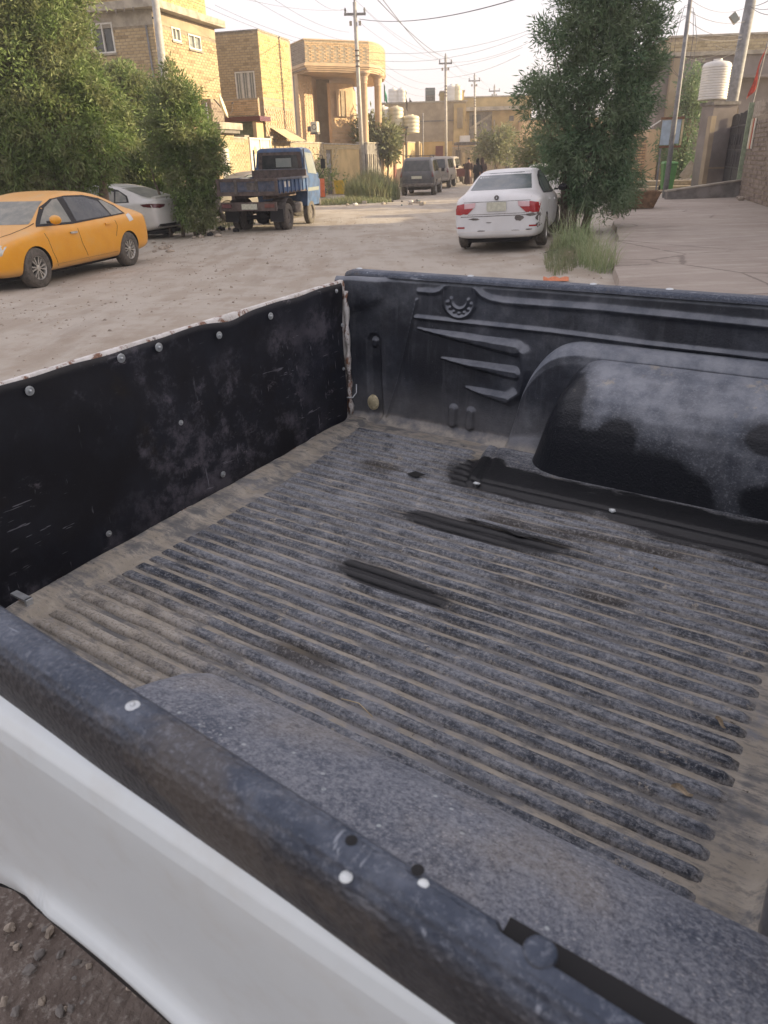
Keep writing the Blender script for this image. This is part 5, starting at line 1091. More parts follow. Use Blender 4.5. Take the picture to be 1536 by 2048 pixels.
# walls farther along on the left
t, O_, L_ = fwall('garden_wall', 'grey rendered street wall with ribbed metal sheets behind the utility pole', 720, 762, 2.55, 'concreteD', None)
for i in range(9): MB().box(.02, .05, .3 + i * L_ / 11, .3 + i * L_ / 11 + .12, .2, 1.9).build('metal_sheet', M['concrete'] if i % 2 else M['steel'], t)
t, O_, L_ = fwall('garden_wall', 'salmon and ochre street wall behind the roof-racked four wheel drive', 763, 812, 2.35, 'plasterP', None)
wbox(t, 'pier', .002, .12, L_ * .45, L_ * .52, -.2, 2.6, 'maroon'); wbox(t, 'pier', .002, .10, L_ * .85, L_ * .92, -.2, 2.5, 'plaster')
t, O_, L_ = fwall('garden_wall', 'bright ochre street wall far along beyond the parked four wheel drives', 812.5, 868, 2.7, 'plasterY', None)
wbox(t, 'pier', .002, .3, L_ * .3, L_ * .34, -.2, 2.8, 'plaster'); wbox(t, 'pier', .002, .3, L_ * .72, L_ * .76, -.2, 2.8, 'plaster')
# ---- buildings closing the street
def block(name, label, px0, px1, ptop, D, depth, mat, rz=-.05, feats=None, zb=-.5):
    a = at(px0, ptop, D); b = at(px1, ptop, D * 1.0); t = thing(name, label, 'building', (a.x, a.y, 0), rz); W_ = (b.x - a.x); Z = (a.z + b.z) / 2
    MB().box(0, W_, 0, depth, zb, Z).build('wall', M[mat], t)
    MB().box(-.08, W_ + .08, -.08, depth, Z + .002, Z + .12).build('parapet_cap', M['concrete'], t)
    if feats: feats(t, W_, Z, D, lambda px, py: (at(px, py, D).x - a.x, at(px, py, D).z))
    return t
def f1(t, W_, Z, D, q):
    x0, z0 = q(906, 290); x1, z1 = q(930, 208)
    MB().box(x0, x1, -.5, -.002, z0, z1).build('stair_tower', M['plasterY'], t)
    for i in range(6): x = x0 + (x1 - x0) * (.28 + i * .085); MB().box(x, x + .07, -.56, -.502, z0 + (z1 - z0) * .40, z0 + (z1 - z0) * .9).build('slot', M['plaster'], t)
    MB().box(x0 - .1, x1 + .1, -.6, -.002, z0 - .5, z0 - .002).build('brick_band', M['brickC'], t); MB().box(0, W_, -.05, -.002, q(850, 244)[1], q(850, 244)[1] + .1).build('string_course', M['concreteD'], t)
    xw, zw = q(858, 300); 
block('apartment_block', 'plain tan block with slotted stair tower closing the street left side', 763, 932, 206, 76., 14., 'plaster', -.06, f1)
def f1b(t, W_, Z, D, q):
    pass
block('roof_room', 'ochre roof room standing above the tan block beside white tanks', 881, 928, 184, 78., 5., 'plasterY', -.06, zb=5.)
def f2(t, W_, Z, D, q):
    x0, z1 = q(939, 224); x1, z0 = q(982, 276)
    MB().box(x0, x1, -.06, -.002, z0, z1).build('recess_shade', M['concreteD'], t); MB().box(x0 + .3, x0 + 1.2, -.09, -.061, z0 + 1.2, z1 - .3).build('window', M['glass'], t)  # dark slab on the wall paints in the shade of a recess
    MB().box(-.1, W_ + .1, -1.1, -.002, q(930, 223)[1], q(930, 223)[1] + .35).build('eaves_slab', M['concrete'], t)
    MB().add([(x1 - 2.4, -.14, z1 - 1.5), (x1 - 2.3, -.14, z1 - 1.7), (x1, -.14, z1 - .4), (x1, -.14, z1 - .15)], [(0, 1, 2, 3)]).build('stair_flight', M['concrete'], t)
    xw, zw = q(1018, 237); MB().box(xw, xw + .5, -.05, -.002, zw - .25, zw + .25).build('vent', M['steel'], t); xw, zw = q(987, 240); MB().box(xw, xw + .12, -.3, -.1, zw - 2.5, zw).build('post', M['concrete'], t)
    for px in (985, 1003): x, z = q(px, 300); MB().box(x, x + 1., -.05, -.002, -.2, 2.4).build('shop_door', M['steel'], t)
block('concrete_house', 'long ochre house with dark balcony recess closing the street end', 928, 1064, 194, 90., 12., 'plasterY', -.03, f2)
def f3(t, W_, Z, D, q): MB().box(.3, W_ - .3, -.05, -.002, 1., 3.).build('window', M['glassL'], t)
block('yellow_house', 'sunlit orange house edge showing left of the big bushy tree', 1046, 1240, 238, 84., 12., 'brickC', -.1, f3)
# low fronts under them
def lowfront(label, px0, px1, ptop, D, mat, doors=()):
    a = at(px0, ptop, D); b = at(px1, ptop, D); t = thing('low_wall', label, 'wall', (a.x, a.y, 0)); MB().box(0, b.x - a.x, 0, .25, -.5, a.z).build('wall', M[mat], t); MB().box(-.03, b.x - a.x + .03, -.04, .29, a.z + .002, a.z + .08).build('coping', M['concrete'], t)
    for p0, p1, pt, m_ in doors: x0 = at(p0, 300, D).x - a.x; x1 = at(p1, 300, D).x - a.x; MB().box(x0, x1, -.04, -.002, -.3, at(p0, pt, D).z).build('door', M[m_], t)
lowfront('bright yellow rendered wall with brown door beyond the four wheel drives', 846, 905, 284, 68., 'plasterY', [(871, 886, 292, 'maroon')])
lowfront('pale street-end wall with ribbed panels behind the walking figures', 905.5, 1000, 296, 74., 'mortarP', [(911, 921, 300, 'steel'), (925, 931, 305, 'canvas'), (940, 946, 300, 'canvas')])
lowfront('dull buff wall left of the bushy tree behind the white saloon', 1000.5, 1080, 300, 70., 'plaster', [(1012, 1020, 305, 'steel')])
sg = at(950, 287, 72.); s_ = thing('shop_canopy', 'dark flat shop canopy with white goods on top at the street end', 'canopy', sg); MB().box(-1.8, 1.8, -1.6, .6, -.12, .12).build('roof_sheet', M['steel'], s_); MB().box(-1.4, -.6, -1.2, -.2, .12, .62).build('white_box', M['tank'], s_)
for x in (-1.6, 1.6): MB().tube([(x, -1.4, -.12), (x, -1.4, -2.9)], .05, 6).build('post', M['steel'], s_)
# ---- right-hand side
Or = at(1326, 112, 40.); Or2 = at(1478, 103, 40.); h5 = thing('rendered_house', 'grey-brown rendered house behind the tank and leaning pole', 'house', (Or.x, Or.y, 0), R(-3)); W5 = Or2.x - Or.x + 6
MB().box(0, W5, 0, 9, -.2, Or.z - .05).build('wall', M['plasterG'], h5); MB().box(-.1, W5, -.12, 9, Or.z - .048, Or.z + .12).build('coping', M['concrete'], h5)
x1_ = at(1375, 200, 40).x - Or.x; MB().box(x1_, W5, -.55, -.002, 4.6, 4.72).build('ledge', M['plasterG'], h5); MB().box(x1_, x1_ + .25, -.5, -.002, .0, 4.6).build('pilaster', M['plasterG'], h5)
MB().box(.4, .75, -.3, -.002, .0, 5.5).build('pilaster', M['plaster'], h5)
h6o = at(1432, 200, 47.); h6 = thing('brick_house', 'yellow brick upper storey above the black gate on the right', 'house', (h6o.x - 3., h6o.y, 0), R(-6)); z6 = at(1500, 72, 47).z
MB().box(0, 14, 0, 8, 0, z6).build('wall', M['mortarP'], h6); bricks(h6, (0, 0, 0), (1, 0, 0), (0, -1, 0), 8, 4., z6 - .05, 'brickY', bh=.12, gap=.03, bw=.3, proud=.02); MB().box(-.1, 14.1, -.1, 8, z6 + .002, z6 + .1).build('coping', M['concrete'], h6); MB().box(-1.8, -.002, 0, 5, 0, z6 - 1.2).build('side_wing', M['brickY'], h6)
pr = thing('pink_wall', 'short pink rendered wall behind the green bin', 'wall', at(1290, 330, 39.) * 1., R(0)); pr.location.z = 0; MB().box(0, .55, 0, 4, 0, 2.55).build('pier', M['plasterP'], pr); MB().box(-2.0, -.002, .2, .4, 0, 2.2).build('wall', M['brickR'], pr); bricks(pr, (-2, .2, 0), (1, 0, 0), (0, -1, 0), 2., .1, 2.2, 'brickC', bh=.09, gap=.03, proud=.03)
pt = thing('yellow_wall', 'yellow brick wall top seen between the bushy tree and rendered house', 'wall', at(1292, 330, 43.) * 1.); pt.location.z = 0; MB().box(0, 1.15, 0, .2, 0, 3.3).build('wall', M['mortarP'], pt); bricks(pt, (0, 0, 0), (1, 0, 0), (0, -1, 0), 1.15, 2., 4.4, 'brickY', bh=.09, gap=.025); MB().box(.2, 1.1, -.1, .2, 3.3, 4.9).build('upper_wall', M['brickY'], pt)
# tank on its pier
tp_ = at(1420, 340, 33.); pz = at(1420, 205, 33.).z; pier = thing('tank_pier', 'square rendered pier carrying the white ribbed water tank', 'pier', (tp_.x, tp_.y, 0), R(12)); MB().box(-.60, .46, -.5, .3, 0, pz - .12).build('shaft', M['plasterG'], pier); MB().box(-.66, .52, -.56, .36, pz - .118, pz).build('cap', M['concreteD'], pier); MB().box(-.66, -.45, -.54, -.3, 0, pz - .5).build('buttress', M['plaster'], pier)
MB().box(-.62, .48, -.53, -.502, .9, .96).build('band', M['plaster'], pier)
def tank(label, px, pyb, D, r, h, mat='tank', ribs=12, group=None, name='water_tank'):
    p = at(px, pyb, D); t = thing(name, label, 'water tank', p, 0, group); prof = [(.0001, 0), (r * .98, 0), (r, .02)]
    for i in range(ribs): z = h * (.04 + .80 * i / ribs); dz = h * .8 / ribs; prof += [(r, z + dz * .15), (r * .965, z + dz * .3), (r * .965, z + dz * .55), (r, z + dz * .7)]
    MB().lathe(prof + [(r, h * .86), (r * .93, h * .92), (r * .80, h * .955), (r * .30, h)], 28).build('barrel', M[mat], t, smooth=35); MB().lathe([(r * .30, h * .985), (r * .32, h * 1.0), (r * .31, h * 1.04), (.0001, h * 1.05)], 20).build('lid', M[mat], t, smooth=40); return t
tank('white ribbed plastic water tank on the rendered pier by the right pole', 1424, 200, 33., .54, 1.34)
tank('tall cream water tank on a steel stand behind the weeds', 792, 252, 60., .55, 1.25, 'tankY', 4, 'water tanks behind the left street wall'); tank('short cream water tank just right of the one on the steel stand', 822, 266, 60., .62, 1.15, 'tankY', 4, 'water tanks behind the left street wall'); tank('shaded white water tank half hidden behind the villa column', 765, 256, 60., .52, 1.4, 'tank', 4, 'water tanks behind the left street wall')
for px, D, l in ((787, 79, 'left of two small white tanks on the tan roof'), (803, 79, 'right of two small white tanks on the tan roof'), (903, 77.5, 'white tank on the roof left of the pair by the roof room'), (913.5, 77.5, 'cream tank on the roof closest to the long ochre house')): tank(l, px, 207, D, .5, 1.25 if px < 850 else 1.5, 'tank' if px != 913.5 else 'tankY', 3, 'roof tanks at the street end')
st = at(795, 253, 60.); s_ = thing('tank_stand', 'thin steel stand holding up the tall cream water tank', 'stand', (st.x, st.y, st.z - .04)); MB().box(-1.3, .75, -.6, .6, -.10, 0).build('deck', M['steel'], s_)
for x, y in ((-1.2, -.5), (.62, -.5), (-1.2, .5), (.62, .5)): MB().tube([(x, y, -.1), (x, y, -st.z)], .05, 6).build('leg', M['steel'], s_)
bx = at(860, 208, 78.); t = thing('roof_cabinet', 'dark grey square cabinet on the tan block roof', 'cabinet', bx); MB().box(-.45, .45, -.4, .4, 0, 1.3).build('case', M['glassB'], t, bevel=.03); MB().box(-.4, .4, -.43, -.402, .15, .7).build('louvre', M['steel'], t)
# gate, posts and brick wall nearest on the right
Wd_ = Vector((at(1440, 380, 33.).x, 33., 0)); We_ = Vector((at(1476, 392, 28.).x, 28., 0)); dg = (We_ - Wd_); Lg = dg.length; dg.normalize(); ng = Vector((dg.y, -dg.x, 0)); ng = -ng if ng.dot(Vector((-1, 0, 0))) < 0 else ng
ang = math.atan2(dg.y, dg.x)
gt = thing('iron_gate', 'tall black iron bar gate between brick posts on the right', 'gate', Wd_, ang); zg = 2.7
MB().box(0, Lg, -.02, .02, .12, .95).build('lower_sheet', M['gate'], gt); MB().box(.05, Lg - .05, -.012, -.004, .955, zg - .30).build('backing_sheet', M['gate'], gt)
for i in range(26): x = (i + .5) * Lg / 26; MB().tube([(x, 0, .9), (x, 0, zg + .12 * math.sin(math.pi * (x / Lg * 2 % 1)))], .028, 5).build('bar', M['gate'], gt)
for z in (.12, .95, 1.55, zg - .35): MB().box(0, Lg, -.03, .03, z, z + .05).build('rail', M['gate'], gt)
for x in (0, Lg * .5 - .04, Lg * .5 + .04, Lg - .06): MB().box(x, x + .06, -.04, .04, .1, zg + .1).build('stile', M['gate'], gt)
for i in range(8):
    x = (i + .5) * Lg / 8; MB().tube([(x - .12, -.02, 1.1), (x, -.03, 1.5), (x + .12, -.02, 1.1)], .014, 5).build('scroll', M['gate'], gt); MB().tube([(x - .1, -.02, 2.1), (x, -.03, 1.75), (x + .1, -.02, 2.1)], .014, 5).build('scroll', M['gate'], gt)
gp1 = thing('gate_pillar', 'yellow-grey brick gate post at the far side of the black gate', 'pillar', Wd_ - dg * .42, ang); MB().box(0, .40, -.2, .2, 0, 3.1).build('shaft', M['mortar'], gp1); bricks(gp1, (0, .2, 0), (1, 0, 0), (0, 1, 0), .4, .1, 3.1, 'brickY', bh=.085); bricks(gp1, (0, -.2, 0), (1, 0, 0), (0, -1, 0), .4, .1, 3.1, 'brickY', bh=.085); bricks(gp1, (0, -.2, 0), (0, 1, 0), (-1, 0, 0), .4, .1, 3.1, 'brickY', bh=.085)
bwl = thing('brick_wall', 'rough grey-brown brick wall nearest on the right beside the black gate', 'wall', We_ + dg * .15, ang); Lw = 24.
side = 1 if (Matrix.Rotation(ang, 3, 'Z') @ Vector((0, 1, 0))).dot(Vector((-1, 0, 0))) > 0 else -1
MB().box(0, Lw, -side * .25 if side > 0 else 0, 0 if side > 0 else .25, -.2, 2.55).build('wall', M['mortar'], bwl)
bricks(bwl, (0, 0, 0), (1, 0, 0), (0, side, 0), Lw, .1, 2.5, 'brickR', bh=.10, gap=.03, bw=.27, proud=.025, singles=300, key=lambda a, z: a, jitter=.016)
MB().box(0, 1.4, -side * .25 if side > 0 else 0, 0 if side > 0 else .25, 2.55, 3.0).build('upper_wall', M['stone'], bwl)
MB().box(-.14, -.01, -.15, .15, 0, 3.0).build('white_jamb', M['tvgreen'], bwl)
for i, (m_, w_) in enumerate((('gatew', .2), ('yellowb', .16), ('redcloth', .12), ('gatew', .2))): MB().box(.35 + i * .24, .35 + i * .24 + w_, side * .03 if side > 0 else -.06, .06 if side > 0 else -.03, 1.6, 2.5).build('slat', M[m_] if m_ != 'yellowb' else M['canvas'], bwl)
t = thing('step_wall', 'low grey concrete side wall of the ramp in front of the black gate', 'wall', We_ + dg * .0, ang + side * R(75)); MB().add([(0, 0, 0), (2.6, 0, 0), (2.6, 0, .32), (0, 0, .62), (0, .25, 0), (2.6, .25, 0), (2.6, .25, .32), (0, .25, .62)], [(0, 1, 2, 3), (4, 7, 6, 5), (3, 2, 6, 7), (1, 5, 6, 2), (0, 3, 7, 4)]).build('wall', M['concreteD'], t); MB().add([(-.03, -.03, .65), (2.63, -.03, .35), (2.63, .28, .35), (-.03, .28, .65), (-.03, -.03, .60), (2.63, -.03, .30), (2.63, .28, .30), (-.03, .28, .60)], [(0, 1, 2, 3), (0, 4, 5, 1), (1, 5, 6, 2), (3, 2, 6, 7)]).build('coping', M['concrete'], t)
kb = MB(); ka = at(1292, 362, 35.); kb_ = at(1440, 352, 35.)
for i in range(3): pass
k_ = thing('stone_kerb', 'long pale stone kerb step running behind the green bin', 'kerb', (ka.x, ka.y, 0), R(-2)); MB().box(0, kb_.x - ka.x, 0, 1.3, .05, .42).build('step', M['mortarP'], k_, bevel=.03); MB().box(0, kb_.x - ka.x, -.5, -.002, .05, .22).build('step', M['plaster'], k_, bevel=.03)
# houses of the right-hand row beyond the edge of the picture: they shade the street
for i, (y0, y1, z_, xx) in enumerate(((-16, -6.5, 7.2, 14.), (-6., 4., 7.6, 14.), (4.5, 13., 7.0, 15.), (13.5, 24.5, 7.4, 17.))):
    t = thing('brick_house', ['tan brick house far behind the pickup on the right', 'tan brick house level with the pickup cab', 'grey rendered house next to the pavement', 'brick house beside the rough brick wall'][i], 'house', (xx, y0, 0)); MB().box(0, 8, 0, y1 - y0, -.2, z_).build('wall', M['plaster' if i != 2 else 'plasterG'], t); MB().box(-.3, 8.3, -.05, y1 - y0 + .05, 3.4, 3.6).build('ledge', M['concrete'], t)
    for k2 in range(2): window(t, 'y', .0, .0 + .01, 0, .01) if False else MB().box(-.05, -.01, 1.5 + k2 * 4, 3. + k2 * 4, 4.3, 5.7).build('window', M['glassD'], t)
# ================================================================== TREES
def mesh_np(name, V, Fq, mat):
    me = bpy.data.meshes.new(name); nv, nf, k_ = len(V), len(Fq), Fq.shape[1]
    me.vertices.add(nv); me.vertices.foreach_set('co', V.astype(np.float32).ravel()); me.loops.add(nf * k_); me.loops.foreach_set('vertex_index', Fq.astype(np.int32).ravel())
    me.polygons.add(nf); me.polygons.foreach_set('loop_start', np.arange(0, nf * k_, k_, dtype=np.int32)); me.materials.append(M[mat]); me.update(calc_edges=True); return me
def leaves(rg, centers, spread, per, ln, wd, droop=.35, outc=None, up=0.):
    """leaf blades round each twig end: four-cornered, folded along the middle"""
    n = len(centers) * per; c = np.repeat(centers, per, 0)
    sp = np.repeat(spread, per) if hasattr(spread, '__len__') else spread
    off = rg.normal(size=(n, 3)) * (sp[:, None] if hasattr(sp, '__len__') else sp) * .55; p = c + off
    d = rg.normal(size=(n, 3)); d += (off / (np.linalg.norm(off, axis=1, keepdims=True) + 1e-6)) * 1.2
    if outc is not None: o = p - outc; d += o / (np.linalg.norm(o, axis=1, keepdims=True) + 1e-6) * .8
    d[:, 2] += up - droop * rg.random(n); d /= np.linalg.norm(d, axis=1, keepdims=True)
    s_ = np.cross(d, rg.normal(size=(n, 3))); s_ /= np.linalg.norm(s_, axis=1, keepdims=True) + 1e-9; nn = np.cross(d, s_)
    L_ = ln * (.6 + .8 * rg.random(n))[:, None]; W_ = wd * (.7 + .6 * rg.random(n))[:, None]
    v = np.stack([p, p + d * L_ * .5 + s_ * W_ * .5 + nn * W_ * .15, p + d * L_, p + d * L_ * .5 - s_ * W_ * .5 + nn * W_ * .15], 1).reshape(-1, 3)
    return v, np.arange(n * 4).reshape(-1, 4)
def crown_centres(rg, blobs, n, shell=.72):
    vol = np.array([b[3] * b[4] * b[5] for b in blobs]) ** .72; cnt = (vol / vol.sum() * n).astype(int) + 3; out = []
    for b, k_ in zip(blobs, cnt):
        d = rg.normal(size=(k_, 3)); d /= np.linalg.norm(d, axis=1, keepdims=True); r_ = shell + (1.04 - shell) * rg.random(k_) ** .6; ins = rg.random(k_) < .25; r_[ins] *= rg.random(ins.sum()) ** .5
        r_ *= 1 + .16 * np.sin(d[:, 0] * 7 + b[0] * 3) * np.sin(d[:, 2] * 6 + b[2]) ; out.append(np.array(b[:3]) + d * r_[:, None] * np.array(b[3:6]))
    return np.concatenate(out)
def tree(name, label, base, blobs, ncl, per, ln, wd, mat, trunk_r=.12, trunks=((0, 0),), seed=1, spread=.22, group=None, cat='tree', droop=.35, branches=14):
    rg = np.random.default_rng(seed); t = thing(name, label, cat, base, 0, group)
    cs_ = crown_centres(rg, blobs, ncl); mid = np.mean([b[:3] for b in blobs], 0)
    V_, F_ = leaves(rg, cs_, spread * (.6 + .8 * rg.random(len(cs_))), per, ln, wd, droop, mid)
    # sprigs reaching past the outline
    k_ = rg.choice(len(cs_), max(4, len(cs_) // 5), replace=False); dd = cs_[k_] - mid; dd /= np.linalg.norm(dd, axis=1, keepdims=True) + 1e-6
    V2, F2 = leaves(rg, cs_[k_] + dd * spread * 1.1, spread * .55, max(6, per // 3), ln * 1.05, wd, droop, mid); F2 = F2 + len(V_)
    link('crown', mesh_np('crown', np.concatenate([V_, V2]), np.concatenate([F_, F2]), mat), t)
    tr = MB(); rr = random.Random(seed)
    for tx, ty in trunks:
        top = Vector((mid[0] * .5 + tx * 1.6, mid[1] * .5 + ty * 1.6, mid[2] * .8)); pts = [Vector((tx, ty, -.15)).lerp(top, i / 5) + Vector((rr.uniform(-.06, .06), rr.uniform(-.06, .06), 0)) * (i > 0) for i in range(6)]
        tr.tube(pts, [trunk_r * (1.15 - .75 * i / 5) for i in range(6)], 7)
    tr.build('trunk', M['bark'], t, smooth=True)
    br = MB()
    for i in range(branches):
        b = blobs[i % len(blobs)]; a = Vector((trunks[i % len(trunks)][0], trunks[i % len(trunks)][1], 0)).lerp(Vector((mid[0], mid[1], mid[2])), rr.uniform(.25, .7)); e_ = Vector(b[:3]) + Vector((rr.uniform(-1, 1) * b[3], rr.uniform(-1, 1) * b[4], rr.uniform(-.6, 1) * b[5])) * .8; m_ = a.lerp(e_, .5) + Vector((0, 0, .15))
        br.tube([a, m_, e_], [trunk_r * .4, trunk_r * .25, trunk_r * .08], 5)
    br.build('branches', M['bark'], t, smooth=True)
    return t
def blob(base, px, py, D, rx, ry, rz):
    p = at(px, py, D) - Vector(base); return (p.x, p.y, p.z, rx, ry, rz)
# bushy tree on the right
bR = gp(1188, 480, .0); bR = Vector((bR.x + .1, bR.y + 2.3, -.02)); DR = bR.y
BR = [blob(bR, *q) for q in ((1225, 20, DR + .2, .72, .8, .7), (1170, 40, DR, .50, .6, .45), (1105, 72, DR - .1, .36, .4, .20), (1150, 100, DR, .42, .5, .36), (1262, 95, DR, .62, .8, .7), (1200, 130, DR, .62, .8, .6), (1150, 175, DR, .50, .6, .45), (1085, 175, DR - .1, .26, .4, .34), (1058, 198, DR, .28, .3, .26), (1110, 215, DR, .36, .4, .32), (1260, 195, DR, .50, .8, .6), (1200, 240, DR, .75, .8, .6), (1130, 265, DR, .60, .7, .42), (1235, 290, DR, .50, .7, .5), (1180, 320, DR - .1, .80, .8, .5), (1120, 330, DR + .2, .42, .6, .34), (1245, 355, DR, .42, .7, .34), (1200, 388, DR - .3, .60, .8, .32), (1150, 392, DR, .26, .5, .26), (1240, 398, DR - .2, .28, .5, .22), (1235, -60, DR, .8, .9, .7), (1150, -20, DR, .40, .6, .3), (1305, 45, DR, .28, .5, .42), (1300, 130, DR, .24, .4, .3))]
tree('bushy_tree', 'tall blue-green bushy tree standing between the white saloon and the pavement', bR, BR, 1300, 44, .135, .024, 'leafR', .10, ((0, 0), (.3, .1), (-.2, .15)), 3, .15, branches=24)
# light green shrub just beyond it
b2 = at(1085, 340, 33.); b2.z = -.1
tree('street_tree', 'pale green loose shrub beyond the bushy tree beside the far white saloon', b2, [blob(b2, 1085, 290, 33., .9, .9, .8), blob(b2, 1110, 320, 33., 1.1, .9, .7), blob(b2, 1070, 315, 33., .6, .7, .5)], 120, 34, .19, .06, 'leafF', .08, ((0, 0),), 5, .3)
# three crowded trees on the left
bA = Vector((at(60, 300, 17.5).x, 19.0, -.1)); DA = 19.0
tree('dense_tree', 'largest dense olive-green tree at the left behind the orange saloon', bA, [blob(bA, *q) for q in ((20, 30, DA, 1.4, 1.2, 1.1), (95, 55, DA, .85, 1.1, .85), (60, 150, DA - .4, 1.4, 1.2, 1.0), (155, 175, DA, .72, .9, .7), (20, 260, DA - .5, 1.3, 1.1, .9), (150, 280, DA - .3, 1.1, 1., .8), (90, 340, DA - .2, 1.3, 1., .55), (-60, 150, DA, 1.4, 1.4, 1.6), (-40, 320, DA, 1.2, 1.2, .7), (60, -40, DA, 1.3, 1.1, .8), (215, 250, DA, .6, .7, .6))], 2600, 42, .125, .032, 'leafL', .14, ((0, 0), (.7, .1), (-.8, .2)), 7, .17)
bB = Vector((at(285, 350, 25.).x, 25., -.2)); DB = 25.
tree('dense_tree', 'middle olive-green tree with bare stems above the white saloon', bB, [blob(bB, *q) for q in ((240, 200, DB, .75, .8, .85), (268, 175, DB, .45, .6, .5), (265, 270, DB, 1.0, .9, .9), (215, 290, DB, .9, .9, .75), (295, 320, DB, .95, .9, .7), (240, 345, DB - .4, .8, .7, .45), (310, 380, DB, .6, .7, .45))], 1100, 38, .14, .036, 'leafL', .055, ((0, 0), (.3, 0), (.55, .1), (-.2, .1), (.8, .0)), 8, .17)
bC = Vector((at(385, 420, 22.).x, 22.0, -.15)); DC = 22.
tree('dense_tree', 'ragged right-hand tree hiding the silver saloon beside the tipper truck', bC, [blob(bC, *q) for q in ((345, 165, DC, .30, .4, .42), (340, 210, DC, .50, .6, .5), (375, 205, DC, .38, .5, .42), (370, 270, DC, .75, .8, .65), (330, 290, DC, .60, .7, .6), (396, 315, DC, .50, .6, .45), (382, 362, DC, .62, .8, .55), (394, 425, DC - .2, .50, .7, .36), (430, 330, DC, .24, .4, .18), (400, 395, DC, .32, .6, .35), (420, 290, DC, .18, .3, .25))], 800, 34, .12, .032, 'leafL', .05, ((0, 0), (.2, .1), (-.35, 0), (-.7, .1)), 9, .15)
# distant small trees
for i, (px, pb, D, bl, l) in enumerate(((993, 345, 66., ((990, 285, 1.0, 1.0), (1005, 278, .9, .8), (970, 300, .9, .6), (1000, 305, 1.1, .7)), 'small hazy round street tree in front of the long ochre house'), (748, 300, 58., ((738, 262, .9, 1.1), (760, 262, .8, .9), (745, 285, 1.0, .7)), 'hazy green tree behind the villa columns'), (776, 320, 57., ((772, 280, .7, .55), (778, 300, .4, .7)), 'thin drooping sapling beside the cream tank stand'))):
    b = at(px, pb, D); b.z = -.2
    tree('street_tree', l, b, [blob(b, x, y, D, r_, r_, rz_) for x, y, r_, rz_ in bl], 90, 30, .32, .11, 'leafF', .10, ((0, 0),), 20 + i, .42, branches=6)
b = at(1380, 250, 37.5); b.z = 0
tree('dense_tree', 'dark green narrow tree against the rendered house behind the leaning pole', b, [blob(b, x, y, 37.5, rx, .5, rz_) for x, y, rx, rz_ in ((1385, 175, .35, .9), (1380, 230, .45, .9), (1345, 300, .7, .8), (1370, 330, .6, .5))], 170, 34, .18, .05, 'leafR', .08, ((0, 0),), 31, .28)
# ------------------------------------------------------------------ weeds and grass
def grass_patch(name, label, cx, cy, rx, ry, n, hgt, mat, seed, bend=.4, wd=.012, rot=0., kind='stuff', cat=None, zb=None, stem=False):
    rg = np.random.default_rng(seed); a = rg.random(n) * 2 * np.pi; r_ = np.sqrt(rg.random(n)); lx_ = np.cos(a) * r_ * rx; ly_ = np.sin(a) * r_ * ry; x = cx + lx_ * math.cos(rot) - ly_ * math.sin(rot); y = cy + lx_ * math.sin(rot) + ly_ * math.cos(rot)
    z = np.array([gz(p, q) for p, q in zip(x, y)]) if zb is None else np.full(n, zb); h = hgt * (.45 + .75 * rg.random(n)) * (1.15 - .55 * r_); th = rg.random(n) * 2 * np.pi; bx, by = np.cos(th), np.sin(th); wx, wy = -by * wd, bx * wd; b_ = bend * (.3 + rg.random(n)) * h
    P0_ = np.stack([x - wx, y - wy, z], 1); P1 = np.stack([x + wx, y + wy, z], 1); m1 = np.stack([x + bx * b_ * .3, y + by * b_ * .3, z + h * .6], 1); w_ = np.stack([wx, wy, 0 * wx], 1) * .75; tip = np.stack([x + bx * b_, y + by * b_, z + h], 1)
    V_ = np.stack([P0_, P1, m1 + w_, m1 - w_, tip], 1).reshape(-1, 3); q = np.arange(n)[:, None] * 5; F3 = np.concatenate([q + [0, 1, 2], q + [0, 2, 3], q + [3, 2, 4]], 0)
    o = link(name, mesh_np(name, V_, F3, mat)); tag(o, label, cat, None, kind); return o
gA = gp(1195, 535, .0)
grass_patch('tall_grass', 'tuft of tall green reed grass growing at the pavement edge beyond the truck bed', gA.x + .05, gA.y + .25, .22, .75, 330, .66, 'grass', 41, .9, .0045, kind='thing', cat='grass')
grass_patch('verge_grass', 'sparse grass along the strip under the bushy tree', (bR.x + gA.x) / 2 - .2, (bR.y + gA.y) / 2, .40, 3.6, 2200, .26, 'weed', 42, .8, .006, rot=-.30)
gB = gp(745, 398, -.2); grass_patch('tall_weeds', 'clump of tall pale green weeds left of the roof-racked four wheel drive', gB.x, gB.y - .6, 1.35, 1.6, 3600, 1.35, 'weed', 43, .45, .014, kind='thing', cat='weeds')
gC = gp(700, 408, -.2); grass_patch('verge_weeds', 'low weeds and grass along the far road edge by the rubbish', gC.x - .3, gC.y, 2.2, 1.1, 1800, .34, 'weed', 44, .6, .014, rot=.1)
gD = gp(430, 455, -.16); grass_patch('verge_grass', 'thin grass under the left trees', gD.x - 1., gD.y + .4, 2.2, .8, 900, .26, 'weed', 45, .7, .010)
grass_patch('reed_clump', 'pale dry reeds standing beside the trunk of the bushy tree', gA.x + .25, gA.y + 2.6, .35, .8, 260, .85, 'grass', 47, .9, .005, kind='thing', cat='reeds')
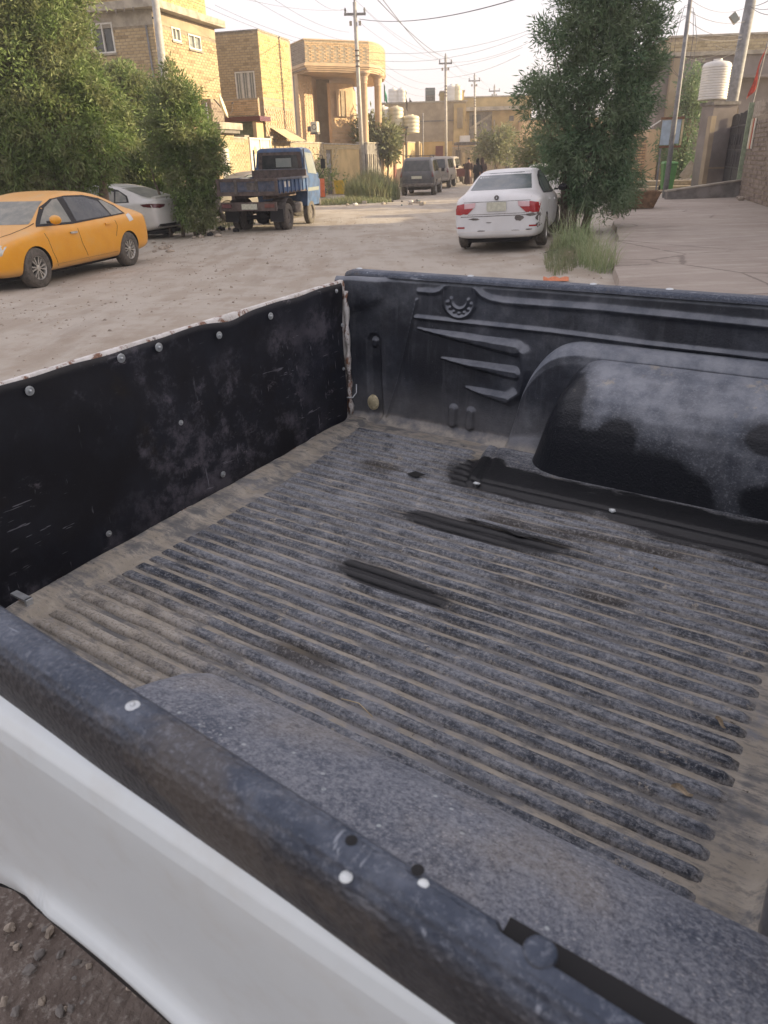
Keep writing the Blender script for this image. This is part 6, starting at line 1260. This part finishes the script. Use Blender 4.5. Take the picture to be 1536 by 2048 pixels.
# ================================================================== POLES AND CABLES
POLES = {}
def upole(label, pxb, pxt, pyt, D, r_, arm=.55, leanD=0., mat='pole', group='utility poles along the street', style='arm', extra=None):
    top = at(pxt, pyt, D + leanD); base = at(pxb, 330, D); base.z = gz(base.x, base.y) - .1
    t = thing('utility_pole', label, 'pole', base, 0, group); v = top - base
    MB().tube([Vector((0, 0, 0)), v * .5, v], [r_, r_ * .88, r_ * .72], 10).build('pole', M[mat], t, smooth=True)
    if style == 'arm':
        a = v - Vector((0, 0, .48)); MB().box(a.x - arm, a.x + arm, a.y - .05, a.y + .05, a.z - .05, a.z + .05).build('crossarm', M['poleD'], t)
        for x in (-arm + .06, arm - .06): MB().lathe([(.02, 0), (.05, .04), (.035, .08), (.055, .12), (.03, .20), (.0001, .22)], 8, Matrix.Translation((a.x + x, a.y, a.z + .05))).build('insulator', M['poleD'], t)
        MB().lathe([(.02, 0), (.05, .05), (.03, .1), (.05, .14), (.0001, .18)], 8, Matrix.Translation(v)).build('insulator', M['poleD'], t)
        for x in (-.22, .22): MB().box(a.x + x - .06, a.x + x + .06, a.y - .1, a.y + .1, a.z - .45, a.z - .28).build('bracket', M['concrete'], t)
        for k2 in range(4): z = a.z - 1.5 - k2 * .22; MB().box(a.x * z / v.z - .10, a.x * z / v.z + .10, -.12 + v.y * z / v.z, .12 + v.y * z / v.z, z, z + .05).build('cable_clamp', M['steel'], t)
    POLES[pxb] = (t, base, v); return t
upole('slim pale utility pole with two crossarms nearest on the left of the street', 726, 709, 4, 41.5, .12, .52); upole('second utility pole, standing past the roof-racked four wheel drive', 893, 891, 112, 64., .12, .50); upole('third utility pole rising from behind the ochre house', 952, 949, 150, 80., .12, .55); upole('farthest utility pole with thick crossarm at the street end', 985, 989, 172, 91., .13, .6)
upole('thick grey steel pole in front of the tall tan brick house', 345, 308, -20, 27.5, .155, style='n', mat='pole', group=None)
upole('thin leaning pole with looped cables in front of the rendered house', 1338, 1384, -25, 30.5, .095, style='n', mat='poleD', group=None)
upole('thick grey pole leaning beside the black gate with a floodlight', 1438, 1506, -20, 35.5, .28, style='n', mat='poleD', group=None)
upole('short thin pipe post in front of the porch at the ragged tree', 428, 412, 205, 30.5, .035, style='n', mat='poleD', group=None)
upole('bare thin post rising between the ochre walls far down the street', 845, 846, 226, 63., .07, style='n', mat='poleD', group=None)
fl_ = at(1470, 38, 34.6); t = thing('floodlight', 'small rectangular floodlight clamped on the thick right pole', 'lamp', fl_, 0); MB().box(-.22, .14, -.06, .06, -.14, .13, Matrix.Rotation(R(48), 4, 'Y')).build('housing', M['concrete'], t, bevel=.01); MB().box(-.20, .12, -.066, -.062, -.12, .11, Matrix.Rotation(R(48), 4, 'Y')).build('lens', M['glassL'], t); MB().tube([(.02, .05, 0), (.14, .06, .02), (.22, .08, .08)], .02, 5).build('bracket', M['steel'], t)
def cable(p, q, sag, r_=.008, n=20, label='overhead cable strung between the poles', group='thin overhead cables across the pale sky'):
    p = Vector(p); q = Vector(q); pts = [p.lerp(q, i / n) - Vector((0, 0, sag * 4 * (i / n) * (1 - i / n))) for i in range(n + 1)]
    return tag(MB().tube(pts, r_ * .75, 4, cap=False).build('overhead_cable', M['wire'], smooth=True), label, 'cable', group)
def ptop(k_, dx=0., dz=0.): t, b, v = POLES[k_]; return b + v + Vector((dx, 0, dz))
K1, K2, K3, K4 = 726, 893, 952, 985
for dx, dz in ((-.46, -.3), (.46, -.3), (0, .12)):
    cable(ptop(K1, dx, dz), ptop(K2, dx, dz), .55, label='cable strung from the nearest utility pole top to the second one', group='crossarm cables of the nearest utility pole'); cable(ptop(K2, dx, dz), ptop(K3, dx, dz), .35, label='cable strung from the second utility pole to the third', group='cables from second to third pole'); cable(ptop(K3, dx, dz), ptop(K4, dx, dz), .3, label='short cable strung between the two farthest utility poles', group='cables between the farthest poles')
for k2 in range(3): cable(ptop(K1, .05, -1.6 - .3 * k2), ptop(K2, 0, -1.7 - .3 * k2), .7 + .1 * k2, label=('top', 'middle', 'bottom')[k2] + ' one of three low slack cables between the first two poles', group='low slack cables')
# runs from the pole back over the camera's left, and right across the street
for (px, py, D), (dx, dz) in (((395, -30, 30.), (-.46, -.3)), ((430, 10, 33.), (-.1, -1.9)), ((470, -25, 30.), (-.2, -1.6)), ((520, -22, 29.), (-.3, -1.2)), ((610, -20, 30.), (-.46, -.25)), ((335, -22, 30.), (-.1, -2.2))): cable(at(px, py, D), ptop(K1, dx, dz), .25, label='cable coming down from upper left to the nearest utility pole', group='cables from the upper left')
for (px, py, D), (k_, dx, dz), r_, sg in (((1100, -24, 24.), (K1, .2, -.68), .022, .35), ((1060, 60, 40.), (K1, .3, -2.0), .010, .4), ((1060, 66, 40.), (K1, .3, -2.3), .010, .5), ((1045, 95, 44.), (K1, .2, -2.6), .010, .5), ((1040, 110, 50.), (K2, .1, -1.4), .012, .25), ((1060, 84, 50.), (K2, .1, -.4), .010, .3), ((750, -22, 24.), (K2, -.4, -.2), .014, .3), ((735, -22, 22.), (K2, .35, -.2), .014, .3)): cable(at(px, py, D), ptop(k_, dx, dz), sg, r_)
TL, TR = POLES[1338], POLES[1438]
def onp(P_, f): return P_[1] + P_[2] * f
for (f0, f1, sg, r_) in ((.86, .80, .25, .012), (.90, .86, .2, .012), (.80, .78, .15, .016), (.95, .93, .3, .010), (.70, .74, .3, .010)): cable(onp(TL, f0), onp(TR, f1), sg, r_, label='tangled thin cable between the leaning pole and the thick right pole', group='cables between the two right-hand poles')
for px, py, D in ((1215, 20, 40.), (1290, 60, 60.), (1230, -20, 40.)): cable(at(px, py, D), onp(TL, .88), .3, .011, label='thin cable running from the bushy tree to the leaning pole', group='cables running to the leaning pole')
for px, py in ((1560, -15), (1560, 12), (1556, 30)): cable(onp(TR, .93), at(px, py, 22.), .1, .014, label='cable leaving the thick pole to the right edge', group='cables leaving the thick right pole')
for i, (f0, dx) in enumerate(((.93, -.35), (.92, -.5), (.92, .28), (.90, .42))):
    a = onp(TL, f0); b = onp(TL, .66) + Vector((dx * .9, 0, -.1)); m_ = Vector((a.x + dx, a.y, (a.z + b.z) / 2)); tag(MB().tube([a, a + Vector((dx * .5, 0, -.05)), m_, b, onp(TL, .6)], .010, 4, False).build('overhead_cable', M['wire'], smooth=True), 'cable loop hanging down beside the leaning pole', 'cable', 'cable loops on the leaning pole')
a = onp(TR, .80); 
for i, (px, py) in enumerate(((1410, 108), (1395, 118), (1430, 90))): cable(onp(TR, .78 - .02 * i), at(px, py, 34.), .12, .011, label='slack cable from the thick pole to the rendered house roof', group='slack cables to the rendered house roof')
# ================================================================== PEOPLE
def skinned(name, joints, edges, mat, parent, sub=2):
    me = bpy.data.meshes.new(name); me.from_pydata([j[:3] for j in joints], edges, []); o = bpy.data.objects.new(name, me); col.objects.link(o)
    sk_ = o.modifiers.new('s', 'SKIN'); ss = o.modifiers.new('ss', 'SUBSURF'); ss.levels = sub
    for i, j in enumerate(joints): sv_ = me.skin_vertices[0].data[i]; sv_.radius = (j[3], j[4] if len(j) > 4 else j[3]); sv_.use_root = (i == 0)
    dg = bpy.context.evaluated_depsgraph_get(); dg.update(); m2 = bpy.data.meshes.new_from_object(o.evaluated_get(dg)); bpy.data.objects.remove(o); m2.name = name; m2.materials.clear(); m2.materials.append(M[mat]); m2.polygons.foreach_set('use_smooth', [True] * len(m2.polygons)); return link(name, m2, parent)
def person(label, px, D, hgt, rz, robe='cloth', veil=True, group=None, stride=.12):
    p = at(px, 340, D); t = thing('person', label, 'person', (p.x, p.y, gz(p.x, p.y) + .02), rz, group); s_ = hgt / 1.65
    J = [(0, 0, .95, .15, .11), (0, .01, 1.15, .14, .10), (0, .01, 1.33, .16, .10), (0, .0, 1.42, .055, .055), (0, -.01, 1.50, .065, .075), (0, -.01, 1.60, .06, .075),
         (-.10, stride, .80, .09, .09), (-.10, stride * 1.2, .48, .06, .06), (-.10, stride * .8, .08, .04, .04), (-.10, -.10 + stride * .8, .04, .04, .03), (.10, -stride, .80, .09, .09), (.10, -stride * .9, .48, .06, .06), (.10, -stride, .08, .04, .04), (.10, -.12 - stride, .04, .04, .03),
         (-.20, .01, 1.30, .055, .055), (-.25, .06, 1.05, .042, .042), (-.20, -.10, .90, .032, .032), (-.18, -.16, .90, .032, .015), (.20, .01, 1.30, .055, .055), (.25, .03, 1.05, .042, .042), (.20, -.12, .92, .032, .032), (.18, -.18, .92, .032, .015)]
    J = [tuple(a * s_ for a in j) for j in J]; E_ = [(0, 1), (1, 2), (2, 3), (3, 4), (4, 5), (0, 6), (6, 7), (7, 8), (8, 9), (0, 10), (10, 11), (11, 12), (12, 13), (2, 14), (14, 15), (15, 16), (16, 17), (2, 18), (18, 19), (19, 20), (20, 21)]
    skinned('body', J, E_, 'skin', t)
    # long gown with folds, narrower at the shoulders
    def robe_fn(a, b):
        an = 2 * math.pi * a; z = (.05 + 1.36 * b); w_ = lerp([(0, .30), (.3, .25), (.6, .215), (.8, .225), (.93, .20), (1, .06)], b); d_ = lerp([(0, .26), (.3, .21), (.6, .155), (.8, .14), (.93, .12), (1, .06)], b); f = 1 + .09 * math.sin(an * 7 + b * 3) * (1 - b) ** .7
        return (math.cos(an) * w_ * f * s_, math.sin(an) * d_ * f * s_ + .02, z * s_)
    MB().grid(robe_fn, 28, 14).build('gown', M[robe], t, smooth=True)
    for sx in (-1, 1): MB().tube([(sx * .19 * s_, 0, 1.34 * s_), (sx * .27 * s_, .05 * s_, 1.06 * s_), (sx * .21 * s_, -.09 * s_, .93 * s_)], [.075 * s_, .07 * s_, .06 * s_], 8).build('sleeve', M[robe], t, smooth=True)
    if veil:
        def v_fn(a, b): an = R(-55) + (2 * math.pi - R(70)) * a; r_ = lerp([(0, .28), (.35, .21), (.55, .12), (.75, .115), (.92, .08), (1, .002)], b); return (math.sin(an) * r_ * s_ * 1.05, math.cos(an) * r_ * .8 * s_ * (1 if True else 1) + .01, (.98 + .74 * b) * s_)
        MB().grid(v_fn, 22, 12).build('veil', M[robe], t, smooth=True)
    else: MB().lathe([(.082, 0), (.088, .05), (.07, .10), (.0001, .125)], 14, Matrix.Translation((0, .012, 1.575 * s_))).build('hair', M['cloth'], t, smooth=True)
    return t
person('person in a long black veil and gown walking down the street, nearer one', 955, 48., 1.62, R(200)); person('person in dark brown robe standing behind the veiled walker', 937, 56., 1.68, R(170), 'cloth2', veil=False); person('person in a dark veil walking just ahead of the nearer veiled one', 964, 52., 1.68, R(190), 'cloth2', stride=.15)
# ================================================================== SMALLER THINGS
# red three-wheeled cart down the street
q = at(921, 350, 57.); t = thing('cargo_cart', 'small red three-wheeled cargo cart past the four wheel drives', 'cart', (q.x, q.y, gz(q.x, q.y)), R(-15)); MB().box(-.55, .55, -.9, .4, .55, .62).box(-.55, -.51, -.9, .4, .62, 1.05).box(.51, .55, -.9, .4, .62, 1.05).box(-.5, .5, -.9, -.86, .62, 1.05).build('cargo_box', M['maroon'], t); MB().tube([(0, .4, .6), (0, 1.0, .7), (0, 1.25, .95)], .04, 6).tube([(-.3, 1.2, 1.05), (.3, 1.2, 1.05)], .02, 6).box(-.14, .14, .5, .95, .72, .82).build('frame', M['maroon'], t)
for x, y in ((-.5, -.4), (.5, -.4), (0, 1.35)): wheel(t, (x, y, .28), .28, .10, rim='steel', side=1, solid=True) if False else MB().lathe([(.12, -.05), (.26, -.05), (.28, 0), (.26, .05), (.12, .05)], 18, Matrix.Translation((x, y, .28)) @ Matrix.Rotation(R(90), 4, 'Y')).build('wheel', M['tyre'], t, smooth=True)
def bin_(name, label, px, py, D, w_, h_, mat, rz=0., lid=True, wheels_=True, cat='bin'):
    q = at(px, py, D); z = .09 if px > 1200 else gz(q.x, q.y); t = thing(name, label, cat, (q.x, q.y, z), rz); a = w_ / 2
    vs = [(-a * .78, -a * .75, .04), (a * .78, -a * .75, .04), (a * .78, a * .75, .04), (-a * .78, a * .75, .04), (-a, -a, h_ * .93), (a, -a, h_ * .93), (a, a, h_ * .93), (-a, a, h_ * .93)]
    MB().add(vs, [(3, 2, 1, 0), (0, 1, 5, 4), (1, 2, 6, 5), (2, 3, 7, 6), (3, 0, 4, 7)]).build('body', M[mat], t, bevel=.012)
    MB().box(-a * 1.08, a * 1.08, -a * 1.12, a * 1.08, h_ * .93, h_ * .965).build('rim', M[mat], t, bevel=.006)
    if lid: MB().add([(-a * 1.05, -a * 1.1, h_ * .966), (a * 1.05, -a * 1.1, h_ * .966), (a * 1.05, a * 1.1, h_ * .966), (-a * 1.05, a * 1.1, h_ * .966), (-a * .9, -a * .9, h_ * 1.01), (a * .9, -a * .9, h_ * 1.01), (a * .9, a * .95, h_ * 1.03), (-a * .9, a * .95, h_ * 1.03)], [(0, 1, 5, 4), (1, 2, 6, 5), (2, 3, 7, 6), (3, 0, 4, 7), (4, 5, 6, 7)]).build('lid', M[mat], t, bevel=.01)
    if wheels_:
        for s_ in (-1, 1): MB().lathe([(.02, -.025), (.09, -.025), (.10, 0), (.09, .025), (.02, .025)], 14, Matrix.Translation((s_ * a * .85, a * .9, .10)) @ Matrix.Rotation(R(90), 4, 'Y')).build('wheel', M['black'], t)
        MB().tube([(-a * .8, a * 1.25, h_ * .95), (a * .8, a * 1.25, h_ * .95)], .016, 6).build('handle', M[mat], t)
    return t
bin_('wheelie_bin', 'green plastic wheelie bin standing on the pavement near the stone kerb', 1332, 380, 33.8, .56, 1.08, 'green', R(-8))
bin_('plastic_bin', 'yellow open plastic bin against the plain yellow street wall', 681, 375, 46.5, .62, .80, 'yellowb', R(-15), False, False)
q = at(643, 388, 41.); t = thing('barrel', 'upright orange-red barrel beside the blue truck cab', 'barrel', (q.x, q.y, gz(q.x, q.y) + .1)); MB().lathe([(.0001, 0), (.19, 0), (.20, .03), (.19, .3), (.2, .33), (.19, .36), (.19, .62), (.2, .65), (.19, .68), (.195, .85), (.18, .86), (.18, .8), (.0001, .8)], 20).build('drum', M['orangeb'], t, smooth=40)
q = at(640, 362, 42.5); t = thing('potted_plant', 'leafy potted plant behind the orange barrel', 'plant', (q.x + .1, q.y, gz(q.x, q.y))); MB().lathe([(.0001, 0), (.16, 0), (.22, .4), (.24, .42), (.20, .43), (.0001, .38)], 16).build('pot', M['bin_blue'], t, smooth=40)
rg = np.random.default_rng(3); V_, F_ = leaves(rg, rg.normal(size=(30, 3)) * np.array([.35, .25, .35]) + np.array([.1, 0, 1.05]), .15, 22, .16, .06); link('foliage', mesh_np('foliage', V_, F_, 'leafL'), t); MB().tube([(0, 0, .3), (.05, 0, .7), (.1, 0, 1.1)], .02, 5).build('stem', M['bark'], t)
# wooden trough by the tree
q = gp(1272, 418, .08); t = thing('wooden_trough', 'weathered brown wooden trough lying beside the bushy tree on the pavement', 'trough', (q.x, q.y + .2, .10), R(-14))
for s_ in (-1, 1): MB().add([(-.62, s_ * .22, .0), (.50, s_ * .22, .0), (.66, s_ * .36, .46), (-.78, s_ * .36, .46), (-.62, s_ * .19, .0), (.50, s_ * .19, .0), (.66, s_ * .33, .46), (-.78, s_ * .33, .46)], [(0, 1, 2, 3), (7, 6, 5, 4), (3, 2, 6, 7), (0, 4, 5, 1), (1, 5, 6, 2), (0, 3, 7, 4)]).build('side_plank', M['wood'], t)
for x0, x1 in ((-.62, -.78), (.50, .66)): MB().add([(x0, -.22, 0), (x0, .22, 0), (x1, .36, .44), (x1, -.36, .44), (x0 + .03, -.22, 0), (x0 + .03, .22, 0), (x1 + .03, .36, .44), (x1 + .03, -.36, .44)], [(0, 1, 2, 3), (7, 6, 5, 4), (3, 2, 6, 7), (0, 4, 5, 1), (1, 5, 6, 2), (0, 3, 7, 4)]).build('end_plank', M['wood'], t)
MB().box(-.62, .52, -.2, .2, .0, .03).build('bottom', M['wood'], t); MB().box(-.6, -.5, -.2, .2, -.12, -.001).box(.40, .5, -.2, .2, -.12, -.001).build('foot', M['wood'], t)
# old sign frame with pale blue sheets, on posts
q = at(1342, 265, 31.); t = thing('sign_frame', 'broken sign frame with two pale blue sheets beside the leaning pole', 'sign', (q.x, q.y, q.z), R(-12)); MB().box(-.36, -.03, -.02, .0, -.42, .42).build('sheet', M['blues'], t); MB().box(.03, .32, -.02, .0, -.38, .44).build('sheet', M['blues'], t)
MB().box(-.42, .42, -.05, .03, .44, .52).build('frame_rail', M['rust'], t); MB().box(-.38, .42, -.05, .03, -.52, -.44).build('frame_rail', M['rust'], t); MB().box(.36, .42, -.05, .03, -.44, .43).build('frame_rail', M['canvas'], t); MB().tube([(-.3, 0, -.5), (-.28, 0, -q.z)], .03, 6).tube([(.02, 0, -.5), (.0, 0, -q.z)], .03, 6).build('leg', M['poleD'], t); MB().tube([(-.42, 0, .42), (-.85, 0, .15)], .025, 5).build('brace', M['frame'], t)
def flag(label, px, pyb, pyt, D, cl, w_, zb=None, lean=0.):
    b = at(px, pyb, D); tp = at(px, pyt, D); h_ = tp.z - b.z; t = thing('flag', label, 'flag', b); MB().tube([(0, 0, -.8), (lean, 0, h_)], .025, 5).build('pole', M['poleD'], t)
    MB().grid(lambda a, c: (lean * (1 - c * .8) + w_ * a * (.25 + .75 * c) + .03 * math.sin(c * 9 + a * 3), .05 * math.sin(a * 6 + c * 4), h_ * (1 - c * .75) - .15 * a * h_), 8, 12).build('cloth', M[cl], t, smooth=True)
flag('red flag hanging from a pole above the rough brick wall', 1500, 215, 82, 29., 'redcloth', -.22, lean=.22); flag('green flag on the roof behind the villa columns', 769, 212, 168, 62., 'greencloth', .28); flag('furled dark flag on the roof between the cream tanks', 812, 228, 180, 62., 'darkcloth', .16); flag('small dark banner on the tan roof edge near the white tanks', 819, 208, 196, 78., 'darkcloth', .3)
# ------------------------------------------------------------------ stones and litter
def rock(name, label, x, y, s_, mat='stone', seed=1, group=None, cat='stone', z=None, flat=.6):
    rr = random.Random(seed); bm = bmesh.new(); bmesh.ops.create_icosphere(bm, subdivisions=2, radius=1.)
    a, b, c = rr.uniform(.7, 1.3), rr.uniform(.6, 1.), rr.uniform(.5, .8) * flat / .6
    for v in bm.verts: v.co = Vector((v.co.x * a, v.co.y * b, v.co.z * c)) * (1 + .22 * math.sin(v.co.x * 4.1 + seed) * math.cos(v.co.y * 3.7 + seed * 2) + .08 * rr.uniform(-1, 1)) * s_
    me = bpy.data.meshes.new(name); bm.to_mesh(me); bm.free(); me.materials.append(M[mat]); return tag(link(name, me, None, (x, y, (gz(x, y) if z is None else z) + s_ * .25), (0, 0, rr.uniform(0, 6))), label, cat, group)
for i, (px, py, s_) in enumerate(((1132, 488, .10), (1128, 500, .09), (1136, 508, .11), (1122, 512, .07), (1140, 518, .08), (1130, 524, .07), (1146, 500, .10))): q = gp(px, py, 0); rock('rubble_stone', 'pale broken rubble piece in the small heap at the foot of the bushy tree', q.x, q.y, s_, seed=i + 10, group='rubble heap by the tree')
q = gp(1109, 500, 0); t = tag(MB().grid(lambda a, b: ((a - .5) * .34, (b - .5) * .13 * (1 - .5 * (a - .5)), .015 + .06 * math.sin(math.pi * b) * (.4 + .6 * math.sin(math.pi * a))), 10, 8).build('old_shoe', M['black'], None, True, loc=(q.x, q.y, gz(q.x, q.y)), rot=(0, 0, .2)), 'flattened black rubber scrap lying left of the rubble heap', 'litter')
q = gp(1112, 553, 0); tag(MB().grid(lambda a, b: ((a - .5) * .36, (b - .5) * .2, .02 + .05 * abs(math.sin(a * 7 + b * 3)) * math.sin(math.pi * b)), 14, 10).build('rag', M['orangerag'], None, True, loc=(q.x, q.y, gz(q.x, q.y)), rot=(0, 0, -.2)), 'crumpled orange rag lying in the dirt just beyond the truck bed', 'rag')
for i in range(26):
    rr = random.Random(100 + i); q = gp(rr.uniform(690, 850), rr.uniform(403, 414), -.2); rock('litter_piece', 'small piece of rubbish strewn along the far road edge by the weeds', q.x, q.y, rr.uniform(.05, .13), rr.choice(['stone', 'stone', 'black', 'tank', 'bin_blue', 'concrete']), 200 + i, 'rubbish strewn by the tall weeds', 'litter')
for i in range(16):
    rr = random.Random(300 + i); q = gp(rr.uniform(385, 475), rr.uniform(455, 472), -.15); rock('rubble_stone', 'pale lump of rubble on the ground between the left trees and tipper truck', q.x, q.y, rr.uniform(.05, .16), rr.choice(['stone', 'concrete', 'stone', 'black']), 400 + i, 'rubble under the left trees')
for i in range(12):
    rr = random.Random(500 + i); q = gp(rr.uniform(300, 350), rr.uniform(470, 500), -.1); rock('rubble_stone', 'flat rubble stone on the dirt behind the orange saloon', q.x, q.y, rr.uniform(.04, .10), 'stone', 600 + i, 'rubble behind the orange saloon')
for i in range(14):
    rr = random.Random(700 + i); q = gp(rr.uniform(1475, 1536), rr.uniform(385, 402), .1); rock('rubble_stone', 'loose stone at the foot of the rough brick wall', q.x, q.y, rr.uniform(.06, .13), rr.choice(['stone', 'concrete', 'stone']), 800 + i, 'loose stones by the rough brick wall', z=.1)
for i, (px, py) in enumerate(((1350, 365), (1362, 350), (1378, 352), (1385, 350))): q = at(px, py, 35.2); rock('rubble_stone', 'stone lying on the pale kerb step behind the bin', q.x, q.y, .12, 'stone', 900 + i, 'stones on the kerb step', z=.38 if i else .2)
q = at(1367, 345, 36.); tag(MB().box(-.22, .22, -.03, .03, 0, .75, Matrix.Rotation(R(35), 4, 'Y')).build('slab', M['concrete'], None, loc=(q.x, q.y, .45)), 'pale slab leaning against the rendered house behind the kerb step', 'slab')
for i in range(40):
    rr = random.Random(1000 + i); px, py = rr.uniform(40, 1050), rr.uniform(440, 600)
    q = gp(px, py, 0)
    if py > 440 + max(0, (690 - px)) * .25 + 200: continue
    rock('pebble', 'small stone lying loose on the dirt road', q.x, q.y, rr.uniform(.012, .032), 'stone', 1100 + i, 'pebbles scattered on the dirt road', 'pebble')
for i in range(45):
    rr = random.Random(2000 + i); q = gp(rr.uniform(0, 330), rr.uniform(1770, 2048), 0); rock('pebble', 'small dark stone in the soil below the pickup arch', q.x, q.y, rr.uniform(.004, .014), rr.choice(['stone', 'concreteD']), 2100 + i, 'pebbles in the soil under the pickup', 'pebble', z=gz(q.x, q.y) + .024)
# ================================================================== AIR
hm = bpy.data.materials.new('dusty_air'); hm.use_nodes = True; ht = hm.node_tree; ht.nodes.clear(); ho = ht.nodes.new('ShaderNodeOutputMaterial'); hv_ = ht.nodes.new('ShaderNodeVolumePrincipled')
hv_.inputs['Color'].default_value = (.95, .92, .90, 1); hv_.inputs['Density'].default_value = .0018; hv_.inputs['Anisotropy'].default_value = .2; ht.links.new(hv_.outputs[0], ho.inputs['Volume'])
tag(MB().box(-180, 180, -60, 240, -1.6, 13.).build('haze', hm), None, None, None, 'stuff')
